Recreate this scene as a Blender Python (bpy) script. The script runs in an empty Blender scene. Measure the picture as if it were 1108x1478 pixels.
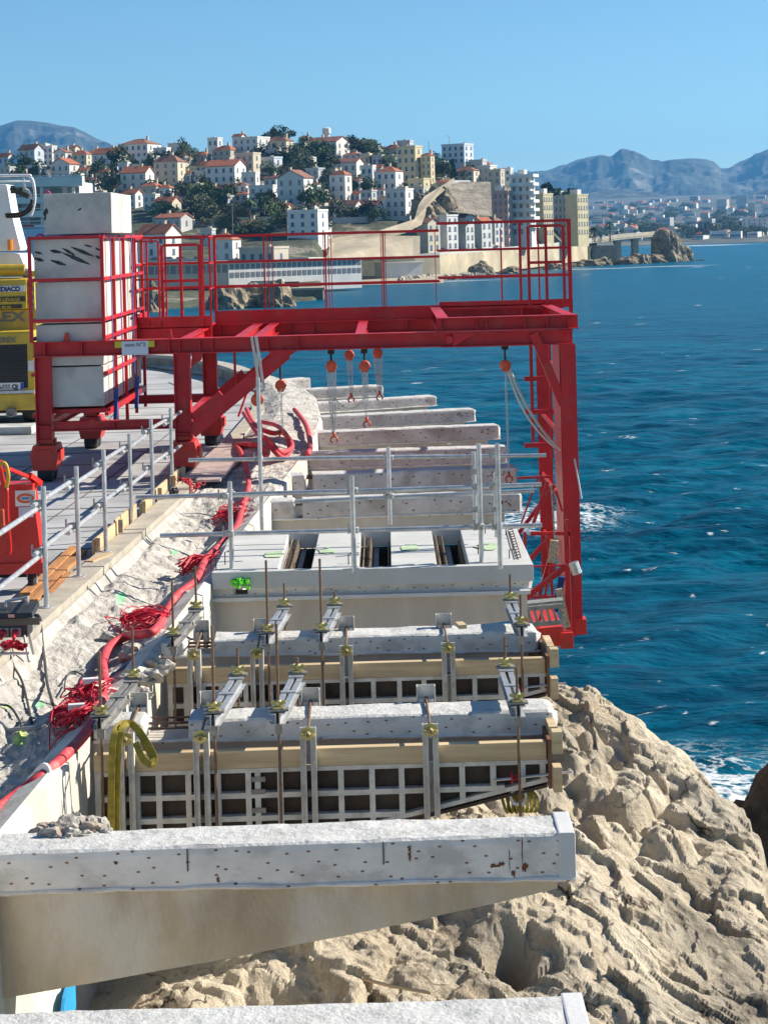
import bpy, bmesh, math, random
import numpy as np
from mathutils import Vector, Matrix
random.seed(7); RNG = np.random.default_rng(7)
SC = bpy.context.scene; COL = SC.collection
R = math.radians
S = 0.0036; CR = math.cos(R(1.5)); SR = math.sin(R(1.5)); EYE = 3.22; SEA = EYE - 14.1
# ---- survey: turns a sighted direction and a distance into a point of the site (metres) ----
def P(px, py, k):
    dx = px-554; dy = py-339
    return Vector(((dx*CR-dy*SR)*S*k, 10.08*k, EYE-(dx*SR+dy*CR)*S*k))
def G(px, py, z=0.0):
    dx = px-554; dy = py-339
    return P(px, py, (EYE-z)/(S*(dx*SR+dy*CR)))
def ZX(px, k, z):      # point at height z, distance k, on the sight column px
    for _ in range(1):
        D = (EYE-z)/(S*k); dx = px-554; dy = (D-dx*SR)/CR
    return P(px, 339+dy, k)
# ---- materials ----
MATS = {}
def M(name, col, rough=.7, metal=0.0, var=.12, scale=2.0, col2=None, c2amt=.5, c2scale=1.2, c2lo=.5, c2hi=.62,
      bump=.2, bscale=25, bdist=.02, aniso=None, spec=.5, dots=None, detail=6, rnd=True, coat=0):
    if name in MATS: return MATS[name]
    m = bpy.data.materials.new(name); m.use_nodes = True; nt = m.node_tree; N = nt.nodes; L = nt.links
    b = N['Principled BSDF']; b.inputs['Roughness'].default_value = rough; b.inputs['Metallic'].default_value = metal
    b.inputs['Specular IOR Level'].default_value = spec
    if coat: b.inputs['Coat Weight'].default_value = coat
    tc = N.new('ShaderNodeTexCoord'); vec = tc.outputs['Object']
    if rnd:
        oi = N.new('ShaderNodeObjectInfo'); ml = N.new('ShaderNodeMath'); ml.operation = 'MULTIPLY'; ml.inputs[1].default_value = 37.3
        L.new(oi.outputs['Random'], ml.inputs[0]); va = N.new('ShaderNodeVectorMath'); va.operation = 'ADD'
        L.new(vec, va.inputs[0]); L.new(ml.outputs[0], va.inputs[1]); vec = va.outputs[0]
    if aniso:
        mp = N.new('ShaderNodeMapping'); mp.inputs['Scale'].default_value = aniso; L.new(vec, mp.inputs['Vector']); avec = mp.outputs[0]
    else: avec = vec
    def noise(sc, v=avec, det=detail, ro=.6):
        n = N.new('ShaderNodeTexNoise'); n.inputs['Scale'].default_value = sc; n.inputs['Detail'].default_value = det
        n.inputs['Roughness'].default_value = ro; L.new(v, n.inputs['Vector']); return n.outputs['Fac']
    def mix(f, a, c):
        x = N.new('ShaderNodeMix'); x.data_type = 'RGBA'
        if isinstance(f, float): x.inputs[0].default_value = f
        else: L.new(f, x.inputs[0])
        for i, q in ((6, a), (7, c)):
            if isinstance(q, tuple): x.inputs[i].default_value = (*q, 1)
            else: L.new(q, x.inputs[i])
        return x.outputs[2]
    def rng(f, lo, hi, a=0, c=1):
        r = N.new('ShaderNodeMapRange'); r.inputs[1].default_value = lo; r.inputs[2].default_value = hi
        r.inputs[3].default_value = a; r.inputs[4].default_value = c; L.new(f, r.inputs[0]); return r.outputs[0]
    d = tuple(max(0, x*(1-var*1.6)) for x in col); l = tuple(min(1, x*(1+var)) for x in col)
    c = mix(rng(noise(scale), .3, .7), d, l)
    if col2: c = mix(rng(noise(c2scale), c2lo, c2hi, 0, c2amt), c, col2)
    if dots:
        dc, dsx, dsz, dr = dots     # small round stains in loose rows
        sp = N.new('ShaderNodeSeparateXYZ'); L.new(tc.outputs['Object'], sp.inputs[0]); mp = N.new('ShaderNodeCombineXYZ')
        for ii, (oo, sc_) in enumerate((('X', dsx), ('Z', dsz))):
            mm = N.new('ShaderNodeMath'); mm.operation = 'MULTIPLY'; mm.inputs[1].default_value = sc_; L.new(sp.outputs[oo], mm.inputs[0]); L.new(mm.outputs[0], mp.inputs[ii])
        v = N.new('ShaderNodeTexVoronoi'); v.voronoi_dimensions = '2D'; v.inputs['Scale'].default_value = 1; v.inputs['Randomness'].default_value = .85
        L.new(mp.outputs[0], v.inputs['Vector'])
        c = mix(rng(v.outputs['Distance'], dr*.55, dr, .95, 0), c, dc)
    L.new(c, b.inputs['Base Color'])
    L.new(rng(noise(scale*3, vec), .3, .7, max(0, rough-.08), min(1, rough+.1)), b.inputs['Roughness'])
    if bump:
        bp = N.new('ShaderNodeBump'); bp.inputs['Strength'].default_value = bump; bp.inputs['Distance'].default_value = bdist
        L.new(noise(bscale, avec, 5, .65), bp.inputs['Height']); L.new(bp.outputs[0], b.inputs['Normal'])
    MATS[name] = m; return m
# ---- mesh collector ----
class MB:
    def __init__(s): s.v = []; s.f = []
    def add(s, vs, fs):
        o = len(s.v); s.v += [tuple(v) for v in vs]; s.f += [tuple(i+o for i in f) for f in fs]; return s
    def box(s, c, d, m=None):
        hx, hy, hz = d[0]/2, d[1]/2, d[2]/2
        vs = [Vector((x*hx, y*hy, z*hz)) for z in (-1, 1) for y in (-1, 1) for x in (-1, 1)]
        if m is not None: vs = [m @ v for v in vs]
        c = Vector(c); vs = [v+c for v in vs]
        return s.add(vs, [(0,2,3,1),(4,5,7,6),(0,1,5,4),(2,6,7,3),(0,4,6,2),(1,3,7,5)])
    def bb(s, a, b):       # box by two corners
        a = Vector(a); b = Vector(b); return s.box((a+b)/2, (abs(b.x-a.x), abs(b.y-a.y), abs(b.z-a.z)))
    def bar(s, a, b, w, h, up=(0,0,1)):    # w across, h along up
        a = Vector(a); b = Vector(b); d = (b-a); ln = d.length; d.normalize(); up = Vector(up)
        x = d.cross(up)
        if x.length < 1e-4: x = d.cross(Vector((0,1,0)))
        x.normalize(); u = x.cross(d)
        vs = []
        for p in (a, b):
            for sx, su in ((-1,-1),(1,-1),(1,1),(-1,1)): vs.append(p+x*sx*w/2+u*su*h/2)
        return s.add(vs, [(0,3,2,1),(4,5,6,7),(0,1,5,4),(1,2,6,5),(2,3,7,6),(3,0,4,7)])
    def tube(s, pts, r, n=8, cap=True):
        pts = [Vector(p) for p in pts]; rs = r if isinstance(r, (list, tuple)) else [r]*len(pts)
        vs = []; fs = []; prev = None
        for i, p in enumerate(pts):
            t = (pts[min(i+1, len(pts)-1)]-pts[max(i-1, 0)])
            if t.length < 1e-9: t = Vector((0,0,1))
            t.normalize()
            if prev is None:
                a = Vector((0,0,1)) if abs(t.z) < .9 else Vector((0,1,0)); u = t.cross(a).normalized()
            else:
                u = prev-t*prev.dot(t)
                if u.length < 1e-6: u = t.orthogonal()
                u.normalize()
            prev = u; w = t.cross(u)
            for j in range(n):
                an = 2*math.pi*j/n; vs.append(p+(u*math.cos(an)+w*math.sin(an))*rs[i])
        for i in range(len(pts)-1):
            for j in range(n):
                a = i*n+j; b = i*n+(j+1) % n; fs.append((a, b, b+n, a+n))
        if cap: fs.append(tuple(range(n-1, -1, -1))); fs.append(tuple(range(len(vs)-n, len(vs))))
        return s.add(vs, fs)
    def prism(s, poly, vec):
        poly = [Vector(p) for p in poly]; vec = Vector(vec); n = len(poly)
        vs = poly+[p+vec for p in poly]
        fs = [tuple(range(n)), tuple(range(2*n-1, n-1, -1))]+[(i, i+n, (i+1) % n+n, (i+1) % n) for i in range(n)]
        return s.add(vs, fs)
    def lathe(s, c, prof, n=12, axis=(0,0,1)):
        ax = Vector(axis).normalized(); u = ax.orthogonal().normalized(); w = ax.cross(u); c = Vector(c)
        vs = []; fs = []
        for r, h in prof:
            for j in range(n):
                an = 2*math.pi*j/n; vs.append(c+ax*h+(u*math.cos(an)+w*math.sin(an))*r)
        for i in range(len(prof)-1):
            for j in range(n):
                a = i*n+j; b = i*n+(j+1) % n; fs.append((a, b, b+n, a+n))
        fs.append(tuple(range(n-1, -1, -1))); fs.append(tuple(range(len(vs)-n, len(vs))))
        return s.add(vs, fs)
    def ibeam(s, a, b, h=.2, w=.2, up=(0,0,1), tf=.015, tw=.012, stiff=()):
        a = Vector(a); b = Vector(b); d = (b-a).normalized(); up = Vector(up); up = (up-d*up.dot(d)).normalized()
        for q in (1, -1): s.bar(a+up*q*(h-tf)/2, b+up*q*(h-tf)/2, w, tf, up)
        s.bar(a, b, tw, h-2*tf, up); L = (b-a).length
        for t in stiff: s.bar(a+d*(t*L-.006), a+d*(t*L+.006), w*.94, h-2*tf, up)
        return s
    def ring(s, c, Rr, r, n=20, m=6, nrm=(0,1,0), a0=0, a1=2*math.pi):
        ax = Vector(nrm).normalized(); u = ax.orthogonal().normalized(); w = ax.cross(u); c = Vector(c)
        return s.tube([c+(u*math.cos(a0+(a1-a0)*i/n)+w*math.sin(a0+(a1-a0)*i/n))*Rr for i in range(n+1)], r, m)
    def islands(s):
        par = list(range(len(s.v)))
        def fd(a):
            while par[a] != a: par[a] = par[par[a]]; a = par[a]
            return a
        for f in s.f:
            r0 = fd(f[0])
            for q in f[1:]: par[fd(q)] = r0
        gr = {}
        for f in s.f: gr.setdefault(fd(f[0]), []).append(f)
        out = []
        for fs in gr.values():
            m = {}; mb = MB()
            for f in fs:
                for q in f:
                    if q not in m: m[q] = len(mb.v); mb.v.append(s.v[q])
                mb.f.append(tuple(m[q] for q in f))
            out.append(mb)
        return out
    def build(s, name, mat, parent=None, smooth=False, bevel=0, local=False):
        if parent is not None and name in SPLIT:
            isl = s.islands()
            if 1 < len(isl) <= 24: return [i.build1(name, mat, parent, smooth, bevel, local) for i in isl][0]
        return s.build1(name, mat, parent, smooth, bevel, local)
    def build1(s, name, mat, parent=None, smooth=False, bevel=0, local=False):
        off = Vector((0,0,0))
        if parent is not None and not local: off = Vector(ROOT.get(parent.name, (0,0,0)))
        me = bpy.data.meshes.new(name)
        V = s.v if off.length == 0 else [(v[0]-off.x, v[1]-off.y, v[2]-off.z) for v in s.v]
        me.from_pydata(V, [], s.f)
        if smooth: me.polygons.foreach_set('use_smooth', [True]*len(me.polygons))
        me.materials.append(mat); me.update()
        o = bpy.data.objects.new(name, me); COL.objects.link(o)
        bm = bmesh.new(); bm.from_mesh(me); bmesh.ops.recalc_face_normals(bm, faces=bm.faces)
        if bevel: bmesh.ops.bevel(bm, geom=[e for e in bm.edges if e.is_manifold and e.calc_face_angle(0) > .6], offset=bevel, segments=2, affect='EDGES', profile=.6)
        bm.to_mesh(me); bm.free()
        if parent is not None:
            o.parent = parent
            if not local: ROOT[o.name] = tuple(off)
        return o
ROOT = {}
SPLIT = {'side_rail', 'rust_stain', 'tie_bar', 'washer_plate', 'rim', 'timber_block', 'saw_cut', 'leg_foot', 'gusset', 'stay', 'lifting_lug', 'yellow_tab', 'mount', 'draw_bar', 'rope_bundle', 'name_strip', 'red_stripe', 'hose_clamp', 'pier', 'joint_strip', 'frame_tube', 'handrail', 'safety_rail', 'hydraulic_hose', 'hazard_stripe', 'scorch_mark', 'spare', 'paint_mark', 'body', 'toe_board', 'platform', 'timber_beam', 'wheel'}
def tag(o, label=None, cat=None, group=None, kind=None):
    if label: o['label'] = label
    if cat: o['category'] = cat
    if group: o['group'] = group
    if kind: o['kind'] = kind
    return o
def thing(name, loc, label, cat, group=None, rz=0):
    o = bpy.data.objects.new(name, None); COL.objects.link(o); o.location = loc; o.rotation_euler.z = rz
    o.empty_display_size = .3; ROOT[o.name] = tuple(loc); return tag(o, label, cat, group)
def kids(o): return [c for c in bpy.data.objects if c.parent == o]
def copy_tree(o, parent=None, kidmap=None):
    if kidmap is None:
        kidmap = {}
        for c in bpy.data.objects:
            if c.parent: kidmap.setdefault(c.parent.name, []).append(c)
    c = o.copy(); COL.objects.link(c)
    if parent is not None: c.parent = parent
    for ch in kidmap.get(o.name, []): copy_tree(ch, c, kidmap)
    return c
def text_mesh(name, txt, size, loc, mat, parent, ext=.004, facing=0, sx=1.0, bold=0):
    cu = bpy.data.curves.new(name+'_c', 'FONT'); cu.body = txt; cu.size = size; cu.extrude = ext; cu.offset = bold
    cu.align_x = 'LEFT'; o = bpy.data.objects.new(name+'_t', cu); COL.objects.link(o)
    bpy.context.view_layer.update(); dg = bpy.context.evaluated_depsgraph_get()
    me = bpy.data.meshes.new_from_object(o.evaluated_get(dg)); bpy.data.objects.remove(o)
    me.materials.clear(); me.materials.append(mat)
    Rm = Matrix.Rotation(facing, 4, 'Z') @ Matrix.Rotation(R(90), 4, 'X') @ Matrix.Diagonal((sx, 1, 1, 1))
    off = Vector(ROOT.get(parent.name, (0,0,0)))
    me.transform(Matrix.Translation(Vector(loc)-off) @ Rm)
    t = bpy.data.objects.new(name, me); COL.objects.link(t); t.parent = parent; ROOT[t.name] = tuple(off); return t
def vnoise(x, y, seed=0):      # smooth value noise, numpy
    x = np.asarray(x, float); y = np.asarray(y, float)
    xi = np.floor(x).astype(np.int64); yi = np.floor(y).astype(np.int64); xf = x-xi; yf = y-yi
    def h(a, b):
        n = (a*374761393+b*668265263+seed*1442695041) & 0xffffffff
        n = ((n ^ (n >> 13))*1274126177) & 0xffffffff
        return ((n ^ (n >> 16)) & 0xffff)/65535.0
    u = xf*xf*(3-2*xf); v = yf*yf*(3-2*yf)
    return ((h(xi, yi)*(1-u)+h(xi+1, yi)*u)*(1-v)+(h(xi, yi+1)*(1-u)+h(xi+1, yi+1)*u)*v)*2-1
def fbm(x, y, oct=5, seed=0, gain=.5, ridged=False):
    t = 0; a = 1; n = 0
    for i in range(oct):
        q = vnoise(x*2**i+i*17.3, y*2**i-i*9.1, seed+i)
        if ridged: q = 1-2*np.abs(q)
        t = t+a*q; n += a; a *= gain
    return t/n
def grid_mesh(name, X, Y, Z, mat, smooth=True, parent=None):
    ny, nx = X.shape; V = np.stack([X.ravel(), Y.ravel(), Z.ravel()], 1)
    i = np.arange(ny-1)[:, None]*nx+np.arange(nx-1)[None, :]
    F = np.stack([i, i+1, i+nx+1, i+nx], -1).reshape(-1, 4)
    me = bpy.data.meshes.new(name); me.vertices.add(len(V)); me.vertices.foreach_set('co', V.ravel())
    me.loops.add(F.size); me.loops.foreach_set('vertex_index', F.ravel().astype(np.int32))
    me.polygons.add(len(F)); me.polygons.foreach_set('loop_start', np.arange(0, F.size, 4, dtype=np.int32))
    me.polygons.foreach_set('loop_total', np.full(len(F), 4, dtype=np.int32)); me.update(calc_edges=True)
    me.polygons.foreach_set('use_smooth', [smooth]*len(F)); me.materials.append(mat)
    o = bpy.data.objects.new(name, me); COL.objects.link(o)
    if parent is not None: o.parent = parent
    return o
def catmull(pts, n=8):
    p = [Vector(q) for q in pts]; p = [p[0]*2-p[1]]+p+[p[-1]*2-p[-2]]; out = []
    for i in range(1, len(p)-2):
        a, b, c, d = p[i-1:i+3]
        for j in range(n):
            t = j/n; out.append(.5*((2*b)+(c-a)*t+(2*a-5*b+4*c-d)*t*t+(3*b-a-3*c+d)*t**3))
    out.append(p[-2]); return out
# ---- camera ----
cam = bpy.data.cameras.new('camera'); co = bpy.data.objects.new('camera', cam); COL.objects.link(co); SC.camera = co
cam.sensor_fit = 'HORIZONTAL'; cam.sensor_width = 36; cam.lens = 36/1108/S*10.08; cam.clip_start = .3; cam.clip_end = 60000
cam.shift_y = -400/1108
co.matrix_world = Matrix(((CR, SR, 0, 0), (0, 0, -1, 0), (-SR, CR, 0, EYE), (0, 0, 0, 1)))
# ---- light ----
SUN_AZ = R(72); SUN_EL = R(33)
w = bpy.data.worlds.new('World'); SC.world = w; w.use_nodes = True; nt = w.node_tree
sk = nt.nodes.new('ShaderNodeTexSky'); sk.sky_type = 'NISHITA'; sk.sun_disc = False; sk.sun_elevation = SUN_EL; sk.sun_rotation = SUN_AZ
sk.air_density = 1.0; sk.dust_density = 0.0; sk.ozone_density = 5.0; sk.altitude = 1500
tn = nt.nodes.new('ShaderNodeMix'); tn.data_type = 'RGBA'; tn.blend_type = 'MULTIPLY'; tn.inputs[0].default_value = 1; tn.inputs[7].default_value = (.71, .83, .80, 1); nt.links.new(sk.outputs[0], tn.inputs[6]); nt.links.new(tn.outputs[2], nt.nodes['Background'].inputs[0]); nt.nodes['Background'].inputs[1].default_value = .088
sl = bpy.data.lights.new('sun', 'SUN'); sl.energy = 4.8; sl.angle = R(.5); sl.color = (1, .92, .79)
so = bpy.data.objects.new('sun', sl); COL.objects.link(so)
sd = Vector((math.sin(SUN_AZ)*math.cos(SUN_EL), math.cos(SUN_AZ)*math.cos(SUN_EL), math.sin(SUN_EL)))
so.rotation_euler = sd.to_track_quat('Z', 'Y').to_euler(); so.location = (20, 10, 30)
SC.view_settings.view_transform = 'Standard'; SC.view_settings.look = 'None'; SC.view_settings.exposure = .88; SC.view_settings.gamma = 1
# ================= SETTING: sea, road, cliff =================
def sea_material():
    m = bpy.data.materials.new('sea_water'); m.use_nodes = True; nt = m.node_tree; N = nt.nodes; L = nt.links; b = N['Principled BSDF']
    ge = N.new('ShaderNodeNewGeometry')
    def noise(sc, scale3=(1,1,1), det=5):
        mp = N.new('ShaderNodeMapping'); mp.inputs['Scale'].default_value = scale3; mp.inputs['Rotation'].default_value = (0, 0, R(-12))
        L.new(ge.outputs['Position'], mp.inputs['Vector'])
        n = N.new('ShaderNodeTexNoise'); n.inputs['Scale'].default_value = sc; n.inputs['Detail'].default_value = det; n.inputs['Roughness'].default_value = .6
        L.new(mp.outputs[0], n.inputs['Vector']); return n.outputs['Fac']
    def rng(f, lo, hi, a=0, c=1):
        r = N.new('ShaderNodeMapRange'); r.inputs[1].default_value = lo; r.inputs[2].default_value = hi
        r.inputs[3].default_value = a; r.inputs[4].default_value = c; L.new(f, r.inputs[0]); return r.outputs[0]
    def math_(op, a, c):
        x = N.new('ShaderNodeMath'); x.operation = op
        for i, q in enumerate((a, c)):
            if isinstance(q, (int, float)): x.inputs[i].default_value = q
            else: L.new(q, x.inputs[i])
        return x.outputs[0]
    def mix(f, a, c):
        x = N.new('ShaderNodeMix'); x.data_type = 'RGBA'; L.new(f, x.inputs[0])
        for i, q in ((6, a), (7, c)):
            if isinstance(q, tuple): x.inputs[i].default_value = (*q, 1)
            else: L.new(q, x.inputs[i])
        return x.outputs[2]
    sep = N.new('ShaderNodeSeparateXYZ'); L.new(ge.outputs['Position'], sep.inputs[0])
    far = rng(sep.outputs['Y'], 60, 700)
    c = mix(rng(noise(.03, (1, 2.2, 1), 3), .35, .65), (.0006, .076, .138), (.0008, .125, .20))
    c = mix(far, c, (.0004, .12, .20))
    at = N.new('ShaderNodeAttribute'); at.attribute_name = 'foam'
    lace = noise(1.3, (1, 1.6, 1), 8); lace2 = noise(.35, (1, 2, 1), 6)
    fm = math_('MULTIPLY', rng(math_('ADD', math_('MULTIPLY', math_('ABSOLUTE', math_('SUBTRACT', lace, .5), 0), -6.0), at.outputs['Fac']), .15, .75), rng(at.outputs['Fac'], .05, .5))
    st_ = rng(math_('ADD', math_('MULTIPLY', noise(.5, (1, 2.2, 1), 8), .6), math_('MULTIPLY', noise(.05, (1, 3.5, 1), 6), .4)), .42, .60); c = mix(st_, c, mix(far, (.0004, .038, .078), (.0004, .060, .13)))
    L.new(mix(fm, c, (.75, .8, .82)), b.inputs['Base Color'])
    L.new(rng(fm, 0, 1, .28, .8), b.inputs['Roughness']); b.inputs['IOR'].default_value = 1.10; b.inputs['Specular IOR Level'].default_value = .5
    bp = N.new('ShaderNodeBump'); bp.inputs['Strength'].default_value = .8; bp.inputs['Distance'].default_value = .25
    L.new(math_('ADD', noise(1.1, (1, 2.6, 1), 5), math_('MULTIPLY', noise(.22, (1, 3, 1), 4), 3)), bp.inputs['Height']); L.new(bp.outputs[0], b.inputs['Normal'])
    return m
def make_sea():
    D = np.concatenate([np.linspace(1500, 500, 260), np.linspace(500, 120, 420)[1:], np.geomspace(120, 1.6, 220)[1:]])
    Y = 10.08*14.1/(S*D)
    u = np.concatenate([np.linspace(-6, -1.3, 30), np.linspace(-1.3, 1.5, 480)[1:], np.linspace(1.5, 7, 30)[1:]])
    YY, UU = np.meshgrid(Y, u, indexing='ij'); XX = UU*(YY*.198); 
    dy = np.gradient(Y)[:, None]; cell = np.maximum(np.abs(dy), YY*.198*2.8/480)
    Z = np.zeros_like(XX); rg = np.random.default_rng(3); crest = np.zeros_like(XX)
    for i in range(70):
        lam = .7*(9/.7)**(i/69); th = R(90+12)+rg.normal(0, .55); kx, ky = math.cos(th)*2*math.pi/lam, math.sin(th)*2*math.pi/lam
        amp = .0088*lam**.85*np.clip(1-(3.0*cell/lam), 0, 1)
        ph = XX*kx+YY*ky+rg.uniform(0, 6.28)+.8*np.sin(XX*.03+YY*.02+i)
        s = np.sin(ph); Z += amp*(1-np.abs(s)*1.6 if i % 3 == 0 else s)
    Z +=   .12*vnoise(XX/22, YY/11, 5)*np.clip(1-6*cell/20, 0, 1)
    foam = np.zeros_like(XX)
    def patch(px, py, rx, ry, st):
        c = G(px, py, SEA); q = ((XX-c.x)/rx)**2+((YY-c.y)/ry)**2
        q2 = q*(1+.5*vnoise((XX-c.x)*1.7/rx+3, (YY-c.y)*1.7/ry+7, 11)); foam[:] = np.maximum(foam, st*np.exp(-q2*1.2))
    for a in [(1035,1165,3.6,3.4,1.0),(1085,1200,3.5,2.2,1.05),(990,1125,3.5,4,.62),(1050,1100,6,3,.42),(960,1090,3,3,.5),(1108,1370,2.0,2,1.0),(1100,1130,4,2,.5),
              (846,750,1.5,3.5,.8),(872,742,2.5,2.5,.5),(770,752,5,5,.9),(735,745,4,6,.8),(800,760,3,3,.8),
              (855,388,26,9,.85),(720,403,40,6,.8),(640,406,24,5,.85),(970,384,22,10,.9),(1010,354,60,50,.95),(1055,372,25,8,.7),(1040,369,50,6,.5),(480,446,16,3,.7),(640,443,2,2,.2),(925,390,30,6,.5)]: patch(*a)
    rg = np.random.default_rng(21)
    for i in range(380):     # whitecaps
        px = rg.uniform(440, 1120); py = 339+rg.uniform(25, 740)**1.0
        s = rg.uniform(.3, 1.0); k = 14.1/(S*(py-339+8)); patch(px, py, .009*k*s*6.5, .028*k*s, rg.uniform(.55, 1.0))
    for (px, py, a) in [(937,748,10),(1064,733,13),(1000,855,8),(983,865,8),(1025,770,8),(955,510,6),(847,528,6),(1052,562,7),(993,512,7),(1070,672,7)]:
        k = 14.1/(S*(py-339+8)); patch(px, py, S*k*a*.7, .022*k, 1.0)
    o = grid_mesh('sea', XX, YY, Z+SEA, sea_material()); at = o.data.attributes.new('foam', 'FLOAT', 'POINT'); at.data.foreach_set('value', foam.ravel())
    tag(o, 'deep blue choppy sea with white foam along the rocks', kind='structure')
make_sea()
m_conc_road = M('road_concrete', (.42,.42,.425), .85, var=.14, scale=1.1, col2=(.22,.22,.225), c2amt=.6, c2scale=.5, bump=.25, bscale=40, rnd=False)
m_rubble = M('broken_concrete', (.53,.50,.455), .95, var=.22, scale=6, col2=(.30,.27,.24), c2amt=.55, c2scale=2.6, c2lo=.5, c2hi=.66, bump=.9, bscale=30, bdist=.03, rnd=False)
m_wall = M('pale_render', (.62,.59,.52), .9, var=.14, scale=3, col2=(.4,.36,.28), c2amt=.55, c2scale=2, bump=.4, bscale=22, aniso=(1,1,.4), rnd=False)
m_rock = None
# plan lines (metres): kerb line and outer wall face
WALL = [(-2.5, -2), (-2.3, 5), (-2.25, 8.5), (-2.14, 10.5), (-2.02, 12.5), (-1.89, 14.2), (-1.74, 17.5), (-1.52, 22.5), (-1.235, 28.3), (-1.155, 33.7), (-1.46, 39), (-2.08, 43.2), (-3.3, 47.2), (-5.6, 51.3), (-12, 55.5), (-60, 60)]
KERB = [(-3.7, 0), (-3.4, 8), (-2.95, 15.8), (-2.57, 23.7), (-2.33, 31.2), (-2.28, 36), (-2.75, 40.5), (-3.5, 43.8), (-4.6, 46.4), (-6.2, 49.6), (-9, 51.4), (-14, 53), (-60, 56)]
def xon(line, y): return np.interp(y, [q[1] for q in line], [q[0] for q in line])
# --- road deck: one sheet left of the kerb with its slab joints ---
ys = np.concatenate([np.linspace(0, 46, 140)]); us = np.linspace(0, 1, 60)
YY, UU = np.meshgrid(ys, us, indexing='ij'); xr = xon(KERB, YY); XX = xr-(1-UU)**1.5*26
o = grid_mesh('road', XX, YY, .004*vnoise(XX*1.3, YY*1.3, 2)-.002, m_conc_road); tag(o, 'pale concrete roadway of the seaside corniche', kind='structure')
mb = MB(); 
pl = [(x, y, -.03) for x, y in [(-3.4, 45)]+[k for k in KERB if k[1] > 45]]+[(-60, 45, -.03)]
mb.prism(pl, (0, 0, .020)); tag(mb.build('pavement', m_conc_road), 'far bend of the pale concrete roadway', kind='structure')
mb = MB()
for i, y in enumerate(np.arange(8, 44, 1.55)):
    x = float(xon(KERB, y)); mb.bar((x-.35, y, .005), (x-9, y-.1, .005), .022, .004)
for xo in (1.35, 2.75, 4.3):
    for y0 in np.arange(7, 42, 3.1): mb.bar((float(xon(KERB, y0))-xo, y0, .0065), (float(xon(KERB, y0+3))-xo, y0+3, .0065), .018, .003)
tag(mb.build('slab_joint', M('joint_dark', (.10,.10,.10), .9, bump=0)), 'dark joint lines between the roadway slabs', kind='structure')
# --- kerb: timber-coloured concrete strip on which the guardrail stands ---
m_kerb = M('kerb_concrete', (.42,.38,.31), .9, var=.16, scale=4, bump=.4, bscale=35, rnd=False)
kb = MB(); ky = np.linspace(2, 37, 60)
for a, b_ in zip(ky[:-1], ky[1:]):
    xa, xb = float(xon(KERB, a)), float(xon(KERB, b_)); xs = .24 if a < 40 else .2
    kb.add([(xa-xs, a, -.3), (xa, a, -.3), (xb, b_, -.3), (xb-xs, b_, -.3), (xa-xs, a, .07), (xa, a, .07), (xb, b_, .07), (xb-xs, b_, .07)],
           [(4,5,6,7), (1,2,6,5), (0,4,7,3)]+([(0,1,5,4)] if a == ky[0] else [])+([(3,7,6,2)] if b_ == ky[-1] else []))
tag(kb.build('kerb', m_kerb), 'beige concrete kerb strip under the guardrail', kind='structure')
# --- broken ground between kerb and wall, with paint marks from the site crew ---
def rubble_mat():
    m = m_rubble; nt = m.node_tree; N = nt.nodes; L = nt.links; b = N['Principled BSDF']
    src = b.inputs['Base Color'].links[0].from_socket; tc = N.new('ShaderNodeTexCoord')
    for (px, py, z, rx, ry, c) in [(175, 862, -.1, .05, .28, (.15,.75,.3)), (55, 1000, -.1, .05, .16, (.15,.7,.3)), (28, 1045, -.05, .07, .2, (.55,.75,.15)), (252, 790, -.1, .04, .3, (.25,.75,.35)), (10, 1000, 0, .05, .1, (.5,.7,.2)), (245,838,-.1,.05,.08,(.8,.12,.05)), (345,725,-.05,.12,.1,(.7,.15,.12)), (60, 1120, -.05, .1, .06, (.5,.2,.15))]:
        p = G(px, py, z); s = N.new('ShaderNodeVectorMath'); s.operation = 'SUBTRACT'; L.new(tc.outputs['Object'], s.inputs[0]); s.inputs[1].default_value = p
        d = N.new('ShaderNodeVectorMath'); d.operation = 'MULTIPLY'; L.new(s.outputs[0], d.inputs[0]); d.inputs[1].default_value = (1/rx, 1/ry, 0)
        ln = N.new('ShaderNodeVectorMath'); ln.operation = 'LENGTH'; L.new(d.outputs[0], ln.inputs[0])
        n = N.new('ShaderNodeTexNoise'); n.inputs['Scale'].default_value = 14; L.new(tc.outputs['Object'], n.inputs['Vector'])
        ad = N.new('ShaderNodeMath'); ad.operation = 'ADD'; L.new(ln.outputs['Value'], ad.inputs[0]); L.new(n.outputs['Fac'], ad.inputs[1])
        r = N.new('ShaderNodeMapRange'); r.inputs[1].default_value = .9; r.inputs[2].default_value = 1.5; r.inputs[3].default_value = .75; r.inputs[4].default_value = 0; L.new(ad.outputs[0], r.inputs[0])
        x = N.new('ShaderNodeMix'); x.data_type = 'RGBA'; L.new(r.outputs[0], x.inputs[0]); L.new(src, x.inputs[6]); x.inputs[7].default_value = (*c, 1); src = x.outputs[2]
    L.new(src, b.inputs['Base Color']); return m
ys = np.concatenate([np.linspace(3, 8, 30), np.linspace(8, 24, 520)[1:], np.linspace(24, 50, 260)[1:]]); us = np.linspace(0, 1, 110)
YY, UU = np.meshgrid(ys, us, indexing='ij')
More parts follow.
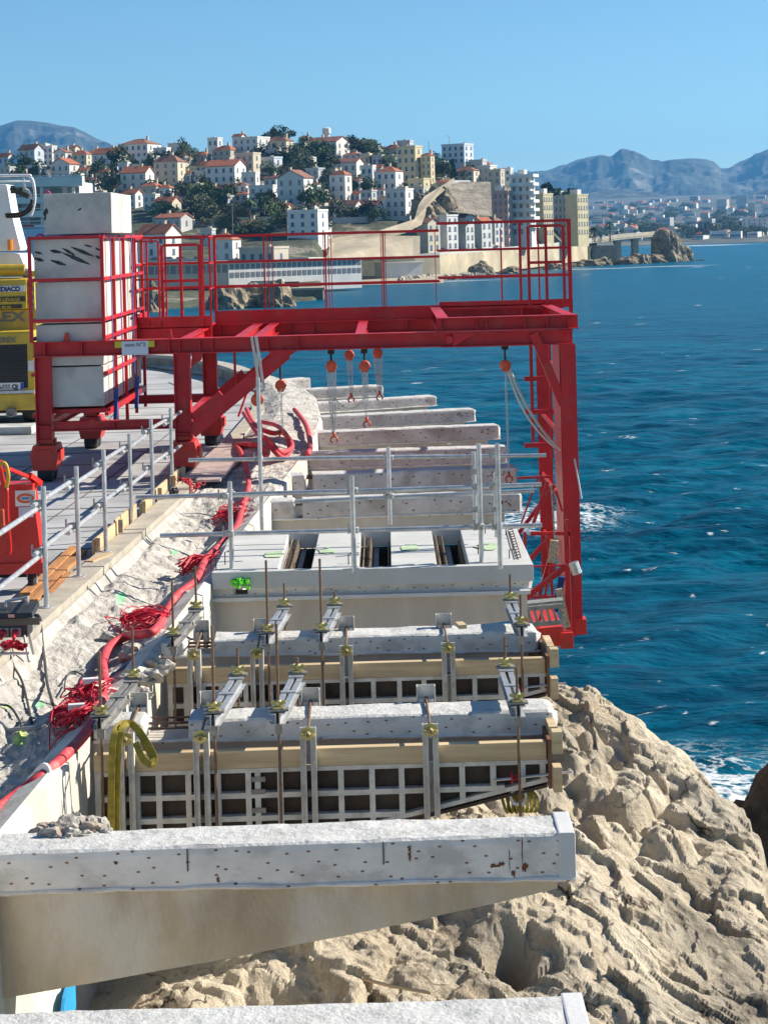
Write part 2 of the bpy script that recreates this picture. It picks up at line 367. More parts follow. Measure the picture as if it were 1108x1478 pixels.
def ground_z(UU, XX, YY):
    prof = np.interp(UU, [0, .06, .25, .5, .75, .93, 1], [.0, -.10, -.16, -.22, -.13, -.03, -.04])
    prof2 = np.interp(UU, [0, .3, .6, 1], [.03, .12, .08, .0]); t = np.clip((YY-22)/6, 0, 1); prof = prof*(1-t)+prof2*t
    A = np.clip(UU*8, 0, 1)*np.clip((1-UU)*7, .35, 1)
    return prof+A*np.interp(YY,[24,32],[1,.45])*(.13*fbm(XX*1.6, YY*1.1, 4, 31)+.022*fbm(XX*6, YY*5, 4, 5, ridged=True)+.010*fbm(XX*25, YY*22, 3, 9)+.04*np.clip(fbm(XX*4, YY*3.5, 3, 14)*3-.6, 0, 1))
def zat(x, y):
    x0 = float(xon(KERB, y)); x1 = float(xon(WALL, y))
    if x < x0: return .07 if x > x0-.24 else 0.0
    return float(ground_z(np.array(min(1, (x-x0)/(x1-x0))), np.array(x), np.array(y)))
def drape(px, py, r=0):
    g = G(px, py, 0)
    for _ in range(3): g = G(px, py, zat(g.x, g.y))
    g.z += r; return g
x0 = xon(KERB, YY)+.012; x1 = xon(WALL, YY)-.02; XX = x0*(1-UU)+x1*UU; Z = ground_z(UU, XX, YY)
o = grid_mesh('ground', XX, YY, Z, rubble_mat(), smooth=False); tag(o, 'strip of hacked pale concrete rubble between kerb and sea wall', kind='structure')
# --- sea wall: body under the rubble, pale render face towards the sea ---
wl = [w_ for w_ in WALL if w_[1] >= 4][:12]; mb = MB(); n = 140
ty = np.linspace(4, 46, n); vs = []; fs = []
for y in ty:
    x = float(xon(WALL, y)); e = .01*float(fbm(np.array(y*3.), np.array(0.), 3, 3))
    vs += [(x-.22, y, -.06), (x-.06+e, y, .012+e), (x+e, y, -.015+e), (x+.03+e*2, y, -.8), (x+.1, y, -2.2), (x+.4, y, -11.5)]
for i in range(n-1):
    for j in range(5): a = i*6+j; fs.append((a, a+1, a+7, a+6))
o = mb.add(vs, fs).build('sea_wall', m_wall); tag(o, 'long cream rendered sea wall that carries the concrete brackets', 'sea wall')
# parapet of the far bend
mb = MB(); mb2 = MB(); pp = [(-3.1, 42.4), (-3.6, 44.4), (-4.3, 46.4), (-5.2, 48.6), (-6.6, 50.2), (-9, 51.9), (-20, 54.5)]
pp = catmull([(x, y, 0) for x, y in pp], 6)
for a, b_ in zip(pp[:-1], pp[1:]):
    mb.bar(a+Vector((0,0,.0)), b_+Vector((0,0,0)), .3, .5); mb2.bar(a+Vector((0,0,.29)), b_+Vector((0,0,.29)), .38, .08)
t = thing('parapet', (-4.6, 49, -.5), 'brownish stone parapet curving round the far bend of the road', 'parapet wall')
mb.build('wall_body', M('parapet_stone', (.30,.24,.20), .9, var=.25, scale=3, bump=.5, bscale=8, rnd=False), t); mb2.build('coping', M('coping_stone', (.42,.38,.33), .9, bump=.3), t)
# --- cliff rock ---
def rock_material():
    m = bpy.data.materials.new('limestone'); m.use_nodes = True; nt = m.node_tree; N = nt.nodes; L = nt.links; b = N['Principled BSDF']
    tc = N.new('ShaderNodeTexCoord'); mp = N.new('ShaderNodeMapping'); mp.vector_type = 'TEXTURE'; mp.inputs['Rotation'].default_value = (R(12), 0, R(25)); mp.inputs['Scale'].default_value = (.9, 2.2, .9)
    L.new(tc.outputs['Object'], mp.inputs[0])
    def noise(sc, v, det=8, ro=.62):
        n = N.new('ShaderNodeTexNoise'); n.inputs['Scale'].default_value = sc; n.inputs['Detail'].default_value = det; n.inputs['Roughness'].default_value = ro; L.new(v, n.inputs[0]); return n.outputs['Fac']
    def rng(f, lo, hi, a=0, c=1):
        r = N.new('ShaderNodeMapRange'); r.inputs[1].default_value = lo; r.inputs[2].default_value = hi; r.inputs[3].default_value = a; r.inputs[4].default_value = c; L.new(f, r.inputs[0]); return r.outputs[0]
    def mix(f, a, c):
        x = N.new('ShaderNodeMix'); x.data_type = 'RGBA'; L.new(f, x.inputs[0])
        for i, q in ((6, a), (7, c)):
            if isinstance(q, tuple): x.inputs[i].default_value = (*q, 1)
            else: L.new(q, x.inputs[i])
        return x.outputs[2]
    o_ = tc.outputs['Object']
    c = mix(rng(noise(2.2, mp.outputs[0]), .35, .68), (.60,.50,.365), (.84,.74,.57))
    c = mix(rng(noise(.9, o_), .58, .70, 0, .5), c, (.36,.23,.13))
    c = mix(rng(noise(.6, o_, 4), .54, .64, 0, .6), c, (.38,.345,.285))
    c = mix(rng(noise(9, mp.outputs[0]), .58, .72, 0, .7), c, (.15,.11,.075))
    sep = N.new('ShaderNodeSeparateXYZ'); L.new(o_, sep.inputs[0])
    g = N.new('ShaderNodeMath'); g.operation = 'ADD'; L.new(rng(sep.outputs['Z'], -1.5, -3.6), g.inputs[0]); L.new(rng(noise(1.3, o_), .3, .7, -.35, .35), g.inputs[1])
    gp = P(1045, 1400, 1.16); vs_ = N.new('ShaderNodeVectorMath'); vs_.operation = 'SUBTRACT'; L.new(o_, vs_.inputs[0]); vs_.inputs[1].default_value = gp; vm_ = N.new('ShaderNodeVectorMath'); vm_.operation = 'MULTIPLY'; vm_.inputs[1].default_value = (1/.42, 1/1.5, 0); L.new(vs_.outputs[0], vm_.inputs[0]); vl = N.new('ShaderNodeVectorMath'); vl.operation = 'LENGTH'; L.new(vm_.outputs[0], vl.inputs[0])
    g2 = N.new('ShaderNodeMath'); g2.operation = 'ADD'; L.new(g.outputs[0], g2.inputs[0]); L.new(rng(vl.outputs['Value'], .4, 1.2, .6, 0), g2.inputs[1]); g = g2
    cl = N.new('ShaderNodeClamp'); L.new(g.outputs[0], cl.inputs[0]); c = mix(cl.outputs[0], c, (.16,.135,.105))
    vw = N.new('ShaderNodeTexVoronoi'); vw.feature = 'DISTANCE_TO_EDGE'; vw.inputs['Scale'].default_value = 2.4; vn = N.new('ShaderNodeTexNoise'); vn.inputs['Scale'].default_value = 3; vn.inputs['Detail'].default_value = 6; L.new(mp.outputs[0], vn.inputs[0]); va = N.new('ShaderNodeMix'); va.data_type = 'RGBA'; va.inputs[0].default_value = .35; L.new(mp.outputs[0], va.inputs[6]); L.new(vn.outputs['Color'], va.inputs[7]); L.new(va.outputs[2], vw.inputs['Vector'])
    ck = N.new('ShaderNodeMath'); ck.operation = 'MULTIPLY'; L.new(rng(vw.outputs['Distance'], .004, .022, 1, 0), ck.inputs[0]); L.new(rng(noise(1.1, o_), .42, .58), ck.inputs[1]); c = mix(ck.outputs[0], c, (.10,.07,.05))
    L.new(c, b.inputs['Base Color']); b.inputs['Roughness'].default_value = .93; b.inputs['Specular IOR Level'].default_value = .25
    c0 = c; vo = N.new('ShaderNodeTexVoronoi'); vo.feature = 'DISTANCE_TO_EDGE'; vo.inputs['Scale'].default_value = 3.3; L.new(mp.outputs[0], vo.inputs['Vector'])
    b1 = N.new('ShaderNodeBump'); b1.inputs['Strength'].default_value = .9; b1.inputs['Distance'].default_value = .11; L.new(noise(5, mp.outputs[0], 10, .7), b1.inputs['Height'])
    b2 = N.new('ShaderNodeBump'); b2.inputs['Strength'].default_value = .8; b2.inputs['Distance'].default_value = .045; L.new(noise(22, mp.outputs[0], 6, .7), b2.inputs['Height']); L.new(b1.outputs[0], b2.inputs['Normal'])
    L.new(b2.outputs[0], b.inputs['Normal']); return m
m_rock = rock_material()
EDGE = [(1.9, -2), (1.9, 4), (2.05, 8), (2.12, 11.1), (2.3, 13.1), (2.45, 14.6), (2.25, 15.1), (2.02, 15.6), (1.80, 16.1), (1.36, 16.5), (.7, 17.4), (.1, 19.5), (-.2, 22), (-.4, 26), (-.45, 33), (-.9, 40), (-2.2, 46), (-5.0, 51.5), (-12, 58), (-60, 62)]
def seg_dist(X, Y, line):
    best = np.full(X.shape, 1e9); side = np.ones(X.shape)
    for (x0, y0), (x1, y1) in zip(line[:-1], line[1:]):
        dx, dy = x1-x0, y1-y0; t = np.clip(((X-x0)*dx+(Y-y0)*dy)/(dx*dx+dy*dy), 0, 1)
        d = np.hypot(X-x0-t*dx, Y-y0-t*dy); cr = (X-x0)*dy-(Y-y0)*dx
        m_ = d < best-1e-9; best = np.where(m_, d, best); side = np.where(m_, np.sign(cr), side)
    return best*side
def worley(X, Y, seed=0):
    xi = np.floor(X); yi = np.floor(Y); f1 = np.full(X.shape, 9.); f2 = np.full(X.shape, 9.); idv = np.zeros(X.shape)
    for ox in (-1, 0, 1):
        for oy in (-1, 0, 1):
            cx, cy = xi+ox, yi+oy; hx = (np.sin(cx*127.1+cy*311.7+seed)*43758.5453) % 1; hy = (np.sin(cx*269.5+cy*183.3+seed)*43758.5453) % 1
            d = np.hypot(cx+hx-X, cy+hy-Y); hid = (np.sin(cx*12.9+cy*78.2+seed)*43758.5) % 1
            f2 = np.where(d < f1, f1, np.minimum(f2, d)); idv = np.where(d < f1, hid, idv); f1 = np.minimum(f1, d)
    return f1, f2, idv
anch = [(250,1440,1.10),(450,1400,1.12),(600,1400,1.12),(780,1300,1.17),(800,1420,1.1),(850,1200,1.27),(850,1300,1.2),(850,1450,1.1),(950,1450,1.12),(950,1300,1.25),(950,1200,1.36),
        (1050,1450,1.14),(640,1150,1.36),(760,1130,1.42),(820,1060,1.5),(800,985,1.62),(870,1035,1.58),(920,1110,1.5),(970,1180,1.42),(1020,1220,1.4),(1045,1300,1.28),(1090,1460,1.12)]
AP = [P(*a) for a in anch]+[Vector(q) for q in [(-1.9,12,-1.6),(-1.7,15,-1.6),(-1.5,18,-1.5),(-1.2,22,-2.2),(-.9,26,-2.8),(-.8,33,-3.2),(-.3,9,-1.7),(-.3,6,-2),(1.5,8,-1.5),(-2,8,-1.9),(0,14.5,-1.05),(.4,19,-1.6),(0,21,-2.5),(-2.2,43,-3)]]
ry = np.concatenate([np.linspace(4, 9.5, 60), np.linspace(9.5, 18.5, 560)[1:], np.linspace(18.5, 60, 200)[1:]])
rx = np.concatenate([np.linspace(-2.6, 3.4, 420), np.geomspace(.05, 12, 60)+3.4])
YY, XX = np.meshgrid(ry, rx, indexing='ij'); XX = XX+np.where(YY > 24, np.interp(YY, [24, 36, 42, 48, 52, 60], [0, 0, -.9, -3, -6, -18]), 0)
num = np.zeros(XX.shape); den = np.zeros(XX.shape)
for a in AP:
    w_ = 1/(((XX-a.x)**2+((YY-a.y)*.7)**2)+.12)**1.6; num += w_*a.z; den += w_
base = num/den
dist = seg_dist(XX+.18*fbm(XX*1.3, YY*1.3, 4, 8), YY+.25*fbm(XX*1.1+5, YY*1.1, 4, 9), EDGE)
out = np.clip(dist, 0, 50); drop = np.where(out < .25, out**2*2, .125+(out-.25)*6); drop = np.minimum(drop, 11.5+base*0)
# strata direction runs down towards the sea and the camera: shear coordinates
u_ = XX*.42-YY*.91; v_ = XX*.91+YY*.42
st = np.zeros(XX.shape)
def facet(X, Y, seed, tilt=1.0):
    xi = np.floor(X); yi = np.floor(Y); f1 = np.full(X.shape, 9.); val = np.zeros(X.shape)
    for ox in (-1, 0, 1):
        for oy in (-1, 0, 1):
            cx, cy = xi+ox, yi+oy; r = [(np.sin(cx*a_+cy*b_+seed)*43758.5453) % 1 for a_, b_ in ((127.1,311.7),(269.5,183.3),(12.9,78.2),(39.3,11.1),(73.7,157.9))]
            dx, dy = X-cx-r[0], Y-cy-r[1]; d = np.abs(dx)+np.abs(dy)*.8+.3*np.hypot(dx, dy); v = (r[2]-.5)+tilt*((r[3]-.5)*dx+(r[4]-.5)*dy); m_ = d < f1; f1 = np.where(m_, d, f1); val = np.where(m_, v, val)
    return val
wx, wy = .25*fbm(XX*1.2, YY*1.2, 4, 3), .25*fbm(XX*1.2+9, YY*1.2, 4, 4); w2x, w2y = .06*fbm(XX*5, YY*5, 3, 13), .06*fbm(XX*5+9, YY*5, 3, 14)
st += .12*facet((u_+wx)*.55, (v_+wy)*1.0, 2, 1.2)+.085*facet((u_+wx+w2x)*1.1, (v_+wy+w2y)*2.6, 5, 1.5)+.045*facet((u_+w2x)*2.6, (v_+w2y)*6, 7, 1.3)+.022*facet((u_+w2x)*6, (v_+w2y)*12, 9, 1.4)
st += .07*fbm(u_*.5, v_*1.2, 5, 21, .5)+.012*fbm(XX*14, YY*14, 3, 23)
# cluster of boulders near the tips
for (px, py, r, h) in [(843,1105,.22,.26),(882,1128,.27,.30),(905,1105,.25,.22),(865,1075,.17,.2),(925,1135,.22,.2),(835,1065,.15,.16),(955,1160,.22,.18),(885,1165,.2,.14),(812,1085,.16,.12),(740,1160,.2,.12),(760,1335,.12,.1)]:
    g = G(px, py, -.85); d = np.hypot((XX-g.x)*(1+.2*vnoise(XX*9,YY*9,2)), (YY-g.y)*.75); st += h*.5*np.clip(1-(d/r)**2, 0, 1)**.8*(1+.6*fbm(XX*5, YY*5, 3, 40))-.05*np.exp(-((d-r*1.15)/.05)**2)
for (px, py, r, h) in [(742,1345,.12,.55),(905,1225,.16,.35),(850,1150,.14,.35),(395,1400,.2,.5),(880,1085,.1,.3)]:
    g = G(px, py, -.9); st -= h*np.exp(-(((XX-g.x)/r)**2+((YY-g.y)/(r*1.3))**2))
for _ in range(1): st[1:-1, 1:-1] = (st[1:-1, 1:-1]*20+(st[:-2, 1:-1]+st[2:, 1:-1]+st[1:-1, :-2]+st[1:-1, 2:])*2+st[:-2, :-2]+st[2:, 2:]+st[:-2, 2:]+st[2:, :-2])/32
st += .010*fbm(XX*11, YY*11, 4, 55)
Z = base-drop+st*np.clip(1-out*.3, .5, 1)
Z = np.maximum(Z, SEA-.8+.3*fbm(XX, YY, 3, 3))
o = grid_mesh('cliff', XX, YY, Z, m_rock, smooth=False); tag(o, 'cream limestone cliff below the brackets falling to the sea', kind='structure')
# --- dark rock at the foot of the cliff, standing in the surf ---
def blob_rock(name, c, r, mat, seed, label, cat='rock', parent=None, det=5, amp=.35):
    bm = bmesh.new(); bmesh.ops.create_icosphere(bm, subdivisions=det, radius=1)
    v = np.array([q.co[:] for q in bm.verts]); d = .0
    n1 = vnoise(v[:, 0]*1.6+seed, v[:, 1]*1.6+v[:, 2]*1.3, seed)+.5*vnoise(v[:, 0]*3.7, v[:, 1]*3.7+v[:, 2]*4.1, seed+1)+.3*vnoise(v[:, 2]*9+v[:, 0]*7, v[:, 1]*8-v[:, 0]*3, seed+2)+.15*vnoise(v[:, 2]*19+v[:, 0]*17, v[:, 1]*18, seed+3)
    v = v*(1+amp*n1)[:, None]*np.array(r)+np.array(c)
    for q, p in zip(bm.verts, v): q.co = p
    me = bpy.data.meshes.new(name); bm.to_mesh(me); bm.free(); me.materials.append(mat); o = bpy.data.objects.new(name, me); COL.objects.link(o)
    if label: tag(o, label, cat)
    return o
m_rock_dark = M('brown_rock', (.13,.085,.05), .8, var=.35, scale=1.5, col2=(.05,.04,.03), c2amt=.7, c2scale=.8, bump=1, bscale=5, bdist=.15)  # dark brown base with darker patches
g = P(1110, 1290, 3.75); blob_rock('sea_rock', (g.x+.6, g.y, SEA+.6), (2.3, 2.0, 2.6), m_rock_dark, 3, 'dark brown rock in the surf at the foot of the cliff, right edge')
# ================= BRACKETS, FORMWORK, SLAB =================
m_cap = M('cap_concrete', (.76,.72,.68), .85, var=.12, scale=2.5, col2=(.42,.39,.36), c2amt=.55, c2scale=3.5, bump=.3, bscale=40, dots=((.20,.075,.03), 7.5, 14, .10), aniso=(1,1,1.4))
m_cap_old = M('cap_concrete_weathered', (.62,.555,.53), .9, var=.16, scale=3, col2=(.33,.27,.23), c2amt=.6, c2scale=2.2, bump=.5, bscale=30, dots=((.19,.075,.03), 4.2, 7, .09))
m_haunch = M('haunch_concrete', (.55,.45,.32), .93, var=.22, scale=1.6, col2=(.66,.62,.55), c2amt=.8, c2scale=1.9, c2lo=.50, c2hi=.66, bump=.6, bscale=45, aniso=(1,1,.5))
m_haunch2 = M('haunch_concrete_grey', (.56,.51,.45), .93, var=.15, scale=1.6, col2=(.58,.54,.48), c2amt=.6, c2scale=1.6, bump=.4, bscale=50, aniso=(1,1,.3))
m_top = M('hacked_top', (.56,.555,.54), .95, var=.10, scale=5, col2=(.42,.41,.39), c2amt=.75, c2scale=9, c2lo=.55, c2hi=.63, bump=.8, bscale=20, bdist=.02)
m_ledge = M('clean_ledge', (.60,.60,.60), .85, var=.06, bump=.2)
m_rust = M('rust', (.20,.075,.03), .9, var=.3, scale=20, bump=.4)
m_rebar = M('rebar', (.12,.07,.05), .85, var=.3, bump=.3)
def cap_mesh(A, B, hA, hB, W, seed, round_tip=.05, chip=.0, mb=None, nx=90):
    """long rounded-edge beam from root A to tip B (near top edges), rough top, irregular tip"""
    A = Vector(A); B = Vector(B); d = (B-A); Ln = d.length; d.normalize(); side = Vector((0,0,1)).cross(d).normalized()  # away from camera
    mb = mb or MB(); prof = []
    cr = .022
    prof = [(0, -1), (0, -cr*2), (.006, -cr*.6), (cr, 0)]+[(W*t, 0) for t in (.2, .35, .5, .65, .8)]+[(W-cr, 0), (W-.006, -cr*.6), (W, -cr*2), (W, -1)]
    vs = []; m = len(prof); rg = np.random.default_rng(seed)
    for i in range(nx+1):
        t = i/nx; p = A+d*Ln*t; h = hA+(hB-hA)*t
        e = max(0, (t*Ln-(Ln-round_tip))/round_tip)
        for j, (s, z) in enumerate(prof):
            zz = -h if z == -1 else z
            inner = 3 <= j <= m-4
            nz = .012*float(fbm(np.array((t*Ln)*5+seed), np.array(s*7.), 4, seed)) if inner else .004*float(vnoise(np.array(t*Ln*9+seed), np.array(j*3.), seed))
            sh = e**2*.035 if z != -1 else 0
            xo = 0
            if i == nx: xo = .012*rg.normal()
            vs.append(p+side*(s*(1-.0)+ (W/2-s)*e**3*.25)+Vector((0,0,zz+nz-sh))+d*xo)
    fs = []
    for i in range(nx):
        for j in range(m-1): a = i*m+j; fs.append((a, a+1, a+m+1, a+m))
        fs.append((i*m+m-1, i*m, (i+1)*m, (i+1)*m+m-1))
    fs.append(tuple(range(m))); fs.append(tuple(nx*m+j for j in range(m)))
    mb.add(vs, fs); return mb
def split_top(o, mtop, thr=.75):
    me = o.data; me.materials.append(mtop)
    for p in me.polygons:
        if p.normal.z > thr: p.material_index = 1
def bracket(root, tip, hA, hB, W, hz, label, seed, matc, math_, gap=None, rust=None, ledge=False, htip=.05, hlen=.97, group='concrete brackets cantilevered from the sea wall'):
    A = Vector(root); B = Vector(tip); d = (B-A); Ln = d.length; d.normalize(); side = Vector((0,0,1)).cross(d).normalized()
    t = thing('concrete_bracket', A, label, 'bracket', group)
    if gap:
        m1 = cap_mesh(A, A+d*gap[0], hA, hA, W, seed, .04, nx=20); o1 = m1.build('cap', matc, t); split_top(o1, m_top)
        m2 = cap_mesh(A+d*gap[1], B, hA, hB, W, seed+1); o = m2.build('cap', matc, t); split_top(o, m_top)
        mb = MB()
        for q in range(5): mb.tube([A+d*(gap[0]-.02)+side*(.05+W*.8*q/4)+Vector((0,0,-.05-.02*(q % 2))), A+d*(gap[1]+.02)+side*(.05+W*.8*q/4)+Vector((0,0,-.05-.02*(q % 2)))], .008, 5)
        mb.build('rebar', m_rebar, t)
    else:
        o = cap_mesh(A-d*.12, B, hA, hB, W, seed).build('cap', matc, t); split_top(o, m_top)
    # haunch, set back under the cap, tapering to the tip with a slightly curved soffit
    mb = MB(); n = 40; vs = []; fs = []; ins = .03
    for i in range(n+1):
        u = i/n; x = -.12+(Ln*hlen+.12)*u; zt = -(hA+(hB-hA)*u)+.004; zb = zt-(hz+(htip-hz)*u+.03*math.sin(u*3.1))
        zb += .008*float(fbm(np.array(u*9.), np.array(seed*1.), 3, seed))
        for s, z in ((ins, zt), (W-ins, zt), (W-ins, zb), (ins, zb)): vs.append(A+d*x+side*s+Vector((0,0,z)))
    for i in range(n):
        for j in range(4): a = i*4+j; b = i*4+(j+1) % 4; fs.append((a, b, b+4, a+4))
    fs += [(0,1,2,3), (n*4+3, n*4+2, n*4+1, n*4)]
    mb.add(vs, fs).build('haunch', math_, t)
    # thin mortar lip between the two
    mb = MB(); pts = []
    for i in range(60):
        u = i/59; x = Ln*u; z = -(hA+(hB-hA)*u)+.004+.008*float(fbm(np.array(u*14.), np.array(seed*2.), 3, seed)); pts.append(A+d*x-side*.002+Vector((0,0,z)))
    mb.tube(pts, [.010+.006*abs(float(vnoise(np.array(i*.3), np.array(1.*seed), seed))) for i in range(60)], 6).build('mortar_lip', m_ledge if ledge else m_cap, t)
    if rust:
        mb = MB()
        for (x, z, rx, rz) in rust:
            n = 17; c = A+d*x-side*.0035+Vector((0,0,z)); r = random.Random(int(x*1000))
            mb.add([c]+[c+(d*rx*math.cos(6.283*q/n)+Vector((0,0,rz*math.sin(6.283*q/n))))*r.uniform(.35, 1.15) for q in range(n)], [(0, 1+q, 1+(q+1) % n) for q in range(n)])
        mb.build('rust_stain', m_rust, t)
    return t
def gz(px, py, z=0): return G(px, py, z)
# nearest ones
A = gz(-40, 1510, 0); B = gz(850, 1484, .0)
t0_ = bracket(A, B, .22, .27, .34, .5, 'nearest concrete bracket, only its chipped top edge showing at the bottom of the view', 2, m_cap, m_haunch)
mb = MB(); mb.bb(B+Vector((-.085, -.012, -.255)), B+Vector((.006, .352, .008))); mb.build('end_plate', m_ledge, t0_, bevel=.01)
A = gz(-6, 1232, 0); B = gz(828, 1203, .0)
rs = [(2.19, -.09, .010, .03), (2.19, -.05, .012, .02), (2.74, -.2, .012, .025), (2.80, -.17, .022, .035), (2.72, -.12, .004, .09), (2.79, -.08, .004, .1), (2.64, -.16, .03, .013), (2.68, -.15, .02, .012), (.63, -.07, .012, .012), (1.17, -.18, .014, .018)]
tb = bracket(A, B, .215, .245, .36, .585, 'large weathered concrete bracket with a brown haunch, in front of the aluminium formwork', 3, m_cap, m_haunch, rust=rs, htip=.06)
mb = MB(); d = (Vector(B)-Vector(A)).normalized(); sd_ = Vector((0,0,1)).cross(d).normalized()
mb.bb(Vector(B)+Vector((-.085, -.012, -.255)), Vector(B)+Vector((.006, .372, .008)))
mb.build('end_plate', m_ledge, tb, bevel=.01)
mb = MB()
for x in (1.01, 2.05):
    p = Vector(A)+d*x-sd_*.003; mb.box(p+Vector((0,0,-.07)), (.006, .006, .12))
mb.build('saw_cut', M('saw_cut', (.05,.05,.05), .9, bump=0), tb)
# two brackets inside formwork
B2A = P(135, 1050, 1.262); B2A.z = .06; B2B = P(803, 1040, 1.272); B2B.z = .05
bracket(B2A, B2B, .12, .16, .34, .5, 'concrete bracket with a smooth snapped tip inside the nearer aluminium formwork', 11, m_cap, m_haunch2, gap=(.34, .62))
B3A = P(232, 930, 1.515); B3A.z = .06; B3B = P(779, 925, 1.525); B3B.z = .05
bracket(B3A, B3B, .12, .16, .34, .5, 'concrete bracket with a stained tip inside the farther aluminium formwork', 15, m_cap, m_haunch2, gap=(.2, .42))
# bracket carrying the precast slab
A = gz(299, 838, 0); B = gz(767, 826, 0)
t4 = bracket(A, B, .155, .155, .34, .42, 'smooth grey concrete bracket under the front edge of the slotted precast slab', 19, m_cap, m_haunch2, gap=(.26, .38), ledge=True, htip=.30, hlen=.985)
mb = MB(); d = (Vector(B)-Vector(A)).normalized(); mb.bar(Vector(A)+Vector((0,-.03,-.175)), Vector(B)+Vector((-.02,-.03,-.175)), .09, .035); mb.build('ledge', m_ledge, t4)
mb = MB(); c = gz(345, 842, .0)
for q in range(26):
    r = random.Random(q); mb.box(c+Vector((r.uniform(-.09, .09), r.uniform(-.02, .12), r.uniform(-.05, .03))), (.03, .03, .02), Matrix.Rotation(r.uniform(0, 3), 3, 'Z'))
tag(mb.build('painted_rubble', M('green_paint', (.12,.62,.03), .8, bump=.5)), 'heap of rubble sprayed bright green at the gap in the slab bracket', 'rubble')
# brackets beyond the slab, left to right anchor pixels of the near top edge
far = [((383, 724), (753, 712), .20, (.37, .45), 'broken ended bracket just behind the precast slab, with a gap in its cap'),
       ((413, 686), (747, 674), .20, (.27, .36), 'second bracket behind the precast slab, dark gap near its root'),
       ((443, 654), (733, 645), .21, None, 'third bracket behind the precast slab, pinkish with rust dots'),
       ((456, 624), (722, 613), .21, None, 'bracket whose rusty tip ends just below the long chain hook'),
       ((447, 602), (687, 590), .20, None, 'bracket with a rusty square tip, fifth behind the slab'),
       ((438, 583), (631, 571), .17, None, 'shorter bracket sloping out under the row of chain hoists'),
       ((420, 563), (553, 556), .20, None, 'short pale bracket near the bend of the wall'),
       ((385, 550), (449, 545), .22, None, 'farthest and shortest pale bracket at the bend of the wall')]
for i, (a, b, h, gp, lb) in enumerate(far):
    A = gz(*a, 0); B = gz(*b, 0); Lb = (B-A).length; r = random.Random(i)
    rs = [(Lb-.25+r.uniform(-.12, .12), -h*r.uniform(.3, .7), r.uniform(.008, .02), r.uniform(.01, .025)) for _ in range(6)]+[(r.uniform(.4, Lb-.4), -h*r.uniform(.3, .8),   .008, .014) for _ in range(8)]
    bracket(A, B, h+.03, h+.03, .36, .36, lb, 30+3*i, m_cap_old, m_haunch2, gap=gp, rust=rs, hlen=.93, htip=.12)
# ---- precast slab with three openings ----
m_slab = M('slab_concrete', (.53,.53,.52), .85, var=.08, scale=1.5, col2=(.45,.47,.42), c2amt=.5, c2scale=2, bump=.2, bscale=40)
ZS = .085
NL, NR, FR, FL = G(306, 826, ZS), G(770, 816, ZS), G(763, 760, ZS), G(350, 768, ZS)
NR.x = NL.x+(NR.x-NL.x); sl_t = thing('precast_slab', (NL+NR)/2, 'pale precast deck slab with three rectangular openings laid across two brackets', 'slab')
y0, y1 = (NL.y+NR.y)/2, (FL.y+FR.y)/2; xl, xr_ = NL.x, NR.x
slots = [(G(401,821,ZS).x, G(449,819,ZS).x), (G(517,819,ZS).x, G(564,818,ZS).x), (G(631,817,ZS).x, G(677,816,ZS).x)]
ya, yb = y0+.10, y1-.16
mb = MB(); jy = [y0, ya+.35+.3, ya+.35+1.25, y1]; xs = [xl]+[q for s_ in slots for q in s_]+[xr_]
for i in range(0, 8, 2):
    yy = [ya, ya+(yb-ya)*.36, ya+(yb-ya)*.70, yb]
    for a, b_ in zip(yy[:-1], yy[1:]): mb.bb((xs[i]+.002, a+.006, -.07), (xs[i+1]-.002, b_-.006, ZS+random.uniform(-.004, .004)))
mb.bb((xl, y0, -.07), (xr_, ya, ZS+.002)); mb.bb((xl, yb, -.07), (xr_, y1, ZS+.002))
mb.build('deck', m_slab, sl_t, bevel=.006)
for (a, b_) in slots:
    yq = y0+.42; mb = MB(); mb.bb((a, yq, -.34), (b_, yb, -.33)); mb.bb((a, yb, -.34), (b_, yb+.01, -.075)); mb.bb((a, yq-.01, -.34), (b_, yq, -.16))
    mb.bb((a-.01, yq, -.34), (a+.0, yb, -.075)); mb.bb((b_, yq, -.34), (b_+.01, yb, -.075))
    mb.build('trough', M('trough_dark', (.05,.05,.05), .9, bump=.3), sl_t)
    mb = MB(); n = 26
    for q in range(n):
        y = ya+.03+(yb-ya-.06)*q/(n-1); mb.tube([(a+.02, y, -.15), (a+.04, y, .02), (a+.10, y, .03), (a+.12, y, -.13)], .009, 4)
    for x in (a+.04,): mb.tube([(x, ya+.01, .035), (x, yb-.01, .035)], .005, 5)
    for q in range(n): y = ya+.03+(yb-ya-.06)*q/(n-1); mb.tube([(b_-.03, y, -.2), (b_-.02, y, -.02)], .006, 4)
    mb.build('rebar_cage', M('rebar_pale', (.22,.17,.13), .8, bump=.3), sl_t)
    mb = MB(); mb.bb((a+.135, ya+.02, -.12), (a+.185, yb-.02, -.08)); mb.build('joint_strip', M('grey_strip', (.10,.12,.14), .5, bump=0), sl_t)
mb = MB()
for (px, py, h) in [(305,822,.1),(312,822,.1),(325,815,.12),(503,815,.1),(508,812,.09),(690,800,.09),(735,806,.08),(700,770,.1),(730,772,.08)]:
    p = G(px, py, ZS); mb.tube([p, p+Vector((0,0,h)), p+Vector((.04,0,h+.005))], .006, 5)
p = G(735, 765, ZS+.01); q = G(747, 806, ZS+.01); n = 12
for i in range(n): u = p.lerp(q, i/(n-1)); mb.tube([u+Vector((-.02,0,0)), u+Vector((.03,.01,.01))], .005, 4)
mb.tube([p+Vector((-.02,0,0)), q+Vector((-.02,0,0))], .005, 4); mb.tube([p+Vector((.03,0,.01)), q+Vector((.03,0,.01))], .005, 4)
mb.build('rebar', m_rebar, sl_t)
mb = MB()
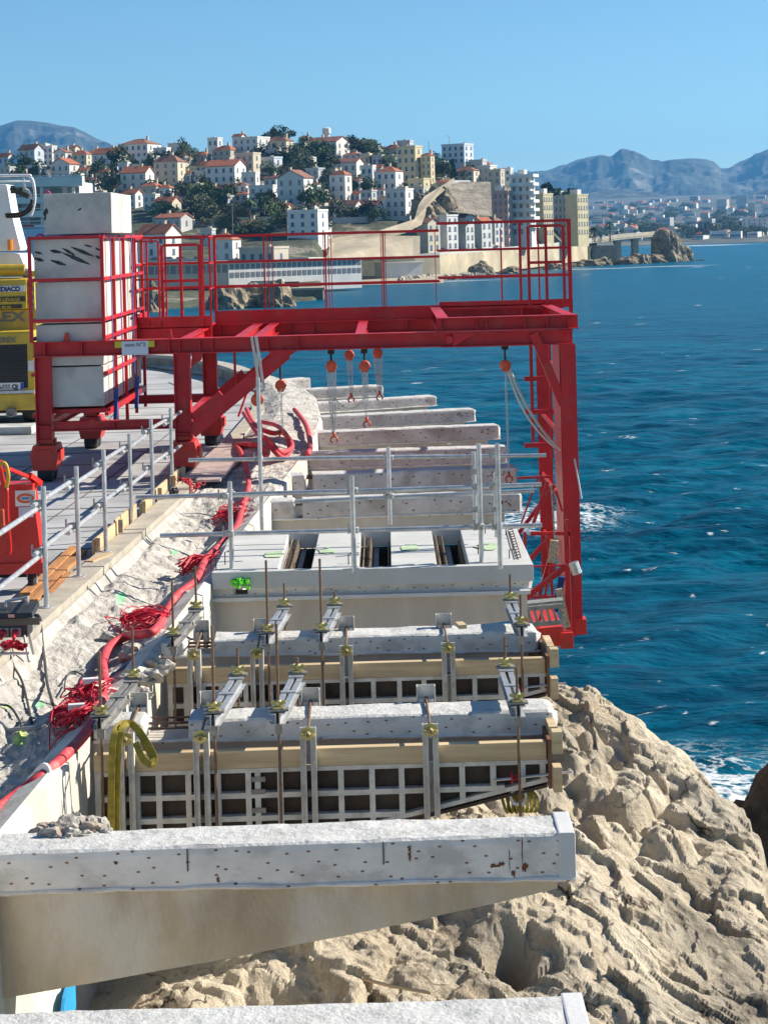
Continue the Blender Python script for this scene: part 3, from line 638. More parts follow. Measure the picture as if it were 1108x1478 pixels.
for (px, py, rx, ry) in [(395,800,.13,.25),(470,795,.1,.2),(590,790,.13,.22),(705,788,.14,.25)]:
    c = G(px, py, ZS+.0075); n = 14; mb.add([c]+[c+Vector((rx*math.cos(6.283*i/n)*random.uniform(.6, 1.1), ry*math.sin(6.283*i/n)*random.uniform(.6, 1.1), 0)) for i in range(n)], [(0, 1+i, 1+(i+1) % n) for i in range(n)])
mb.build('paint_mark', M('lime_paint', (.47,.60,.38), .8, var=.2, scale=6, bump=0), sl_t)

# ---- aluminium formwork assembly, built in local space: x along bracket, y away from camera, z up ----
m_alu = M('formwork_frame', (.62,.60,.55), .55, metal=.0, var=.14, scale=8, col2=(.36,.33,.30), c2amt=.5, c2scale=9, bump=.15)
m_ply = M('dark_plywood', (.045,.028,.018), .6, var=.3, scale=5, bump=.2)
m_timber = M('spruce_timber', (.58,.45,.27), .75, var=.16, scale=3, col2=(.32,.2,.1), c2amt=.4, c2scale=2, bump=.2, aniso=(.3,3,6))
m_zinc = M('galvanised_steel', (.50,.51,.52), .42, metal=.55, var=.14, scale=12, bump=.1)
m_zincdark = M('weathered_channel', (.26,.25,.24), .55, metal=.3, var=.25, scale=9, bump=.15)
m_rod = M('threaded_rod', (.21,.13,.085), .6, metal=.4, var=.25, scale=30, bump=.6, bscale=120, bdist=.004)
m_brass = M('yellow_zinc_nut', (.48,.42,.18), .4, metal=.6, var=.2, bump=.1)
def wing_nut(mb, c, ax=(0,0,1), s=1.0):
    c = Vector(c); ax = Vector(ax).normalized(); u = Vector((1,0,0)) if abs(ax.x) < .8 else Vector((0,1,0))
    mb.lathe(c, [(.018*s, 0), (.02*s, .01), (.02*s, .032*s), (.014*s, .04*s)], 8, ax)
    for q in (1, -1): mb.bar(c+ax*.018*s+u*q*.015*s, c+ax*.03*s+u*q*.045*s, .014*s, .022*s, ax)
    mb.lathe(c-ax*.008, [(.045*s, 0), (.045*s, .008)], 8, ax)
def make_formwork():
    t = thing('formwork', (0,0,0), 'x', 'formwork', 'aluminium formworks clamped round brackets')
    yn, yf = 0.0, .62          # near and far panel faces
    zt = -.185; xr = 2.91
    bot = lambda x: -.305-.225*(2.9-x)
    vx = [.02,.14,.27,.41,.60,.79,.985,1.045,1.19,1.34,1.58,1.78,1.97,2.16,2.36,2.56,2.75,2.88]
    for y, nm in ((yn, 0), (yf, 1)):
        mb = MB(); sg = 1 if nm == 0 else -1
        for x in vx: mb.bb((x-.018, y, max(bot(x)  , -1.0)), (x+.018, y+sg*.055, zt-.001))
        mb.bb((0, y-.0025*sg, zt-.028), (xr, y+sg*.0575, zt))
        for r in (1, 2, 3, 4, 5):
            z = zt-.028-.1475*r; xe = 2.9-(-.305-z)/.225-.02 if z < -.305 else 2.9
            xe = min(xe, 2.9)
            if xe > .1: mb.bb((0, y-.0015*sg, z-.017), (xe, y+sg*.0565, z+.017))
        mb.bar((.0, y+sg*.028, bot(0)-.01), (xr, y+sg*.028, bot(xr)-.01), .062, .028)
        mb.build('grid_frame', m_alu, t, bevel=0)
        mb = MB(); mb.prism([(0, y+sg*.058, zt-.002), (0, y+sg*.058, bot(0)), (xr-.01, y+sg*.058, bot(xr)), (xr-.01, y+sg*.058, zt-.002)], (0, sg*.015, 0)); mb.build('plywood', m_ply, t)
        mb = MB(); ye = y-.01*sg
        for xa, xb in ((0, .205), (.245, 1.36), (1.40, 2.14), (2.20, 2.905)): mb.bb((xa, min(ye, y+sg*.06), -.068), (xb, max(ye, y+sg*.06), zt+.003))
        mb.build('timber_beam', m_timber, t, bevel=.004)
    mb = MB(); mb.bar((-.02, .31, bot(0)-.06), (xr, .31, bot(xr)-.06), .56, .02); mb.build('soffit_board', m_ply, t)
    # paired walings with tie rods over the top
    wz0 = [-.98, -.92, -.80, -.50]
    for i, x in enumerate((.215, .694, 1.378, 2.16)):
        for y, sg in ((yn, -1), (yf, 1)):
            mb = MB(); z0 = bot(x)-.05
            for q in (-1, 1):
                xx = x+q*.033; mb.bb((xx-.018, y+sg*.014, z0), (xx+.018, y+sg*.020, .075)); mb.bb((xx-.018, y+sg*.020, z0), (xx-.013, y+sg*.075, .075)); mb.bb((xx+.013, y+sg*.020, z0), (xx+.018, y+sg*.075, .075))
                mb.bb((xx-.013, y+sg*.055, z0), (xx+.013, y+sg*.060, .074))
            mb.bb((x-.05, y+sg*.0755, .02), (x+.05, y+sg*.081, .085)) if sg < 0 else mb.bb((x-.06, y+.076, .0), (x+.06, y+.082, .16))
            for q in (-1, 1):
                if sg > 0: mb.bb((x+q*.06-.004, y+.02, .0), (x+q*.06+.004, y+.082, .16))
            w_ = mb.build('waling', m_alu, t)
            if sg < 0:
                nb = MB(); wing_nut(nb, (x, y-.09, .05), (0, -1, 0), 1.0); nb.build('wing_nut', m_brass, w_)
        mb = MB(); mb.tube([(x, yn-.14, .05), (x, yf+.13, .075)], .0095, 8); mb.build('tie_rod', m_rod, t)
    # cross channels on top with vertical hanger rods
    for i, (x, dx, h1, h2, zd) in enumerate(((.06, .10, .42, .36, -.95), (.78, .10, .56, .20, -.92), (1.19, .10, .56, .12, -.9), (2.72, .0, .24, .22, -.52))):
        mb = MB(); ya_, yb_ = -.16, .98
        for q in (-1, 1): 
            for (w0, w1, z0, z1) in ((.010, .016, .13, .20), (.016, .046, .195, .20), (.016, .046, .13, .135)):
                xs_ = sorted((x+q*w0, x+q*w1)); n = 1
                mb.prism([(xs_[0], ya_, z0), (xs_[1], ya_, z0), (xs_[1], ya_, z1), (xs_[0], ya_, z1)], (dx, yb_-ya_, 0))
        for u in (.12, .5, .88): mb.box((x+dx*u, ya_+(yb_-ya_)*u, .205), (.1, .05, .008))
        mb.build('cross_channel', m_zincdark if i < 1 else m_zinc, t)
        for y, hh, u in ((ya_+.06, h1, .05), (yb_-.06, h2, .95)):
            xx = x+dx*u; mb = MB(); mb.tube([(xx, y, zd if y < 0 else -.1), (xx, y, .2+hh)], .0095, 8); r_ = mb.build('hanger_rod', m_rod, t)
            nb = MB(); nb.box((xx, y, .2135), (.13, .07, .014)); nb.build('washer_plate', m_zincdark, r_); nb = MB(); nb.lathe((xx, y, .06), [(.03, 0), (.035, .04), (.03, .07)], 4); nb.build('spacer', m_zincdark, r_)
            nb = MB(); wing_nut(nb, (xx, y, .232), (0,0,1), 1.05); nb.build('wing_nut', m_brass, r_)
    # end plate, wooden blocks and the little tie at the tip
    mb = MB(); mb.bb((xr+.002, -.05, -.36), (xr+.022, .68, -.05)); mb.build('end_board', M('brown_board', (.2,.09,.05), .7, bump=.2), t)
    mb = MB(); mb.bb((xr+.024, -.12, -.12), (xr+.09, -.02, .02)); mb.bb((xr+.024, -.14, -.36), (xr+.08, -.03, -.2)); mb.bb((xr+.024, .1, -.1), (xr+.08, .5, .0)); mb.build('timber_block', m_timber, t, bevel=.003)
    mb = MB(); mb.tube([(2.56, -.03, -.30), (3.06, -.035, -.26)], .009, 6); mb.tube([(2.6, .65, -.30), (3.06, .65, -.26)], .009, 6); mb.build('tie_bar', m_zinc, t)
    mb = MB(); wing_nut(mb, (2.68, -.045, -.285), (1, 0, 0), 1.0); mb.build('tie_nut', M('red_nut', (.45,.02,.03), .5, bump=0), t)
    0 and mb.tube([(2.78, .0, -.12), (2.80, -.05, -.2), (2.84, -.04, -.34), (2.88, .02, -.2), (2.9, .05, -.05)], .012, 6)
    0 and mb.build('foam_filler', M('pu_foam', (.6,.55,.33), .8, bump=.4), t)
    for z in (-.26, -.34, -.46, -.6):
        x = 1.05; mb = MB(); mb.bb((x-.045, -.008, z-.012), (x+.045, -.0026, z+.02)); mb.build('panel_clamp', m_zincdark, t)
    return t
fw = make_formwork(); fo = P(135, 1075, 1.235); fw.location = (fo.x, fo.y, 0.0); fw.rotation_euler.z = R(.8)
fw['label'] = 'nearer grid formwork with a timber beam, yellow sling over its left end'
f2 = copy_tree(fw); g2 = P(235, 950, 1.478); f2.location = (g2.x+.03, g2.y, 0.0)
f2['label'] = 'farther grid formwork with a timber beam, just in front of the precast slab'
# ================= RED GANTRY =================
m_red = M('gantry_red', (.54,.014,.024), .42, var=.16, scale=1.6, col2=(.40,.07,.055), c2amt=.55, c2scale=3.5, c2lo=.52, c2hi=.68, bump=.08, bscale=30, rnd=False, spec=.4)
m_red2 = M('bogie_red', (.60,.03,.02), .45, var=.15, scale=3, col2=(.3,.05,.03), c2amt=.4, c2scale=4, bump=.1)
m_black = M('black_rubber', (.02,.02,.022), .7, bump=.2)
KN, KF = 2.61, 3.02; YN, YF = 10.08*KN, 10.08*KF
gx = lambda px, py=490: P(px, py, KN).x
g = thing('gantry', (gx(62), YN, 0), 'tall red steel gantry on wheeled legs reaching out over the concrete brackets', 'gantry crane')
XL, XC, XR0, XR1 = gx(62), gx(262), gx(632), gx(818)
ZB = 1.79
# main beams
B1 = MB(); B1.ibeam((gx(48), YN, ZB), (gx(636), YN, ZB), .205, .2, stiff=[.03, .12, .335, .36, .41, .44, .575, .65]); 
B1.ibeam((gx(636), YN-.0, ZB-.012), (gx(826), YN, ZB-.012), .2, .2, stiff=[.12])
B1.build('main_beam', m_red, g)
B1 = MB(); B1.ibeam((gx(48), YF, ZB), (gx(826), YF, ZB), .205, .2, stiff=[.1, .3, .45, .5, .6, .7, .85]); B1.build('main_beam', m_red, g)
B1 = MB(); B1.ibeam((gx(630), YN-.02, ZB+.195), (gx(834), YN-.02, ZB+.195), .19, .2, stiff=[.03, .28, .35, .62, .78, .93]); B1.build('upper_beam', m_red, g)
B1 = MB(); B1.ibeam((gx(630), YF, ZB+.195), (gx(834), YF, ZB+.195), .19, .2, stiff=[.03, .5, .93]); B1.build('upper_beam', m_red, g)
for x in (gx(640), gx(824)):
    B1 = MB(); B1.ibeam((x, YN+.11, ZB+.19), (x, YF-.11, ZB+.19), .18, .16); B1.build('cross_beam', m_red, g)
for x in (XL, XC, gx(345), gx(372), gx(520)):
    B1 = MB(); B1.ibeam((x, YN+.11, ZB+.02 if x > XC+.1 else ZB), (x, YF-.11, ZB+.02 if x > XC+.1 else ZB), .16, .14); B1.build('cross_beam', m_red, g)
# gussets on the near face, under the beam
mb = MB(); y = YN-.004
mb.prism([(gx(653, 485), y-.1, ZB-.1), (gx(653), y-.1, ZB+.08), (gx(690), y-.1, ZB+.08)], (0, .012, 0)); mb.prism([(gx(276), YN, ZB-.1), (gx(292), YN, ZB-.1), (gx(290), YN, ZB-.2), (gx(276), YN, ZB-.28)], (0, .012, 0))
mb.lathe((gx(651)-.03, YN-.1, ZB-.01), [(.055, 0), (.055, .03), (.03, .03)], 6, (0, -1, 0)); mb.lathe((gx(817), YN-.12, ZB-.02), [(.055, 0), (.055, .03), (.03, .03)], 6, (0, -1, 0))
for px in (272, 276, 298, 322):
    for dz in (-.06, -.02, .02, .06): mb.lathe((gx(px), YN-.008, ZB+dz), [(.009, 0), (.009, .012)], 6, (0, -1, 0))
mb.build('gusset', m_red, g)
# left legs and columns
def col(x0, x1, y, z0, z1, nm='column', st=()):
    b = MB(); b.ibeam(((x0+x1)/2, y, z0), ((x0+x1)/2, y, z1), .2, x1-x0, up=(0,1,0), stiff=st); return b.build(nm, m_red, g)
for y in (YN, YF):
    b = MB(); w_ = .115
    b.ibeam((XL, y, .52), (XL, y, ZB-.105), .22, .2, up=(1,0,0), stiff=[.2]); b.build('column', m_red, g)
    b = MB(); b.ibeam((XC, y, .48), (XC, y, ZB-.105), .22, .2, up=(1,0,0), stiff=[.1]); b.build('column', m_red, g)
b = MB(); b.ibeam((XL+.12, YN, .74), (XC-.12, YN, .74), .13, .14, stiff=[.5]); b.build('bottom_beam', m_red, g)
b = MB(); b.ibeam((XL+.12, YF, .74), (XC-.12, YF, .74), .13, .14); b.build('bottom_beam', m_red, g)
for x in (XL, XC): b = MB(); b.ibeam((x, YN+.12, .74), (x, YF-.12, .74), .13, .12); b.build('bottom_beam', m_red, g)
# diagonal struts from column foot to beam
for y in (YN, YF):
    b = MB(); b.bar((XC+.1, y, .62), (gx(412), y, ZB-.13), .13, .19); b.build('knee_brace', m_red, g)
    b = MB(); b.bar((XC+.12, y, .80), (gx(318), y, 1.12), .1, .12); b.build('knee_brace', m_red, g)
mb = MB(); mb.prism([(gx(388), YN-.07, ZB-.105), (gx(428), YN-.07, ZB-.105), (gx(405), YN-.07, ZB-.26), (gx(398), YN-.07, ZB-.3)], (0, .14, 0)); mb.build('gusset', m_red, g)
b = MB(); b.tube([(gx(305), YF-.2, .75), (gx(305), YF-.2, 1.6)], .02, 6); b.tube([(gx(340), YN+.1, .8), (gx(352), YN+.2, 1.1)], .015, 6); b.build('stay', m_red, g)
# wheel bogies
def bogie(x, y):
    w_ = .34; mb = MB()
    mb.prism([(x-.15, y-.26, .50), (x+.15, y-.26, .50), (x+.19, y-.26, .36), (x+.15, y-.26, .16), (x-.15, y-.26, .16), (x-.19, y-.26, .36)], (0, .52, 0))
    o = mb.build('bogie', m_red2, g, bevel=.012)
    mb = MB()
    for q in (-.14, .14): mb.lathe((x-.10, y+q, .125), [(.1, 0), (.125, .02), (.125, .18), (.1, .2)], 16, (1, 0, 0))
    mb.build('wheel', m_black, o, smooth=False)
    mb = MB(); mb.box((x, y-.275, .42), (.2, .02, .05)); mb.box((x+.2, y, .36), (.02, .3, .14)); mb.box((x, y, .54), (.22, .3, .05)); mb.build('mount', m_red2, o)
for x in (XL, XC):
    for y in (YN+.1, YF+.05): bogie(x, y)
# counterweight cage
cx0, cx1 = gx(44, 342), gx(148, 342); cz0, cz1 = 1.0, 3.30; cy0, cy1 = YN-.115, YF+.05; r_ = .045
mb = MB()
for x in (cx0, cx1):
    for y in np.linspace(cy0, cy1, 5) if x == cx1 else (cy0, cy1):
        if y == cy0: mb.bb((x-r_/2, y-r_/2, ZB+.1), (x+r_/2, y+r_/2, cz1)); 
        else: mb.bb((x-r_/2, y-r_/2, .62), (x+r_/2, y+r_/2, cz1))
for z in (cz1, 2.73, 2.18):
    for y in (cy0, cy1): mb.bb((cx0+r_/2, y-r_/2+.002, z-r_/2), (cx1-r_/2, y+r_/2-.002, z+r_/2))
for z in (cz1, 2.73, 2.18, 1.93, 1.45, .9):
    mb.bb((cx1-r_/2+.002, cy0+.03, z-r_/2), (cx1+r_/2+.004, cy1, z+r_/2))
    mb.bb((cx0-r_/2-.004, cy0+.03, z-r_/2), (cx0+r_/2-.002, cy1, z+r_/2))
mb.bb((cx0, YN+.13, .90), (cx1+.03, cy1-.03, .96))
mb.build('counterweight_cage', m_red, g)
mb = MB(); mb.add([(gx(92), YN-.06, ZB+.1), (gx(102), YN-.06, ZB+.1), (gx(99), YN-.06, ZB+.22), (gx(95), YN-.06, ZB+.22), (gx(92), YN-.03, ZB+.1), (gx(102), YN-.03, ZB+.1), (gx(99), YN-.03, ZB+.22), (gx(95), YN-.03, ZB+.22)], [(0,1,2,3),(7,6,5,4),(0,3,7,4),(1,5,6,2),(3,2,6,7)])
mb.prism([(gx(243), YN+.0, ZB+.1), (gx(249), YN, ZB+.1), (gx(247), YN, ZB+.23), (gx(245), YN, ZB+.23)], (0, .03, 0)); mb.build('lifting_lug', m_red2, g)
# sign on the beam
sx0, sx1 = gx(177), gx(215); sb = MB(); sb.bb((sx0, YN-.112, ZB-.10), (sx1, YN-.104, ZB+.085)); sg_ = sb.build('sign', M('sign_white', (.62,.66,.74), .5, var=.03, bump=0), g)
sb = MB(); sb.bb((gx(167), YN-.110, ZB+.0), (sx0+.0, YN-.105, ZB+.085)); sb.bb((sx1, YN-.110, ZB+.0), (gx(224), YN-.105, ZB+.085)); sb.build('yellow_tab', M('sign_yellow', (.62,.50,.03), .5, var=.05, bump=0), sg_)
text_mesh('lettering', 'nom N°2', .075, (sx0+.04, YN-.113, ZB+.012), M('sign_ink', (.04,.04,.06), .6, bump=0), sg_)
# walkway on the far beam: toe board, rails, thin mesh posts
zt0 = ZB+.11; YW = YF-.02; fx = lambda px: P(px, 450, KF).x
mb = MB(); mb.bb((fx(312), YW-.02, zt0), (fx(640), YW, zt0+.20)); mb.bb((fx(205), YW-.9, zt0-.02), (fx(206), YW+.6, zt0+.2)); mb.build('toe_board', m_red, g)
mb = MB(); mb.bb((fx(205), YW+.02, zt0-.03), (fx(826), YW+.62, zt0+.0)); mb.build('walkway_deck', m_red, g)
mb = MB(); mb.bb((fx(205), YF-.85, zt0-.0), (fx(312), YF-.83, zt0+.16)); mb.bb((fx(205), YF-.83, zt0+.0), (fx(312), YF-.03, zt0+.02)); mb.bb((fx(205), YF-.85, zt0-.16), (fx(312), YF-.8, zt0-.02)); mb.build('platform', m_red, g)
def rail(px0, px1, y, zs, r=.016, th=None):
    mb = MB()
    for i, z in enumerate(zs): mb.bb((fx(px0), y-r, z-r*(1.3 if i == 0 else 1)), (fx(px1), y+r, z+r*(1.3 if i == 0 else 1)))
    return mb
zr = [3.27, 2.86, 2.47]
for y in (YW, YW+.6): mb = rail(205, 636, y, zr); mb.build('handrail', m_red, g)
zr2 = [3.38, 2.95, 2.52]
for y in (YW-.05, YW+.65): mb = rail(634, 826, y, zr2); mb.build('handrail', m_red, g)
mb = MB(); mb.bb((fx(634), YW-.08, zt0+.12), (fx(826), YW-.05, zt0+.25)); mb.build('toe_board', m_red, g)
for px, w_ in ((207, .035), (312, .04), (389, .012), (395, .012), (469, .012), (476, .012), (480, .012), (552, .012), (558, .012), (630, .012), (752, .04), (823, .06)):
    y = YW-(.05 if px > 632 else 0); z1 = 3.40 if px > 632 else 3.29
    mb = MB(); mb.bb((fx(px)-w_/2, y-.028, zt0), (fx(px)+w_/2, y-.0205, z1) if w_ < .03 else (fx(px)+w_/2, y+.03, z1)); mb.build('rail_post', m_red, g)
for px in (235, 290, 380, 470, 555, 728, 783):
    y = YW+.6; mb = MB(); mb.bb((fx(px)-.012, y-.04, zt0), (fx(px)+.012, y-.0205, 3.28)); mb.build('rail_post', m_red, g)
def gate(pa, pb, y, z0, z1, r=.022):
    a, b_ = fx(pa), fx(pb); mb = MB()
    for x in (a, b_, (a+b_)/2): mb.bb((x-r, y-r, z0), (x+r, y+r, z1))
    for z in (z0, z0+(z1-z0)*.55, z1): mb.bb((a+r, y-r+.003, z-r), (b_-r, y+r-.003, z+r))
    mb.build('guard_frame', m_red, g)
gate(241, 294, YW-.5, zt0+.02, zr[0]-.12); gate(207, 240, YW-.85, zt0+.02, zr[0]-.05, .014); gate(762, 812, YW-.35, zt0+.14, zr2[0]-.08)
mb = MB()
for px, y in ((207, YW-.85), (300, YW-.85), (309, YW-.5)): mb.bb((fx(px)-.015, y-.015, zt0), (fx(px)+.015, y+.015, zr[0]))
for z in zr: mb.bb((fx(205), YW-.85, z-.015), (fx(205)+.03, YW-.02, z+.015)); mb.bb((fx(309), YW-.85, z-.012), (fx(309)+.024, YW-.03, z+.012))
for z in zr2: mb.bb((fx(823), YW-.02, z-.018), (fx(823)+.03, YW+.63, z+.018))
mb.build('side_rail', m_red, g)
# right leg: near column with splayed inner flange plate, far ladder frame
xa, xb = gx(807), gx(829); zl = -2.20
b = MB(); b.ibeam(((xa+xb)/2, YN, zl), ((xa+xb)/2, YN, ZB-.11), .2, xb-xa, up=(0,1,0), stiff=[.72, .81]); b.build('column', m_red, g)
for qz in (1.25, .35, -.6, -1.5): b = MB(); b.bb((xa+.03, YN+.35, qz), (xa+.06, YF-.15, qz+.06)); b.build('ladder_rung', m_red, g)
b = MB(); b.ibeam(((xa+xb)/2, YF, zl), ((xa+xb)/2, YF, ZB-.11), .2, xb-xa, up=(0,1,0)); b.build('column', m_red, g)
b = MB(); b.bb((xa+.01, YN+.11, -2.1), (xa+.025, YN+1.3, ZB-.12)); 
b.build('side_plate', m_red, g)
b = MB(); b.bar((gx(769, 480), YN-.02, ZB+.05), (gx(812, 580), YN-.02, .86), .14, .12); b.build('knee_brace', m_red, g)
b = MB()
x0, x1 = P(767, 560, 2.9).x, P(794, 560, 2.9).x; yy = 29.2
b.bb((x0-.025, yy-.02, .05), (x0+.025, yy+.02, ZB-.1)); b.bb((x1-.02, yy-.02, -.2), (x1+.02, yy+.02, ZB-.1))
for py in (546, 594, 642): z = P(775, py, 2.9).z; b.bb((P(756, py, 2.9).x, yy-.03, z-.035), (x1+.1, yy+.03, z+.035))
b.build('ladder_frame', m_red, g)
# hanging work platform on the lower part of the leg
KP = 2.45; q = lambda px, py, k=KP: P(px, py, k)
def bars(nm, lst, mat=m_red):
    for a, b_, w_, h_ in lst:
        mb = MB(); mb.bar(a, b_, w_, h_, up=(0,-1,0)); mb.build(nm, mat, g)
bars('platform_brace', [(q(752,868), q(818,816), .06, .11), (q(760,812), q(800,768), .05, .10), (q(790,695), q(768,760), .04, .05), (q(776,690), q(752,755), .02, .03), (q(765,770), q(822,770), .045, .05), (q(757,768), q(757,900), .04, .06),
     (q(802,708), q(811,738), .03, .035), (q(817,750), q(824,775), .05, .05), (q(824,775), q(828,918), .05, .06), (q(747,690), q(795,688), .03, .03), (q(775,912), q(790,840), .03, .04), (q(762,818), q(816,816), .02, .02), (q(757,862), q(815,860), .02, .02),
     (q(748,770,2.8), q(800,700,2.8), .05, .06), (q(790,770,2.8), q(800,900,2.8), .04, .05), (q(765,905,2.7), q(800,780,2.7), .04, .08)])
mb = MB(); c0, c1 = q(772, 905), q(824, 930); mb.bb((c0.x, c0.y-.1, c1.z), (c1.x-.1, c0.y+2.2, c0.z)); mb.build('platform_tray', m_red2, g, bevel=.01)
mb = MB(); mb.bb((c1.x-.15, c0.y-.13, c1.z-.03), (c1.x+.02, c0.y+.05, c0.z-.06)); mb.bb((xa-.02, YN-.12, zl-.05), (xb+.05, YN+.12, zl+.16)); mb.build('leg_foot', m_red2, g, bevel=.008)
mb = MB()
for a, b_ in (((750, 880), (812, 874)), ((750, 903), (812, 898))): mb.bar(q(*a, 2.2), q(*b_, 2.2), .04, .05)
for i in range(7): mb.bar(q(752+i*9, 880-i, 2.2), q(758+i*9, 902-i, 2.2), .02, .03)
mb.bar(q(750, 872, 2.26), q(812, 866, 2.26), .2, .03); mb.build('steel_truss', M('grey_green_steel', (.30,.31,.29), .5, var=.25, scale=14, bump=.3), g)
mb = MB(); mb.tube([q(827, 812, 2.35), q(833, 828, 2.35)], .062, 10); mb.build('grey_box', m_zinc, g)
mb = MB(); mb.bar(q(811, 832, 2.44), q(800, 882, 2.44), .07, .12, up=(0,-1,0)); mb.build('tool_bag', M('blue_cloth', (.015,.05,.2), .9, var=.4, scale=15, bump=.7), g)
mb = MB(); mb.bar(q(806, 850, 2.3), q(818, 905, 2.3), .06, .08); mb.bar(q(795, 700, 2.43), q(802, 800, 2.43), .02, .02); mb.bar(q(800, 780, 2.43), q(796, 812, 2.43), .08, .1); mb.build('rope_bundle', M('rope_beige', (.5,.42,.3), .9, var=.4, scale=30, bump=.8), g)
mb = MB(); mb.tube([q(829, 662, 2.6), q(839, 720, 2.6)], .012, 6); mb.build('loose_cord', M('cord_white', (.6,.6,.6), .8, bump=0), g)
mb = MB(); mb.bar(P(363, 486, 2.58), P(375, 560, 2.58), .035, .03, up=(0,-1,0)); mb.bar(P(369, 485, 2.58), P(381, 560, 2.58), .035, .03, up=(0,-1,0))
mb.box(P(372, 520, 2.585), (.1, .02, .05)); o = mb.build('vertical_rail', m_zinc, g)
# ---- counterweight blocks: things standing in the cage ----
m_block = M('block_concrete', (.56,.54,.51), .9, var=.10, scale=2.5, col2=(.30,.29,.27), c2amt=.5, c2scale=1.8, bump=.3, bscale=40)
m_soot = M('black_scorch', (.06,.06,.06), .9, var=.3, scale=9, bump=0)
bx0, bx1 = cx0+.035, cx1-.035; lv = [(1.0, 1.54), (1.56, 2.12), (2.14, 2.70), (2.72, 3.28)]
names = ['lowest', 'second', 'third', 'topmost caged']
dep = (cy1-cy0-.2)/3
for j in range(3):
    for i, (z0, z1) in enumerate(lv):
        y0_ = cy0+.13+j*dep; y1_ = y0_+dep-.03; z0_, z1_ = z0, z1
        mb = MB(); mb.bb((bx0+random.uniform(0, .02), y0_, z0_), (bx1-random.uniform(0, .015), y1_, z1_)); o = mb.build('concrete_block', m_block, bevel=.012)
        tag(o, f'{names[i]} grey concrete counterweight block in the {["front", "middle", "back"][j]} stack of the red cage', 'concrete block', 'counterweight blocks in the red cage')
        if j == 0 and i == 3:
            mb = MB(); o['label'] = 'grey concrete counterweight block with black diagonal scorch marks, top front of the red cage'
            W_ = bx1-bx0; H_ = .54
            for (u0, v0, u1, v1, t_) in [(.0,.74,.13,.68,.035),(.0,.58,.15,.5,.05),(.24,.76,.42,.70,.05),(.24,.52,.48,.38,.05),(.42,.82,.62,.62,.04),(.42,.70,.84,.38,.055),(.55,.84,.9,.58,.05),(.75,.88,.88,.82,.03),(.92,.8,1,.72,.03),(.92,.6,1,.52,.04)]:
                a = Vector((bx0+W_*u0, y0_-.002, 2.72+H_*v0)); b_ = Vector((bx0+W_*u1, y0_-.002, 2.72+H_*v1)); d = (b_-a); pr = Vector((-d.z, 0, d.x)).normalized()*t_*.5; n = 10
                for s_ in range(n-1):
                    w0 = math.sin(math.pi*(s_+.3)/(n))*random.uniform(.8, 1.1); w1 = math.sin(math.pi*(s_+1.3)/(n))*random.uniform(.8, 1.1); p0 = a+d*s_/(n-1); p1 = a+d*(s_+1)/(n-1)
                    mb.add([p0-pr*w0, p1-pr*w1, p1+pr*w1, p0+pr*w0], [(0,1,2,3)])
            s_ = mb.build('scorch_mark', m_soot); s_.parent = o
for j in range(2):
    y0_ = cy0+.16+j*1.05; mb = MB(); x0, x1 = gx(62, 300), gx(160, 300); mb.bb((x0, y0_, 3.345), (x1, y0_+1.02, 3.90)); o = mb.build('concrete_block', m_block, bevel=.012)
    tag(o, ['loose grey concrete block on top of the red cage, front one', 'loose grey concrete block on top of the red cage, back one'][j], 'concrete block', 'counterweight blocks on the red cage')
    if j == 0:
        mb = MB()
        for (u, v, r1, r2) in [(.03,.55,.04,.06),(.02,.4,.02,.04),(.53,.6,.035,.018)]:
            c = Vector((x0+(x1-x0)*u, y0_-.002, 3.345+.555*v)); n = 10; mb.add([c]+[c+Vector((r1*math.cos(6.28*i/n)*random.uniform(.7, 1), 0, r2*math.sin(6.28*i/n)*random.uniform(.7, 1)+r1*.5*math.cos(6.28*i/n))) for i in range(n)], [(0, 1+i, 1+(i+1) % n) for i in range(n)])
        s_ = mb.build('scorch_mark', m_soot); s_.parent = o
# straps round the stack
for i, (y, c, lb) in enumerate(((cy0+.62, (.02,.07,.3), 'blue ratchet strap down the sunny side of the concrete blocks'), (cy0+1.55, (.28,.05,.32), 'violet ratchet strap down the sunny side of the concrete blocks'), (cy0+2.9, (.03,.1,.4), 'rear blue strap hanging down the side of the block cage'))):
    mb = MB(); x = cx1+.03; mb.bar((x, y, 1.0), (x, y, 3.33 if i else 3.3), .05, .006, up=(1,0,0)); mb.bar((x-.003, y, 3.335), (cx0-.03, y, 3.335), .05, .006)
    if i != 1: mb.bar((x+.01, y-.03, .72), (x+.03, y+.02, 1.2), .07, .05, up=(1,0,0))
    tag(mb.build('ratchet_strap', M('strap_%d' % i if False else ['strap_blue', 'strap_violet', 'strap_blue_rear'][i], c, .7, var=.2, bump=.1)), lb, 'strap')
# pink lifting eyes on block tops
m_pink = M('pink_eye_bolt', (.65,.03,.15), .5, bump=0)
for j, (px, py, k, lb) in enumerate(((68, 281, 2.8, 'pink lifting loop behind the left end of the top concrete block'), (58, 343, 2.7, 'pink lifting loop on the left corner of the cage top'))):
    c = P(px, py, k); mb = MB(); mb.ring(c, .05, .014, 12, 6, (0, 1, 0)); mb.box(c+Vector((0, 0, -.06)), (.05, .04, .05)); tag(mb.build('lifting_eye', m_pink, smooth=True), lb, 'lifting eye')
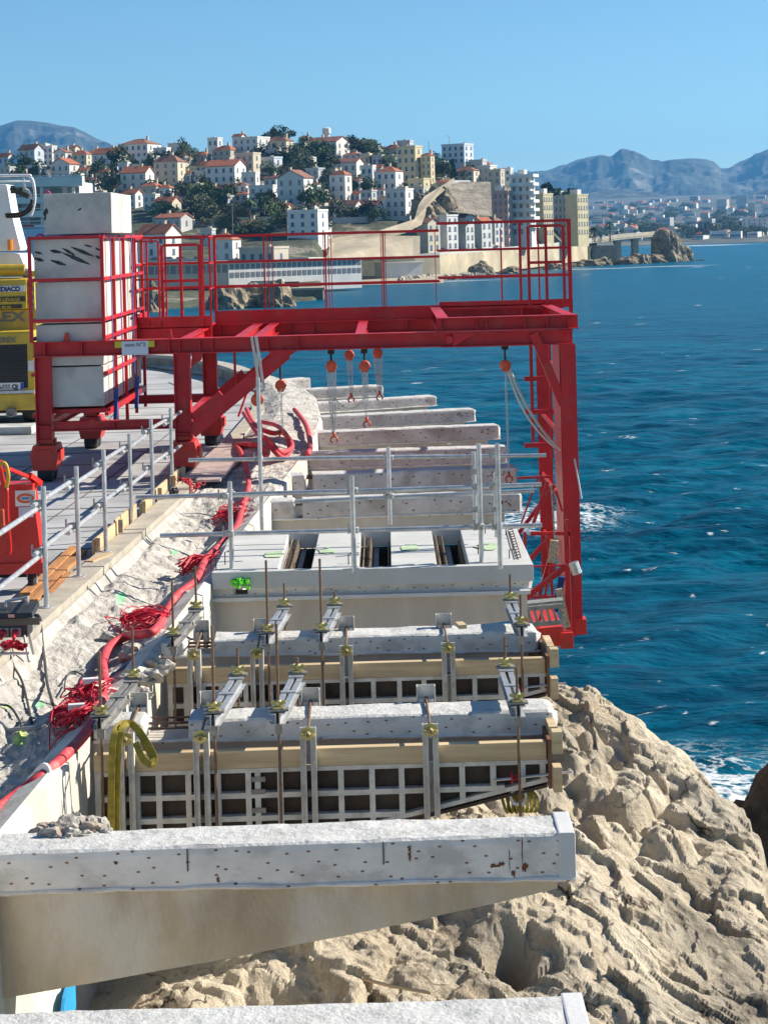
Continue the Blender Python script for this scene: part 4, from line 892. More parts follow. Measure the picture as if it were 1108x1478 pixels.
# ---- chain hoists hanging from the gantry ----
m_or = M('hoist_orange', (.62,.09,.035), .45, var=.2, scale=12, bump=.1); m_chain = M('chain_steel', (.55,.55,.55), .4, metal=.5, var=.25, scale=60, bump=.5, bscale=150, bdist=.005)
def chain(mb, pts, r=.010):
    pts = [Vector(p) for p in pts]
    for a, b_ in zip(pts[:-1], pts[1:]):
        n = max(1, int((b_-a).length/.055)); d = (b_-a)/n
        for i in range(n):
            c = a+d*(i+.5); e = d*.62; u = d.normalized().orthogonal(); u = u if i % 2 else u.cross(d.normalized())
            mb.bar(c-e+u*r*.9, c+e+u*r*.9, r*.9, r*.9); mb.bar(c-e-u*r*.9, c+e-u*r*.9, r*.9, r*.9)
def hook(c, parent, s=1.0):
    mb = MB(); c = Vector(c); mb.ring(c+Vector((0,0,-.075*s)), .045*s, .014*s, 12, 6, (0,1,0), R(-200), R(80)); mb.tube([c+Vector((0,0,.03*s)), c+Vector((0,0,-.04*s))], .02*s, 8); mb.build('hook', m_or, parent, smooth=True)
def hoist(px, pyb, pyh, k, label, nch=2, top=None, spread=.05):
    b_ = P(px, pyb, k); h = P(px, pyh, k); h.x = b_.x+.01; tp = Vector((b_.x, b_.y, ZB-.1)); t = thing('chain_hoist', tp, label, 'chain hoist', 'chain hoists under the gantry beams')
    mb = MB(); mb.box(tp+Vector((0,0,-.03)), (.09, .08, .08)); mb.tube([tp, b_], .016, 6); mb.build('trolley', m_black, t, bevel=.005)
    mb = MB(); mb.lathe(b_+Vector((0,-.045,0)), [(.03, 0), (.07, .01), (.078, .03), (.078, .07), (.05, .09)], 14, (0,1,0)); mb.box(b_+Vector((0,0,-.03)), (.09, .07, .11)); mb.build('hoist_body', m_or, t, bevel=.004)
    mb = MB()
    for i in range(nch):
        o_ = (i-(nch-1)/2)*spread; e = h if i == 0 else h+Vector((0,0,random.uniform(-.25, .35)))
        chain(mb, [b_+Vector((o_, 0, -.06)), (b_+Vector((o_*.9, .0, -.06))).lerp(Vector((e.x+o_*.7, e.y, e.z)), .5), Vector((e.x+(o_*.6 if i else 0), e.y, e.z))])
    mb.build('chain', m_chain, t); hook(h, t); return t
hoist(405, 556, 622, 2.62, 'single orange hoist hanging left under the knee brace of the gantry', 1)
hoist(478, 528, 627, 2.62, 'leftmost of the four close hoists, thick bundle of chains down to an orange hook', 4, spread=.035)
hoist(504, 512, 570, 2.98, 'hoist tight under the beam between two lower ones, short chain', 3, spread=.035)
hoist(526, 528, 605, 2.62, 'third of the four close hoists, orange body on a black trolley', 3, spread=.03)
hoist(545, 509, 567, 2.98, 'rightmost of the four close hoists, tight under the beam with looped chains', 4, spread=.04)
th = hoist(729, 527, 684, 2.62, 'lone orange hoist on the right with a long chain and white slings to the leg', 1)
mb = MB()
for a, m_, e in (((733, 528), (755, 590), (795, 637)), ((735, 530), (760, 600), (808, 650)), ((731, 530), (752, 608), (800, 645))):
    pa, pm, pe = P(*a, 2.62), P(*m_, 2.62), P(*e, 2.62); pts = [(1-u)**2*pa+2*u*(1-u)*pm+u*u*pe for u in [i/14 for i in range(15)]]; mb.tube(pts, .014, 6)
mb.build('sling', M('sling_white', (.6,.58,.5), .8, bump=.2), th)
mb = MB(); pa, pe = P(480, 570, 2.62), P(527, 572, 2.62); mb_ = [(pa.lerp(pe, u)+Vector((0,0,-.35*4*u*(1-u)*.5))) for u in [i/14 for i in range(15)]]; chain(mb, mb_, .008)
tag(mb.build('loose_chain', m_chain), 'slack chain looping between the two lower hoists', 'chain')
t = thing('lever_hoist', P(369, 575, 2.55), 'orange lever hoist hanging at the foot of the steel rail beside the knee brace', 'chain hoist')
mb = MB(); c = P(371, 577, 2.55); mb.lathe(c+Vector((0,-.05,0)), [(.04, 0), (.085, .02), (.085, .09), (.05, .11)], 12, (0,1,0)); mb.box(c+Vector((0,0,.09)), (.07, .05, .08)); mb.build('hoist_body', m_or, t)
mb = MB(); chain(mb, [c+Vector((0,0,.1)), (c.x+.02, c.y, ZB-.12)]); chain(mb, [c+Vector((.02,0,-.05)), c+Vector((.05,0,-.5))]); chain(mb, [c+Vector((.08,0,0)), c+Vector((.2,.0,-.02)), c+Vector((.33,.02,.13))], .007); mb.build('chain', m_chain, t)
# ================= SITE EQUIPMENT =================
m_tube = M('scaffold_tube', (.55,.56,.57), .38, metal=.5, var=.18, scale=9, bump=.08)
m_coup = M('coupler_steel', (.42,.42,.40), .45, metal=.5, var=.3, scale=30, bump=.2)
def coupler(mb, c, ax=(1,0,0)):
    c = Vector(c); mb.lathe(c-Vector((0,0,.03)), [(.030, 0), (.036, .008), (.036, .052), (.030, .06)], 8, (0,0,1)); mb.bar(c+Vector(ax)*-.05, c+Vector(ax)*.03, .04, .05); mb.tube([c+Vector((-.06,-.03,-.03)), c+Vector((-.06,-.03,.07))], .009, 5)
# -- guardrail along the kerb --
gr = thing('scaffold_guardrail', drape(137, 800), 'galvanised tube guardrail with seven posts running along the roadway kerb', 'guardrail')
posts = [((67,877), 702), ((114,832), 673), ((153,796), 649), ((190,762), 626), ((221,735), 604), ((249,709), 589), ((273,688), 570)]
pts = []
for (b_, ty) in posts:
    c = drape(*b_); h = (b_[1]-ty)*S*c.y/10.08; pts.append((c, h)); mb = MB(); mb.tube([c-Vector((0,0,.02)), c+Vector((0,0,h))], .0225, 10); mb.lathe(c, [(.06, 0), (.06, .008)], 8); mb.build('post', m_tube, gr)
    for f in (.86, .46):
        mb = MB(); coupler(mb, c+Vector((-.045, 0, h*f))); mb.build('coupler', m_coup, gr)
off = Vector((-.06, 0, 0))
for f in (.86, .46):
    P0 = pts[0][0]+Vector((0,0,pts[0][1]*f)); P1 = pts[1][0]+Vector((0,0,pts[1][1]*f)); a = P0-(P1-P0)*1.6
    seq = [a]+[c+Vector((0,0,h*f)) for c, h in pts]; 
    for i in range(0, len(seq)-1):
        d = (seq[i+1]-seq[i]).normalized()*.16; z = Vector((0,0,.0 if i % 2 else -.045)); mb = MB(); mb.tube([seq[i]+off-d+z, seq[i+1]+off+d+z], .0225, 9); mb.build('rail', m_tube, gr)
# -- tube scaffold standing over the brackets --
sc = thing('tube_scaffold', G(512, 826, .09), 'loose grid of long horizontal scaffold tubes on posts above the slab and brackets', 'scaffold')
def spost(bx, by, ty, z=0.0, k=None):
    c = G(bx, by, z) if k is None else P(bx, by, k); h = (by-ty)*S*c.y/10.08; mb = MB(); mb.tube([c, c+Vector((0,0,h))], .0225, 10); mb.build('post', m_tube, sc); return c, h
PA = spost(335, 833, 695, .0); PB = spost(511, 826, 687, ZS); PC = spost(563, 757, 645, ZS); PD = spost(695, 811, 640, ZS); PE = spost(722, 821, 640, ZS); PF = spost(378, 765, 545, .0)
for (bx, ty, by, kk) in ((686, 652, 765, 1.93), (717, 682, 775, 1.93)):
    a = P(bx, by, kk); b_ = P(bx-3, ty, kk); mb = MB(); mb.tube([a, Vector((a.x, a.y, b_.z))], .0225, 10); mb.build('post', m_tube, sc)
def stube(a, b_, k0, k1=None): 
    k1 = k1 or k0; mb = MB(); mb.tube([P(*a, k0), P(*b_, k1)], .0225, 9); mb.build('tube', m_tube, sc)
stube((272,664), (788,657), 2.14); stube((196,718), (480,709), 1.90); stube((300,716), (781,699), 1.93); stube((425,724), (771,708), 1.96); stube((231,773), (782,758), 1.84); stube((425,661), (640,658), 2.2)
stube((648,640), (648,641), 2.0)
for (px, py, kk) in ((375,662,2.13),(563,661,2.12),(690,660,2.0),(714,658,2.0),(325,716,1.83),(511,708,1.85),(690,702,1.85),(716,700,1.85),(332,770,1.81),(512,765,1.83),(693,760,1.83),(720,760,1.83),(563,716,1.95),(690,735,1.85),(718,735,1.85),(690,680,1.85)):
    mb = MB(); coupler(mb, P(px, py, kk)); mb.build('coupler', m_coup, sc)
# -- plywood toe boards and loose timber --
m_plyb = M('raw_plywood', (.58,.42,.25), .8, var=.12, scale=4, col2=(.42,.27,.13), c2amt=.5, c2scale=3, bump=.15, aniso=(1,.3,3))
m_plank = M('orange_plank', (.50,.23,.08), .8, var=.25, scale=3, col2=(.25,.11,.05), c2amt=.5, c2scale=4, bump=.3, aniso=(3,.4,3))
seg = [(19.7, 20.9), (21.0, 22.3), (22.45, 23.4), (23.6, 24.6), (24.8, 25.6), (25.7, 26.6), (26.75, 28.0)]
for i, (a, b_) in enumerate(seg):
    xa, xb = float(xon(KERB, a))-.275, float(xon(KERB, b_))-.275; h = .19+.02*math.sin(i*2.1); mb = MB()
    mb.bar((xa-.02*(i % 2), a, .006+h/2), (xb-.02*(i % 2), b_, .006+h/2), .02, h); o = mb.build('toe_board', m_plyb)
    mb = MB(); mb.box((xa+.04, a+.04, .14), (.05, .05, .14)); c = mb.build('batten', m_plyb, o); c.parent = o
    tag(o, ['plywood toe board nearest the camera, standing at the kerb beside orange planks', 'second toe board from the near end of the plywood row', 'third toe board from the near end of the plywood row', 'middle toe board of the plywood row along the kerb', 'third toe board from the far end of the plywood row', 'second toe board from the far end of the plywood row', 'last plywood toe board, next to the red wheel bogie'][i], 'board', 'plywood toe boards along the kerb')
for i, (a, b_, w_, lb) in enumerate((((45,868),(118,795),.12,'long orange-brown plank on the roadway closest to the kerb'), ((36,858),(108,790),.10,'long orange-brown plank beside the first, farther from the kerb'), ((72,858),(100,828),.07,'short brown timber offcut lying across the planks'), ((128,812),(158,800),.1,'pale square timber at the start of the plywood boards'))):
    p, q_ = G(*a, .03+.012*i), G(*b_, .03+.012*i); mb = MB(); mb.bar(p, q_, w_, .035); tag(mb.build('timber_plank', m_plank if i < 3 else m_plyb, bevel=.003), lb, 'plank', 'loose timbers by the guardrail')
# more planks under the far bogie on the kerb side
for i, (a, b_) in enumerate((((285,690),(345,634)), ((300,694),(360,634)))):
    p, q_ = G(*a, .095), G(*b_, .115); mb = MB(); mb.bar(p, q_, .42-.1*i, .03); tag(mb.build('scaffold_board', M('dusty_board', (.42,.33,.31), .9, var=.2, scale=4, bump=.3)), ['wide dusty board lying beside the right front bogie', 'narrower dusty board half over the wide one by the bogie'][i], 'board', 'dusty boards by the bogie')
# -- red hose and cables --
m_hose = M('red_hose', (.60,.05,.065), .62, var=.16, scale=5, col2=(.62,.28,.25), c2amt=.5, c2scale=7, c2lo=.55, c2hi=.68, bump=.25)
m_cable = M('red_cable', (.55,.008,.03), .45, var=.15, scale=20, bump=0)
m_blk = M('black_cable', (.05,.05,.055), .6, bump=0); m_gry = M('grey_cable', (.3,.31,.32), .6, bump=0); m_white = M('white_tag', (.75,.75,.72), .6, bump=0)
def hose(name, pl, r, mat, label, cat, group=None, lift=None, n=7):
    pp = [drape(x, y, r+.02) for x, y in pl]
    if lift:
        for i, l in enumerate(lift): pp[i].z += l
    mb = MB(); cc = catmull(pp, 8); 
    for p in cc: p.z = max(p.z, zat(p.x, p.y)+r*.6)
    mb.tube(cc, r, n); o = mb.build(name, mat, smooth=True); return tag(o, label, cat, group)
o = hose('hose', [(-40,1212),(20,1165),(60,1135),(95,1103),(127,1066),(146,1025),(151,990),(149,965),(160,942),(185,928),(222,921),(240,893),(256,868),(283,846),(296,818),(322,790),(341,768),(350,738),(358,712),(357,685),(347,658),(338,648)], .037, m_hose, 'long thick red hose winding along the top of the sea wall', 'hose', n=12)
mb = MB()
for (px, py) in ((72, 1124), (330, 782), (349, 742)):
    c = drape(px, py, .055); mb.lathe(c+Vector((-.03,-.03,0)), [(.048, 0), (.048, .016)], 12, (.5, .85, 0))
b_ = mb.build('hose_clamp', m_white); b_.parent = o
hose('hose', [(338,648),(355,648),(375,650),(386,658),(384,664)], .042, m_hose, 'short end of red hose bent to the right below the gantry', 'hose', 'red hoses near the gantry')
hose('hose', [(356,612),(368,632),(392,640),(410,640),(418,655),(412,667),(398,664),(384,650)], .038, m_hose, 'looped red hose lying like a pretzel right of the gantry foot', 'hose', 'red hoses near the gantry', lift=[.2,.15,.1,.1,.05,0,.05,.1])
hose('hose', [(352,618),(372,640),(388,655),(405,668),(422,660),(412,645),(398,628),(374,622)], .036, m_hose, 'second looped red hose crossing over the pretzel loop', 'hose', 'red hoses near the gantry', lift=[.2,.1,.15,.1,.1,.15,.1,.1])
hose('hose', [(425,596),(433,606),(440,619),(445,632),(448,650),(444,662)], .042, m_hose, 'red hose tail hanging over the wall edge by the farther brackets', 'hose', 'red hoses near the gantry', lift=[0,0,.03,.03,0,0])
def coil(px, py, rx, ry, n, label, seed, mat=m_cable, r=.0055, tagw=False, bundle=True):
    rg = random.Random(seed); c = drape(px, py, .03); sx = rx*S*c.y/10.08; sy = ry*S*c.y/10.08/ .30; t = thing('cable_coil', c, label, 'cable coil', 'coils of thin red cable on the rubble')
    for i in range(n):
        ph = rg.uniform(0, 6.28); ox, oy = rg.gauss(0, .22)*sx, rg.gauss(0, .2)*sy; ax, ay = sx*rg.uniform(.45, .95), sy*rg.uniform(.35, .85); e = rg.uniform(4.5, 6.6); pts = []
        for q in range(22):
            a = ph+e*q/21; pts.append(Vector((c.x+ox+ax*math.cos(a)*(1+.12*math.sin(3*a+i)), c.y+oy+ay*math.sin(a), 0)))
        z0 = rg.uniform(.01, .11)
        for q, p in enumerate(pts): p.z = zat(p.x, p.y)+z0+.05*abs(math.sin(q*.35+i)) 
        mb = MB(); mb.tube(pts, r, 4); mb.build('loop', mat, t, smooth=True)
    if bundle:
        for q in range(2):
            th = rg.uniform(0, 3.1); d = Vector((math.cos(th)*sx, math.sin(th)*sy, 0))*.8; o_ = Vector((rg.uniform(-.3, .3)*sx, rg.uniform(-.3, .3)*sy, 0)); mb = MB()
            for s_ in range(9):
                of = Vector((rg.gauss(0, .02), rg.gauss(0, .03), rg.uniform(0, .06))); mb.tube([c+o_-d+of*1.2, c+o_+of+Vector((0,0,.05)), c+o_+d+of*1.2], .009, 5)
            mb.build('bundle', mat, t)
    if tagw:
        mb = MB(); mb.box(c+Vector((sx*.2, -sy*.35, .12)), (.11, .05, .035), Matrix.Rotation(.2, 3, 'Z')); mb.build('label_tag', m_white, t)
    return t
coil(208, 903, 36, 24, 20, 'large tangle of thin red cable where the hose passes under the formwork channel', 1)
coil(128, 1010, 30, 13, 16, 'flat red cable coil with a white tag, the upper of two on the rubble', 2, tagw=True)
coil(108, 1047, 32, 17, 18, 'red cable coil with a white tag, beside the hose end, lower of two', 3, tagw=True)
coil(283, 822, 30, 11, 13, 'red cable tangle hugging the hose left of the slab', 4)
coil(330, 752, 22, 10, 12, 'small red cable tangle under the long scaffold tubes', 5)
coil(277, 705, 18, 4, 9, 'thin flat bunch of red cable on the kerb by the last post', 6, bundle=False)
for i, (pl, mt, r, lb) in enumerate([([(49,924),(58,932),(64,955),(68,991),(77,1025)], m_blk, .012, 'black cable dropping from the socket box down to the lower coil'), ([(-5,950),(14,962),(30,985),(38,1012),(46,1050)], m_blk, .010, 'black cable curving down the rubble at the left edge'),
    ([(-5,1022),(14,1026),(26,1042),(31,1055)], m_blk, .009, 'short dark cable near the left edge below the longer one'), ([(-10,1062),(25,1060),(50,1058),(78,1056)], m_gry, .014, 'grey pipe lying level on the rubble at the left edge'),
    ([(120,1002),(150,985),(190,962),(235,932)], m_gry, .016, 'grey pipe slanting over the red hose up to the formwork'), ([(93,1003),(95,985),(104,974),(120,980),(130,992)], m_blk, .006, 'thin black wire arching above the upper coil'),
    ([(255,745),(290,745),(325,760),(350,778)], m_gry, .010, 'grey wire from the small black fitting to the slab'), ([(298,800),(318,780),(330,762),(335,750)], m_gry, .012, 'grey wire bound along the hose left of the slab')]):
    hose('cable', pl, r, mt, lb, 'cable', 'loose cables on the rubble', n=6)
coil(251, 742, 7, 3, 6, 'little knot of black fittings on the kerb edge', 12, mat=m_blk, r=.012, bundle=False)
# rubble lumps at the root of the big bracket and along the strip
m_lump = M('rubble_stone', (.45,.42,.37), .95, var=.3, scale=9, col2=(.33,.22,.16), c2amt=.5, c2scale=5, bump=.8)
for i, (px, py, r) in enumerate([(128,1204,.07),(108,1200,.06),(92,1206,.08),(70,1204,.05),(140,1198,.05),(78,1212,.06),(118,1212,.05),(55,1210,.045),(150,1207,.035),(100,1215,.05),(230,968,.08),(195,948,.09),(215,985,.07),(160,925,.06),(205,1010,.06),(175,985,.05)]):
    c = drape(px, py, r*.4)
    if c.z < 0: c.z = max(c.z, zat(c.x, c.y)+r*.3)
    o = blob_rock('rubble_lump', (0,0,0), (r*1.2, r, r*.8), m_lump, 50+i, 'jagged lump of broken concrete '+('on the root of the big near bracket' if i < 10 else 'half buried beside the red hose'), 'rubble', det=3, amp=.5); o.location = c
    o['group'] = 'concrete lumps on the bracket root' if i < 10 else 'concrete lumps by the hose'
# -- socket box on a tube stand --
t = thing('distribution_box', P(30, 960, 1.48), 'black electric socket box with red plugs on a tubular stand, left edge', 'socket box')
kk = 1.47; q = lambda px, py, k=kk: P(px, py, k); m_box = M('box_black', (.03,.032,.035), .5, var=.3, scale=14, bump=.1)
mb = MB(); a, b_ = q(-60, 893), q(42, 920); mb.bb((a.x, a.y, b_.z), (b_.x-.01, a.y+.22, a.z)); mb.build('case', m_box, t, bevel=.01)
mb = MB(); a2, b2 = q(-64, 872), q(49, 890); mb.prism([(a2.x, a2.y-.04, b2.z), (b2.x, a2.y-.04, b2.z), (b2.x-.01, a2.y-.02, b2.z+.035), (a2.x, a2.y-.02, b2.z+.035)], (0, .30, .03)); mb.build('lid', m_box, t, bevel=.004)
mb = MB(); mb.bb((q(-58,0).x, a.y-.012, q(0,903).z), (q(34,0).x, a.y-.001, q(0,893).z)); mb.build('window', M('smoke_window', (.08,.075,.06), .2, bump=0), t)
for px in (5, 23, -14, -33):
    c = q(px, 912); mb = MB(); mb.bb((c.x-.04, a.y-.010, c.z-.035), (c.x+.04, a.y-.001, c.z+.03)); o = mb.build('socket', M('socket_grey', (.3,.3,.3), .5, bump=0), t)
    mb = MB(); mb.lathe((c.x, a.y-.012, c.z), [(.028, 0), (.028, .03), (.015, .05), (.013, .09)], 10, (0, -1, -.4)); mb.build('plug', M('plug_red', (.5,.02,.03), .4, bump=0), o)
mb = MB(); c = q(18, 888); mb.bb((c.x-.025, a2.y-.045, b2.z+.006), (c.x+.02, a2.y-.0405, b2.z+.028)); mb.build('sticker', M('sticker_pink', (.7,.35,.33), .5, bump=0), t)
for a_, b__ in (((35,918,1.47),(42,955,1.45)), ((38,900,1.50),(48,944,1.52)), ((-40,918,1.47),(-45,958,1.45)), ((-60,932,1.46),(40,930,1.46)), ((-60,945,1.455),(42,943,1.455)), ((40,870,1.47),(40,862,1.5)), ((8,868,1.48),(40,862,1.48)), ((8,868,1.48),(8,876,1.48))):
    mb = MB(); mb.tube([P(*a_), P(*b__)], .011, 8); mb.build('frame_tube', m_zinc, t)
mb = MB()
for i in range(14):
    r = random.Random(i); mb.tube([q(r.uniform(3, 38), r.uniform(925, 934), 1.455), q(r.uniform(3, 40), r.uniform(927, 938), 1.45), q(r.uniform(3, 38), r.uniform(925, 936), 1.46)], .016, 6)
mb.build('red_lead', m_cable, t)
# -- red wheeled skip behind the guardrail --
kk = 1.78; q = lambda px, py, k=kk: P(px, py, k)
t = thing('wheeled_tank', P(20, 860, 1.78), 'red steel wheeled tank with orange ringed label, cut off by the left edge', 'site machine')
m_tank = M('tank_red', (.60,.02,.012), .35, var=.12, scale=2.5, col2=(.55,.25,.03), c2amt=.35, c2scale=2.0, c2lo=.6, c2hi=.66, bump=.05, rnd=False)
xr_ = q(59, 760).x; xl = xr_-1.3; z1, z0 = q(40, 701).z, q(40, 828).z; y = 10.08*kk
mb = MB(); mb.prism([(xl, y, z0+.18), (xl, y, z1), (xr_-.07, y, z1), (xr_-.01, y, z0+.22), (xr_, y, z0), (xl, y, z0)], (0, .22, 0)); mb.build('tank_body', m_tank, t, bevel=.008)
mb = MB(); mb.bb((xl, y-.03, z1-.012), (xr_-.06, y+.24, z1+.018)); mb.bb((xl, y-.025, z0-.0), (xr_+.012, y-.001, z0+.10)); mb.build('rim', m_tank, t)
mb = MB(); a, b_ = q(22, 708), q(52, 730); mb.bb((a.x, y-.012, b_.z), (b_.x, y-.004, a.z)); sg2 = mb.build('label_plate', m_white, t)
mb = MB(); c = (a+b_)/2; n = 24
for i in range(n):
    a0, a1 = 6.283*i/n, 6.283*(i+1)/n; mb.prism([(c.x+.08*math.cos(a0), y-.014, c.z+.045*math.sin(a0)), (c.x+.08*math.cos(a1), y-.014, c.z+.045*math.sin(a1)), (c.x+.052*math.cos(a1), y-.014, c.z+.024*math.sin(a1)), (c.x+.052*math.cos(a0), y-.014, c.z+.024*math.sin(a0))], (0, -.003, 0))
mb.build('orange_ring', M('label_orange', (.75,.13,.03), .5, bump=0), sg2)
mb = MB(); mb.bb((c.x-.035, y-.016, c.z-.012), (c.x+.035, y-.0125, c.z+.012)); mb.build('blue_panel', M('label_blue', (.12,.25,.5), .5, bump=0), sg2)
mb = MB(); a, b_ = q(27, 732), q(48, 746); mb.bb((a.x, y-.012, b_.z), (b_.x, y-.004, a.z)); mb.build('label_plate', M('paper_white', (.6,.62,.68), .6, bump=0), t)
mb = MB(); mb.bb((xl+.05, y+.1, z0-.05), (xr_-.05, y+.21, z0-.001)); mb.build('chassis', m_black, t)
for px in (44, -60, -140):
    c = q(px, 846); mb = MB(); mb.lathe((c.x-.03, y+.10, .105), [(.07, 0), (.1, .015), (.1, .055), (.07, .07)], 18, (1, 0, 0)); o = mb.build('wheel', m_black, t)
    mb = MB(); mb.lathe((c.x-.035, y+.10, .105), [(.045, 0), (.045, .08)], 12, (1, 0, 0)); mb.bb((c.x-.045, y+.07, .105), (c.x-.037, y+.13, z0-.01)); mb.bb((c.x+.045, y+.07, .105), (c.x+.052, y+.13, z0-.01)); mb.build('wheel_fork', m_zinc, o)
mb = MB(); mb.bar(q(12, 676, 1.75), q(50, 692, 1.79), .03, .03); mb.bar(q(42, 686, 1.78), q(58, 698, 1.80), .05, .05); mb.bar(q(-2, 664, 1.74), q(10, 720, 1.76), .035, .035); mb.bar(q(-20, 690, 1.74), q(12, 676, 1.75), .03, .03); mb.build('draw_bar', m_tank, t)
hs = [q(-4, 676, 1.74), q(3, 668, 1.74), q(9, 672, 1.74), q(12, 688, 1.74), q(9, 704, 1.745)]; mb = MB(); mb.tube(catmull(hs, 6), .018, 8); mb.build('yellow_hose', M('hose_yellow', (.65,.36,.03), .5, bump=0), t, smooth=True)
hs = [q(9, 704, 1.745), q(10, 745, 1.75), q(14, 790, 1.755), q(12, 800, 1.755)]; mb = MB(); mb.tube(catmull(hs, 6), .022, 8); mb.build('red_pipe', m_tank, t, smooth=True)
mb = MB(); mb.tube([q(3, 735, 1.755), q(5, 768, 1.755)], .02, 6); mb.build('orange_strap', m_or, t)
# -- yellow mobile crane at the left edge --
m_yel = M('crane_yellow', (.60,.41,.035), .45, var=.14, scale=2, col2=(.30,.20,.06), c2amt=.5, c2scale=1.5, bump=.05)
m_wht = M('crane_white', (.74,.75,.76), .4, var=.06, bump=.03); m_letter = M('letter_grey', (.16,.16,.15), .5, bump=0)
kt = 3.41; yt = 10.08*kt; q = lambda px, py, k=kt: P(px, py, k); Z = lambda py: P(20, py, kt).z; X = lambda px: P(px, 500, kt).x
t = thing('mobile_crane', (X(-50), yt, 0), 'yellow mobile crane truck seen from its rear corner at the left edge', 'truck crane')
xl = X(-155)
mb = MB(); mb.bb((xl, yt, Z(566)), (X(49), yt+2.6, Z(478))); mb.build('engine_housing', m_yel, t, bevel=.04)
mb = MB(); mb.bb((xl+.15, yt-.006, Z(560)), (X(39), yt+.02, Z(497))); gr_ = mb.build('grille', m_black, t)
mb = MB()
for i in range(22): z = Z(559)+(Z(499)-Z(559))*i/21; mb.bb((xl+.17, yt-.014, z-.006), (X(38), yt-.0065, z+.006))
mb.build('louvre', M('louvre_dark', (.045,.045,.05), .4, bump=0), gr_)
mb = MB(); mb.bb((X(40), yt-.008, Z(536)), (X(49)+.004, yt+.2, Z(521))); mb.build('reflector', m_white, t)
mb = MB(); mb.bb((xl, yt-.06, Z(592)), (X(50), yt+.5, Z(568))); mb.build('bumper', m_yel, t, bevel=.03)
mb = MB(); mb.bb((xl, yt-.08, Z(567.5)), (X(49), yt+.1, Z(563.5))); mb.build('step_plate', m_zinc, t)
mb = MB(); mb.bb((X(-12), yt-.03, Z(562.5)), (X(33), yt-.016, Z(552))); pt = mb.build('number_plate', m_white, t)
mb = MB(); mb.bb((X(28.5), yt-.034, Z(562)), (X(33), yt-.0305, Z(552.5))); mb.build('blue_band', M('plate_blue', (.02,.06,.4), .4, bump=0), pt)
text_mesh('lettering', 'EM-666 QJ', .115, (X(-11), yt-.034, Z(561)), M('ink_black', (.02,.02,.03), .5, bump=0), pt, sx=.86, bold=.004)
mb = MB(); mb.bb((X(8), yt-.12, Z(600)), (X(22), yt+.0, Z(590))); mb.ring((X(15), yt-.13, Z(594)), .07, .02, 10, 5, (0,1,0)); mb.build('tow_hitch', m_zincdark, t)
mb = MB(); mb.bb((xl+.1, yt+.15, Z(597)), (X(47), yt+2.4, Z(566.5))); mb.build('chassis', m_black, t)
for x in (xl+.25, X(30)):
    mb = MB(); mb.lathe((x-.15, yt+.9, .42), [(.3, 0), (.42, .04), (.42, .3), (.3, .34)], 20, (1, 0, 0)); mb.build('wheel', m_black, t)
text_mesh('lettering', 'TEREX', .135, (X(-8), yt-.006, Z(494)), m_letter, t, sx=.97, bold=.004)
mb = MB(); mb.bb((xl+.05, yt+.5, Z(480)), (X(46), yt+3.0, Z(448))); mb.build('upper_body', m_yel, t, bevel=.02)
text_mesh('lettering', 'TEREX', .235, (X(-52), yt+.494, Z(464.5)), m_letter, t, sx=1.45, bold=.008)
mb = MB(); mb.bb((xl+.05, yt+.35, Z(447)), (X(35), yt+3.0, Z(404))); mb.build('counterweight', m_yel, t, bevel=.02)
mb = MB(); mb.bb((X(35)+.002, yt+.42, Z(447)), (X(45.5), yt+3.0, Z(404))); hz = mb.build('hazard_panel', m_yel, t)
mb = MB()
for i in range(4):
    z = Z(446)+i*.15; mb.prism([(X(36), yt+.415, z+.09), (X(36), yt+.415, z+.16), (X(45.3), yt+.415, z+.06), (X(45.3), yt+.415, z-.01)], (0, -.004, 0))
mb.build('hazard_stripe', M('stripe_grey', (.17,.18,.19), .5, bump=0), hz)
mb = MB(); mb.bb((X(-60), yt+.338, Z(421.5)), (X(33), yt+.348, Z(412.5))); pl_ = mb.build('name_plate', m_white, t)
text_mesh('lettering', 'MEDIACO', .115, (X(-13), yt+.335, Z(420.5)), M('ink_navy', (.02,.03,.12), .5, bump=0), pl_, sx=.93, bold=.006)
mb = MB(); mb.bb((X(-60), yt+.338, Z(436)), (X(33), yt+.348, Z(428.5))); mb.bb((X(-60), yt+.338, Z(446)), (X(28), yt+.348, Z(440))); pl_ = mb.build('name_strip', M('strip_brown', (.05,.035,.02), .5, bump=0), t)
text_mesh('lettering', 'AU LEVAGE', .085, (X(-12), yt+.335, Z(435.2)), m_yel, pl_, sx=1.05, bold=.003); text_mesh('lettering', '04 91 80 00', .065, (X(-16), yt+.335, Z(445.4)), m_yel, pl_, sx=1.1, bold=.002)
mb = MB(); mb.tube([(X(-60), yt+1.0, Z(389)), (X(24), yt+1.0, Z(391))], .11, 14); mb.build('drum', m_yel, t, smooth=False)
mb = MB(); mb.tube([(X(22), yt+1.0, Z(395)), (X(29), yt+1.0, Z(396))], .085, 12); mb.build('drum_flange', m_zincdark, t)
mb = MB(); mb.tube([(X(28), yt+1.0, Z(397)), (X(44), yt+1.0, Z(396))], .055, 12); mb.build('cylinder_rod', m_yel, t)
mb = MB(); mb.prism([(X(-80), yt+1.3, Z(398)), (X(-80), yt+1.3, Z(364)), (X(12), yt+1.3, Z(366)), (X(19), yt+1.3, Z(385)), (X(20), yt+1.3, Z(398))], (0, 1.2, 0)); mb.build('cabin', m_wht, t, bevel=.03)
mb = MB(); mb.prism([(X(-60), yt+1.2, Z(362)), (X(-60), yt+1.2, Z(262)), (X(-3), yt+1.2, Z(262)), (X(4), yt+1.2, Z(310)), (X(15), yt+1.2, Z(358)), (X(14), yt+1.2, Z(362))], (0, .7, 0)); mb.build('boom', m_wht, t, bevel=.03)
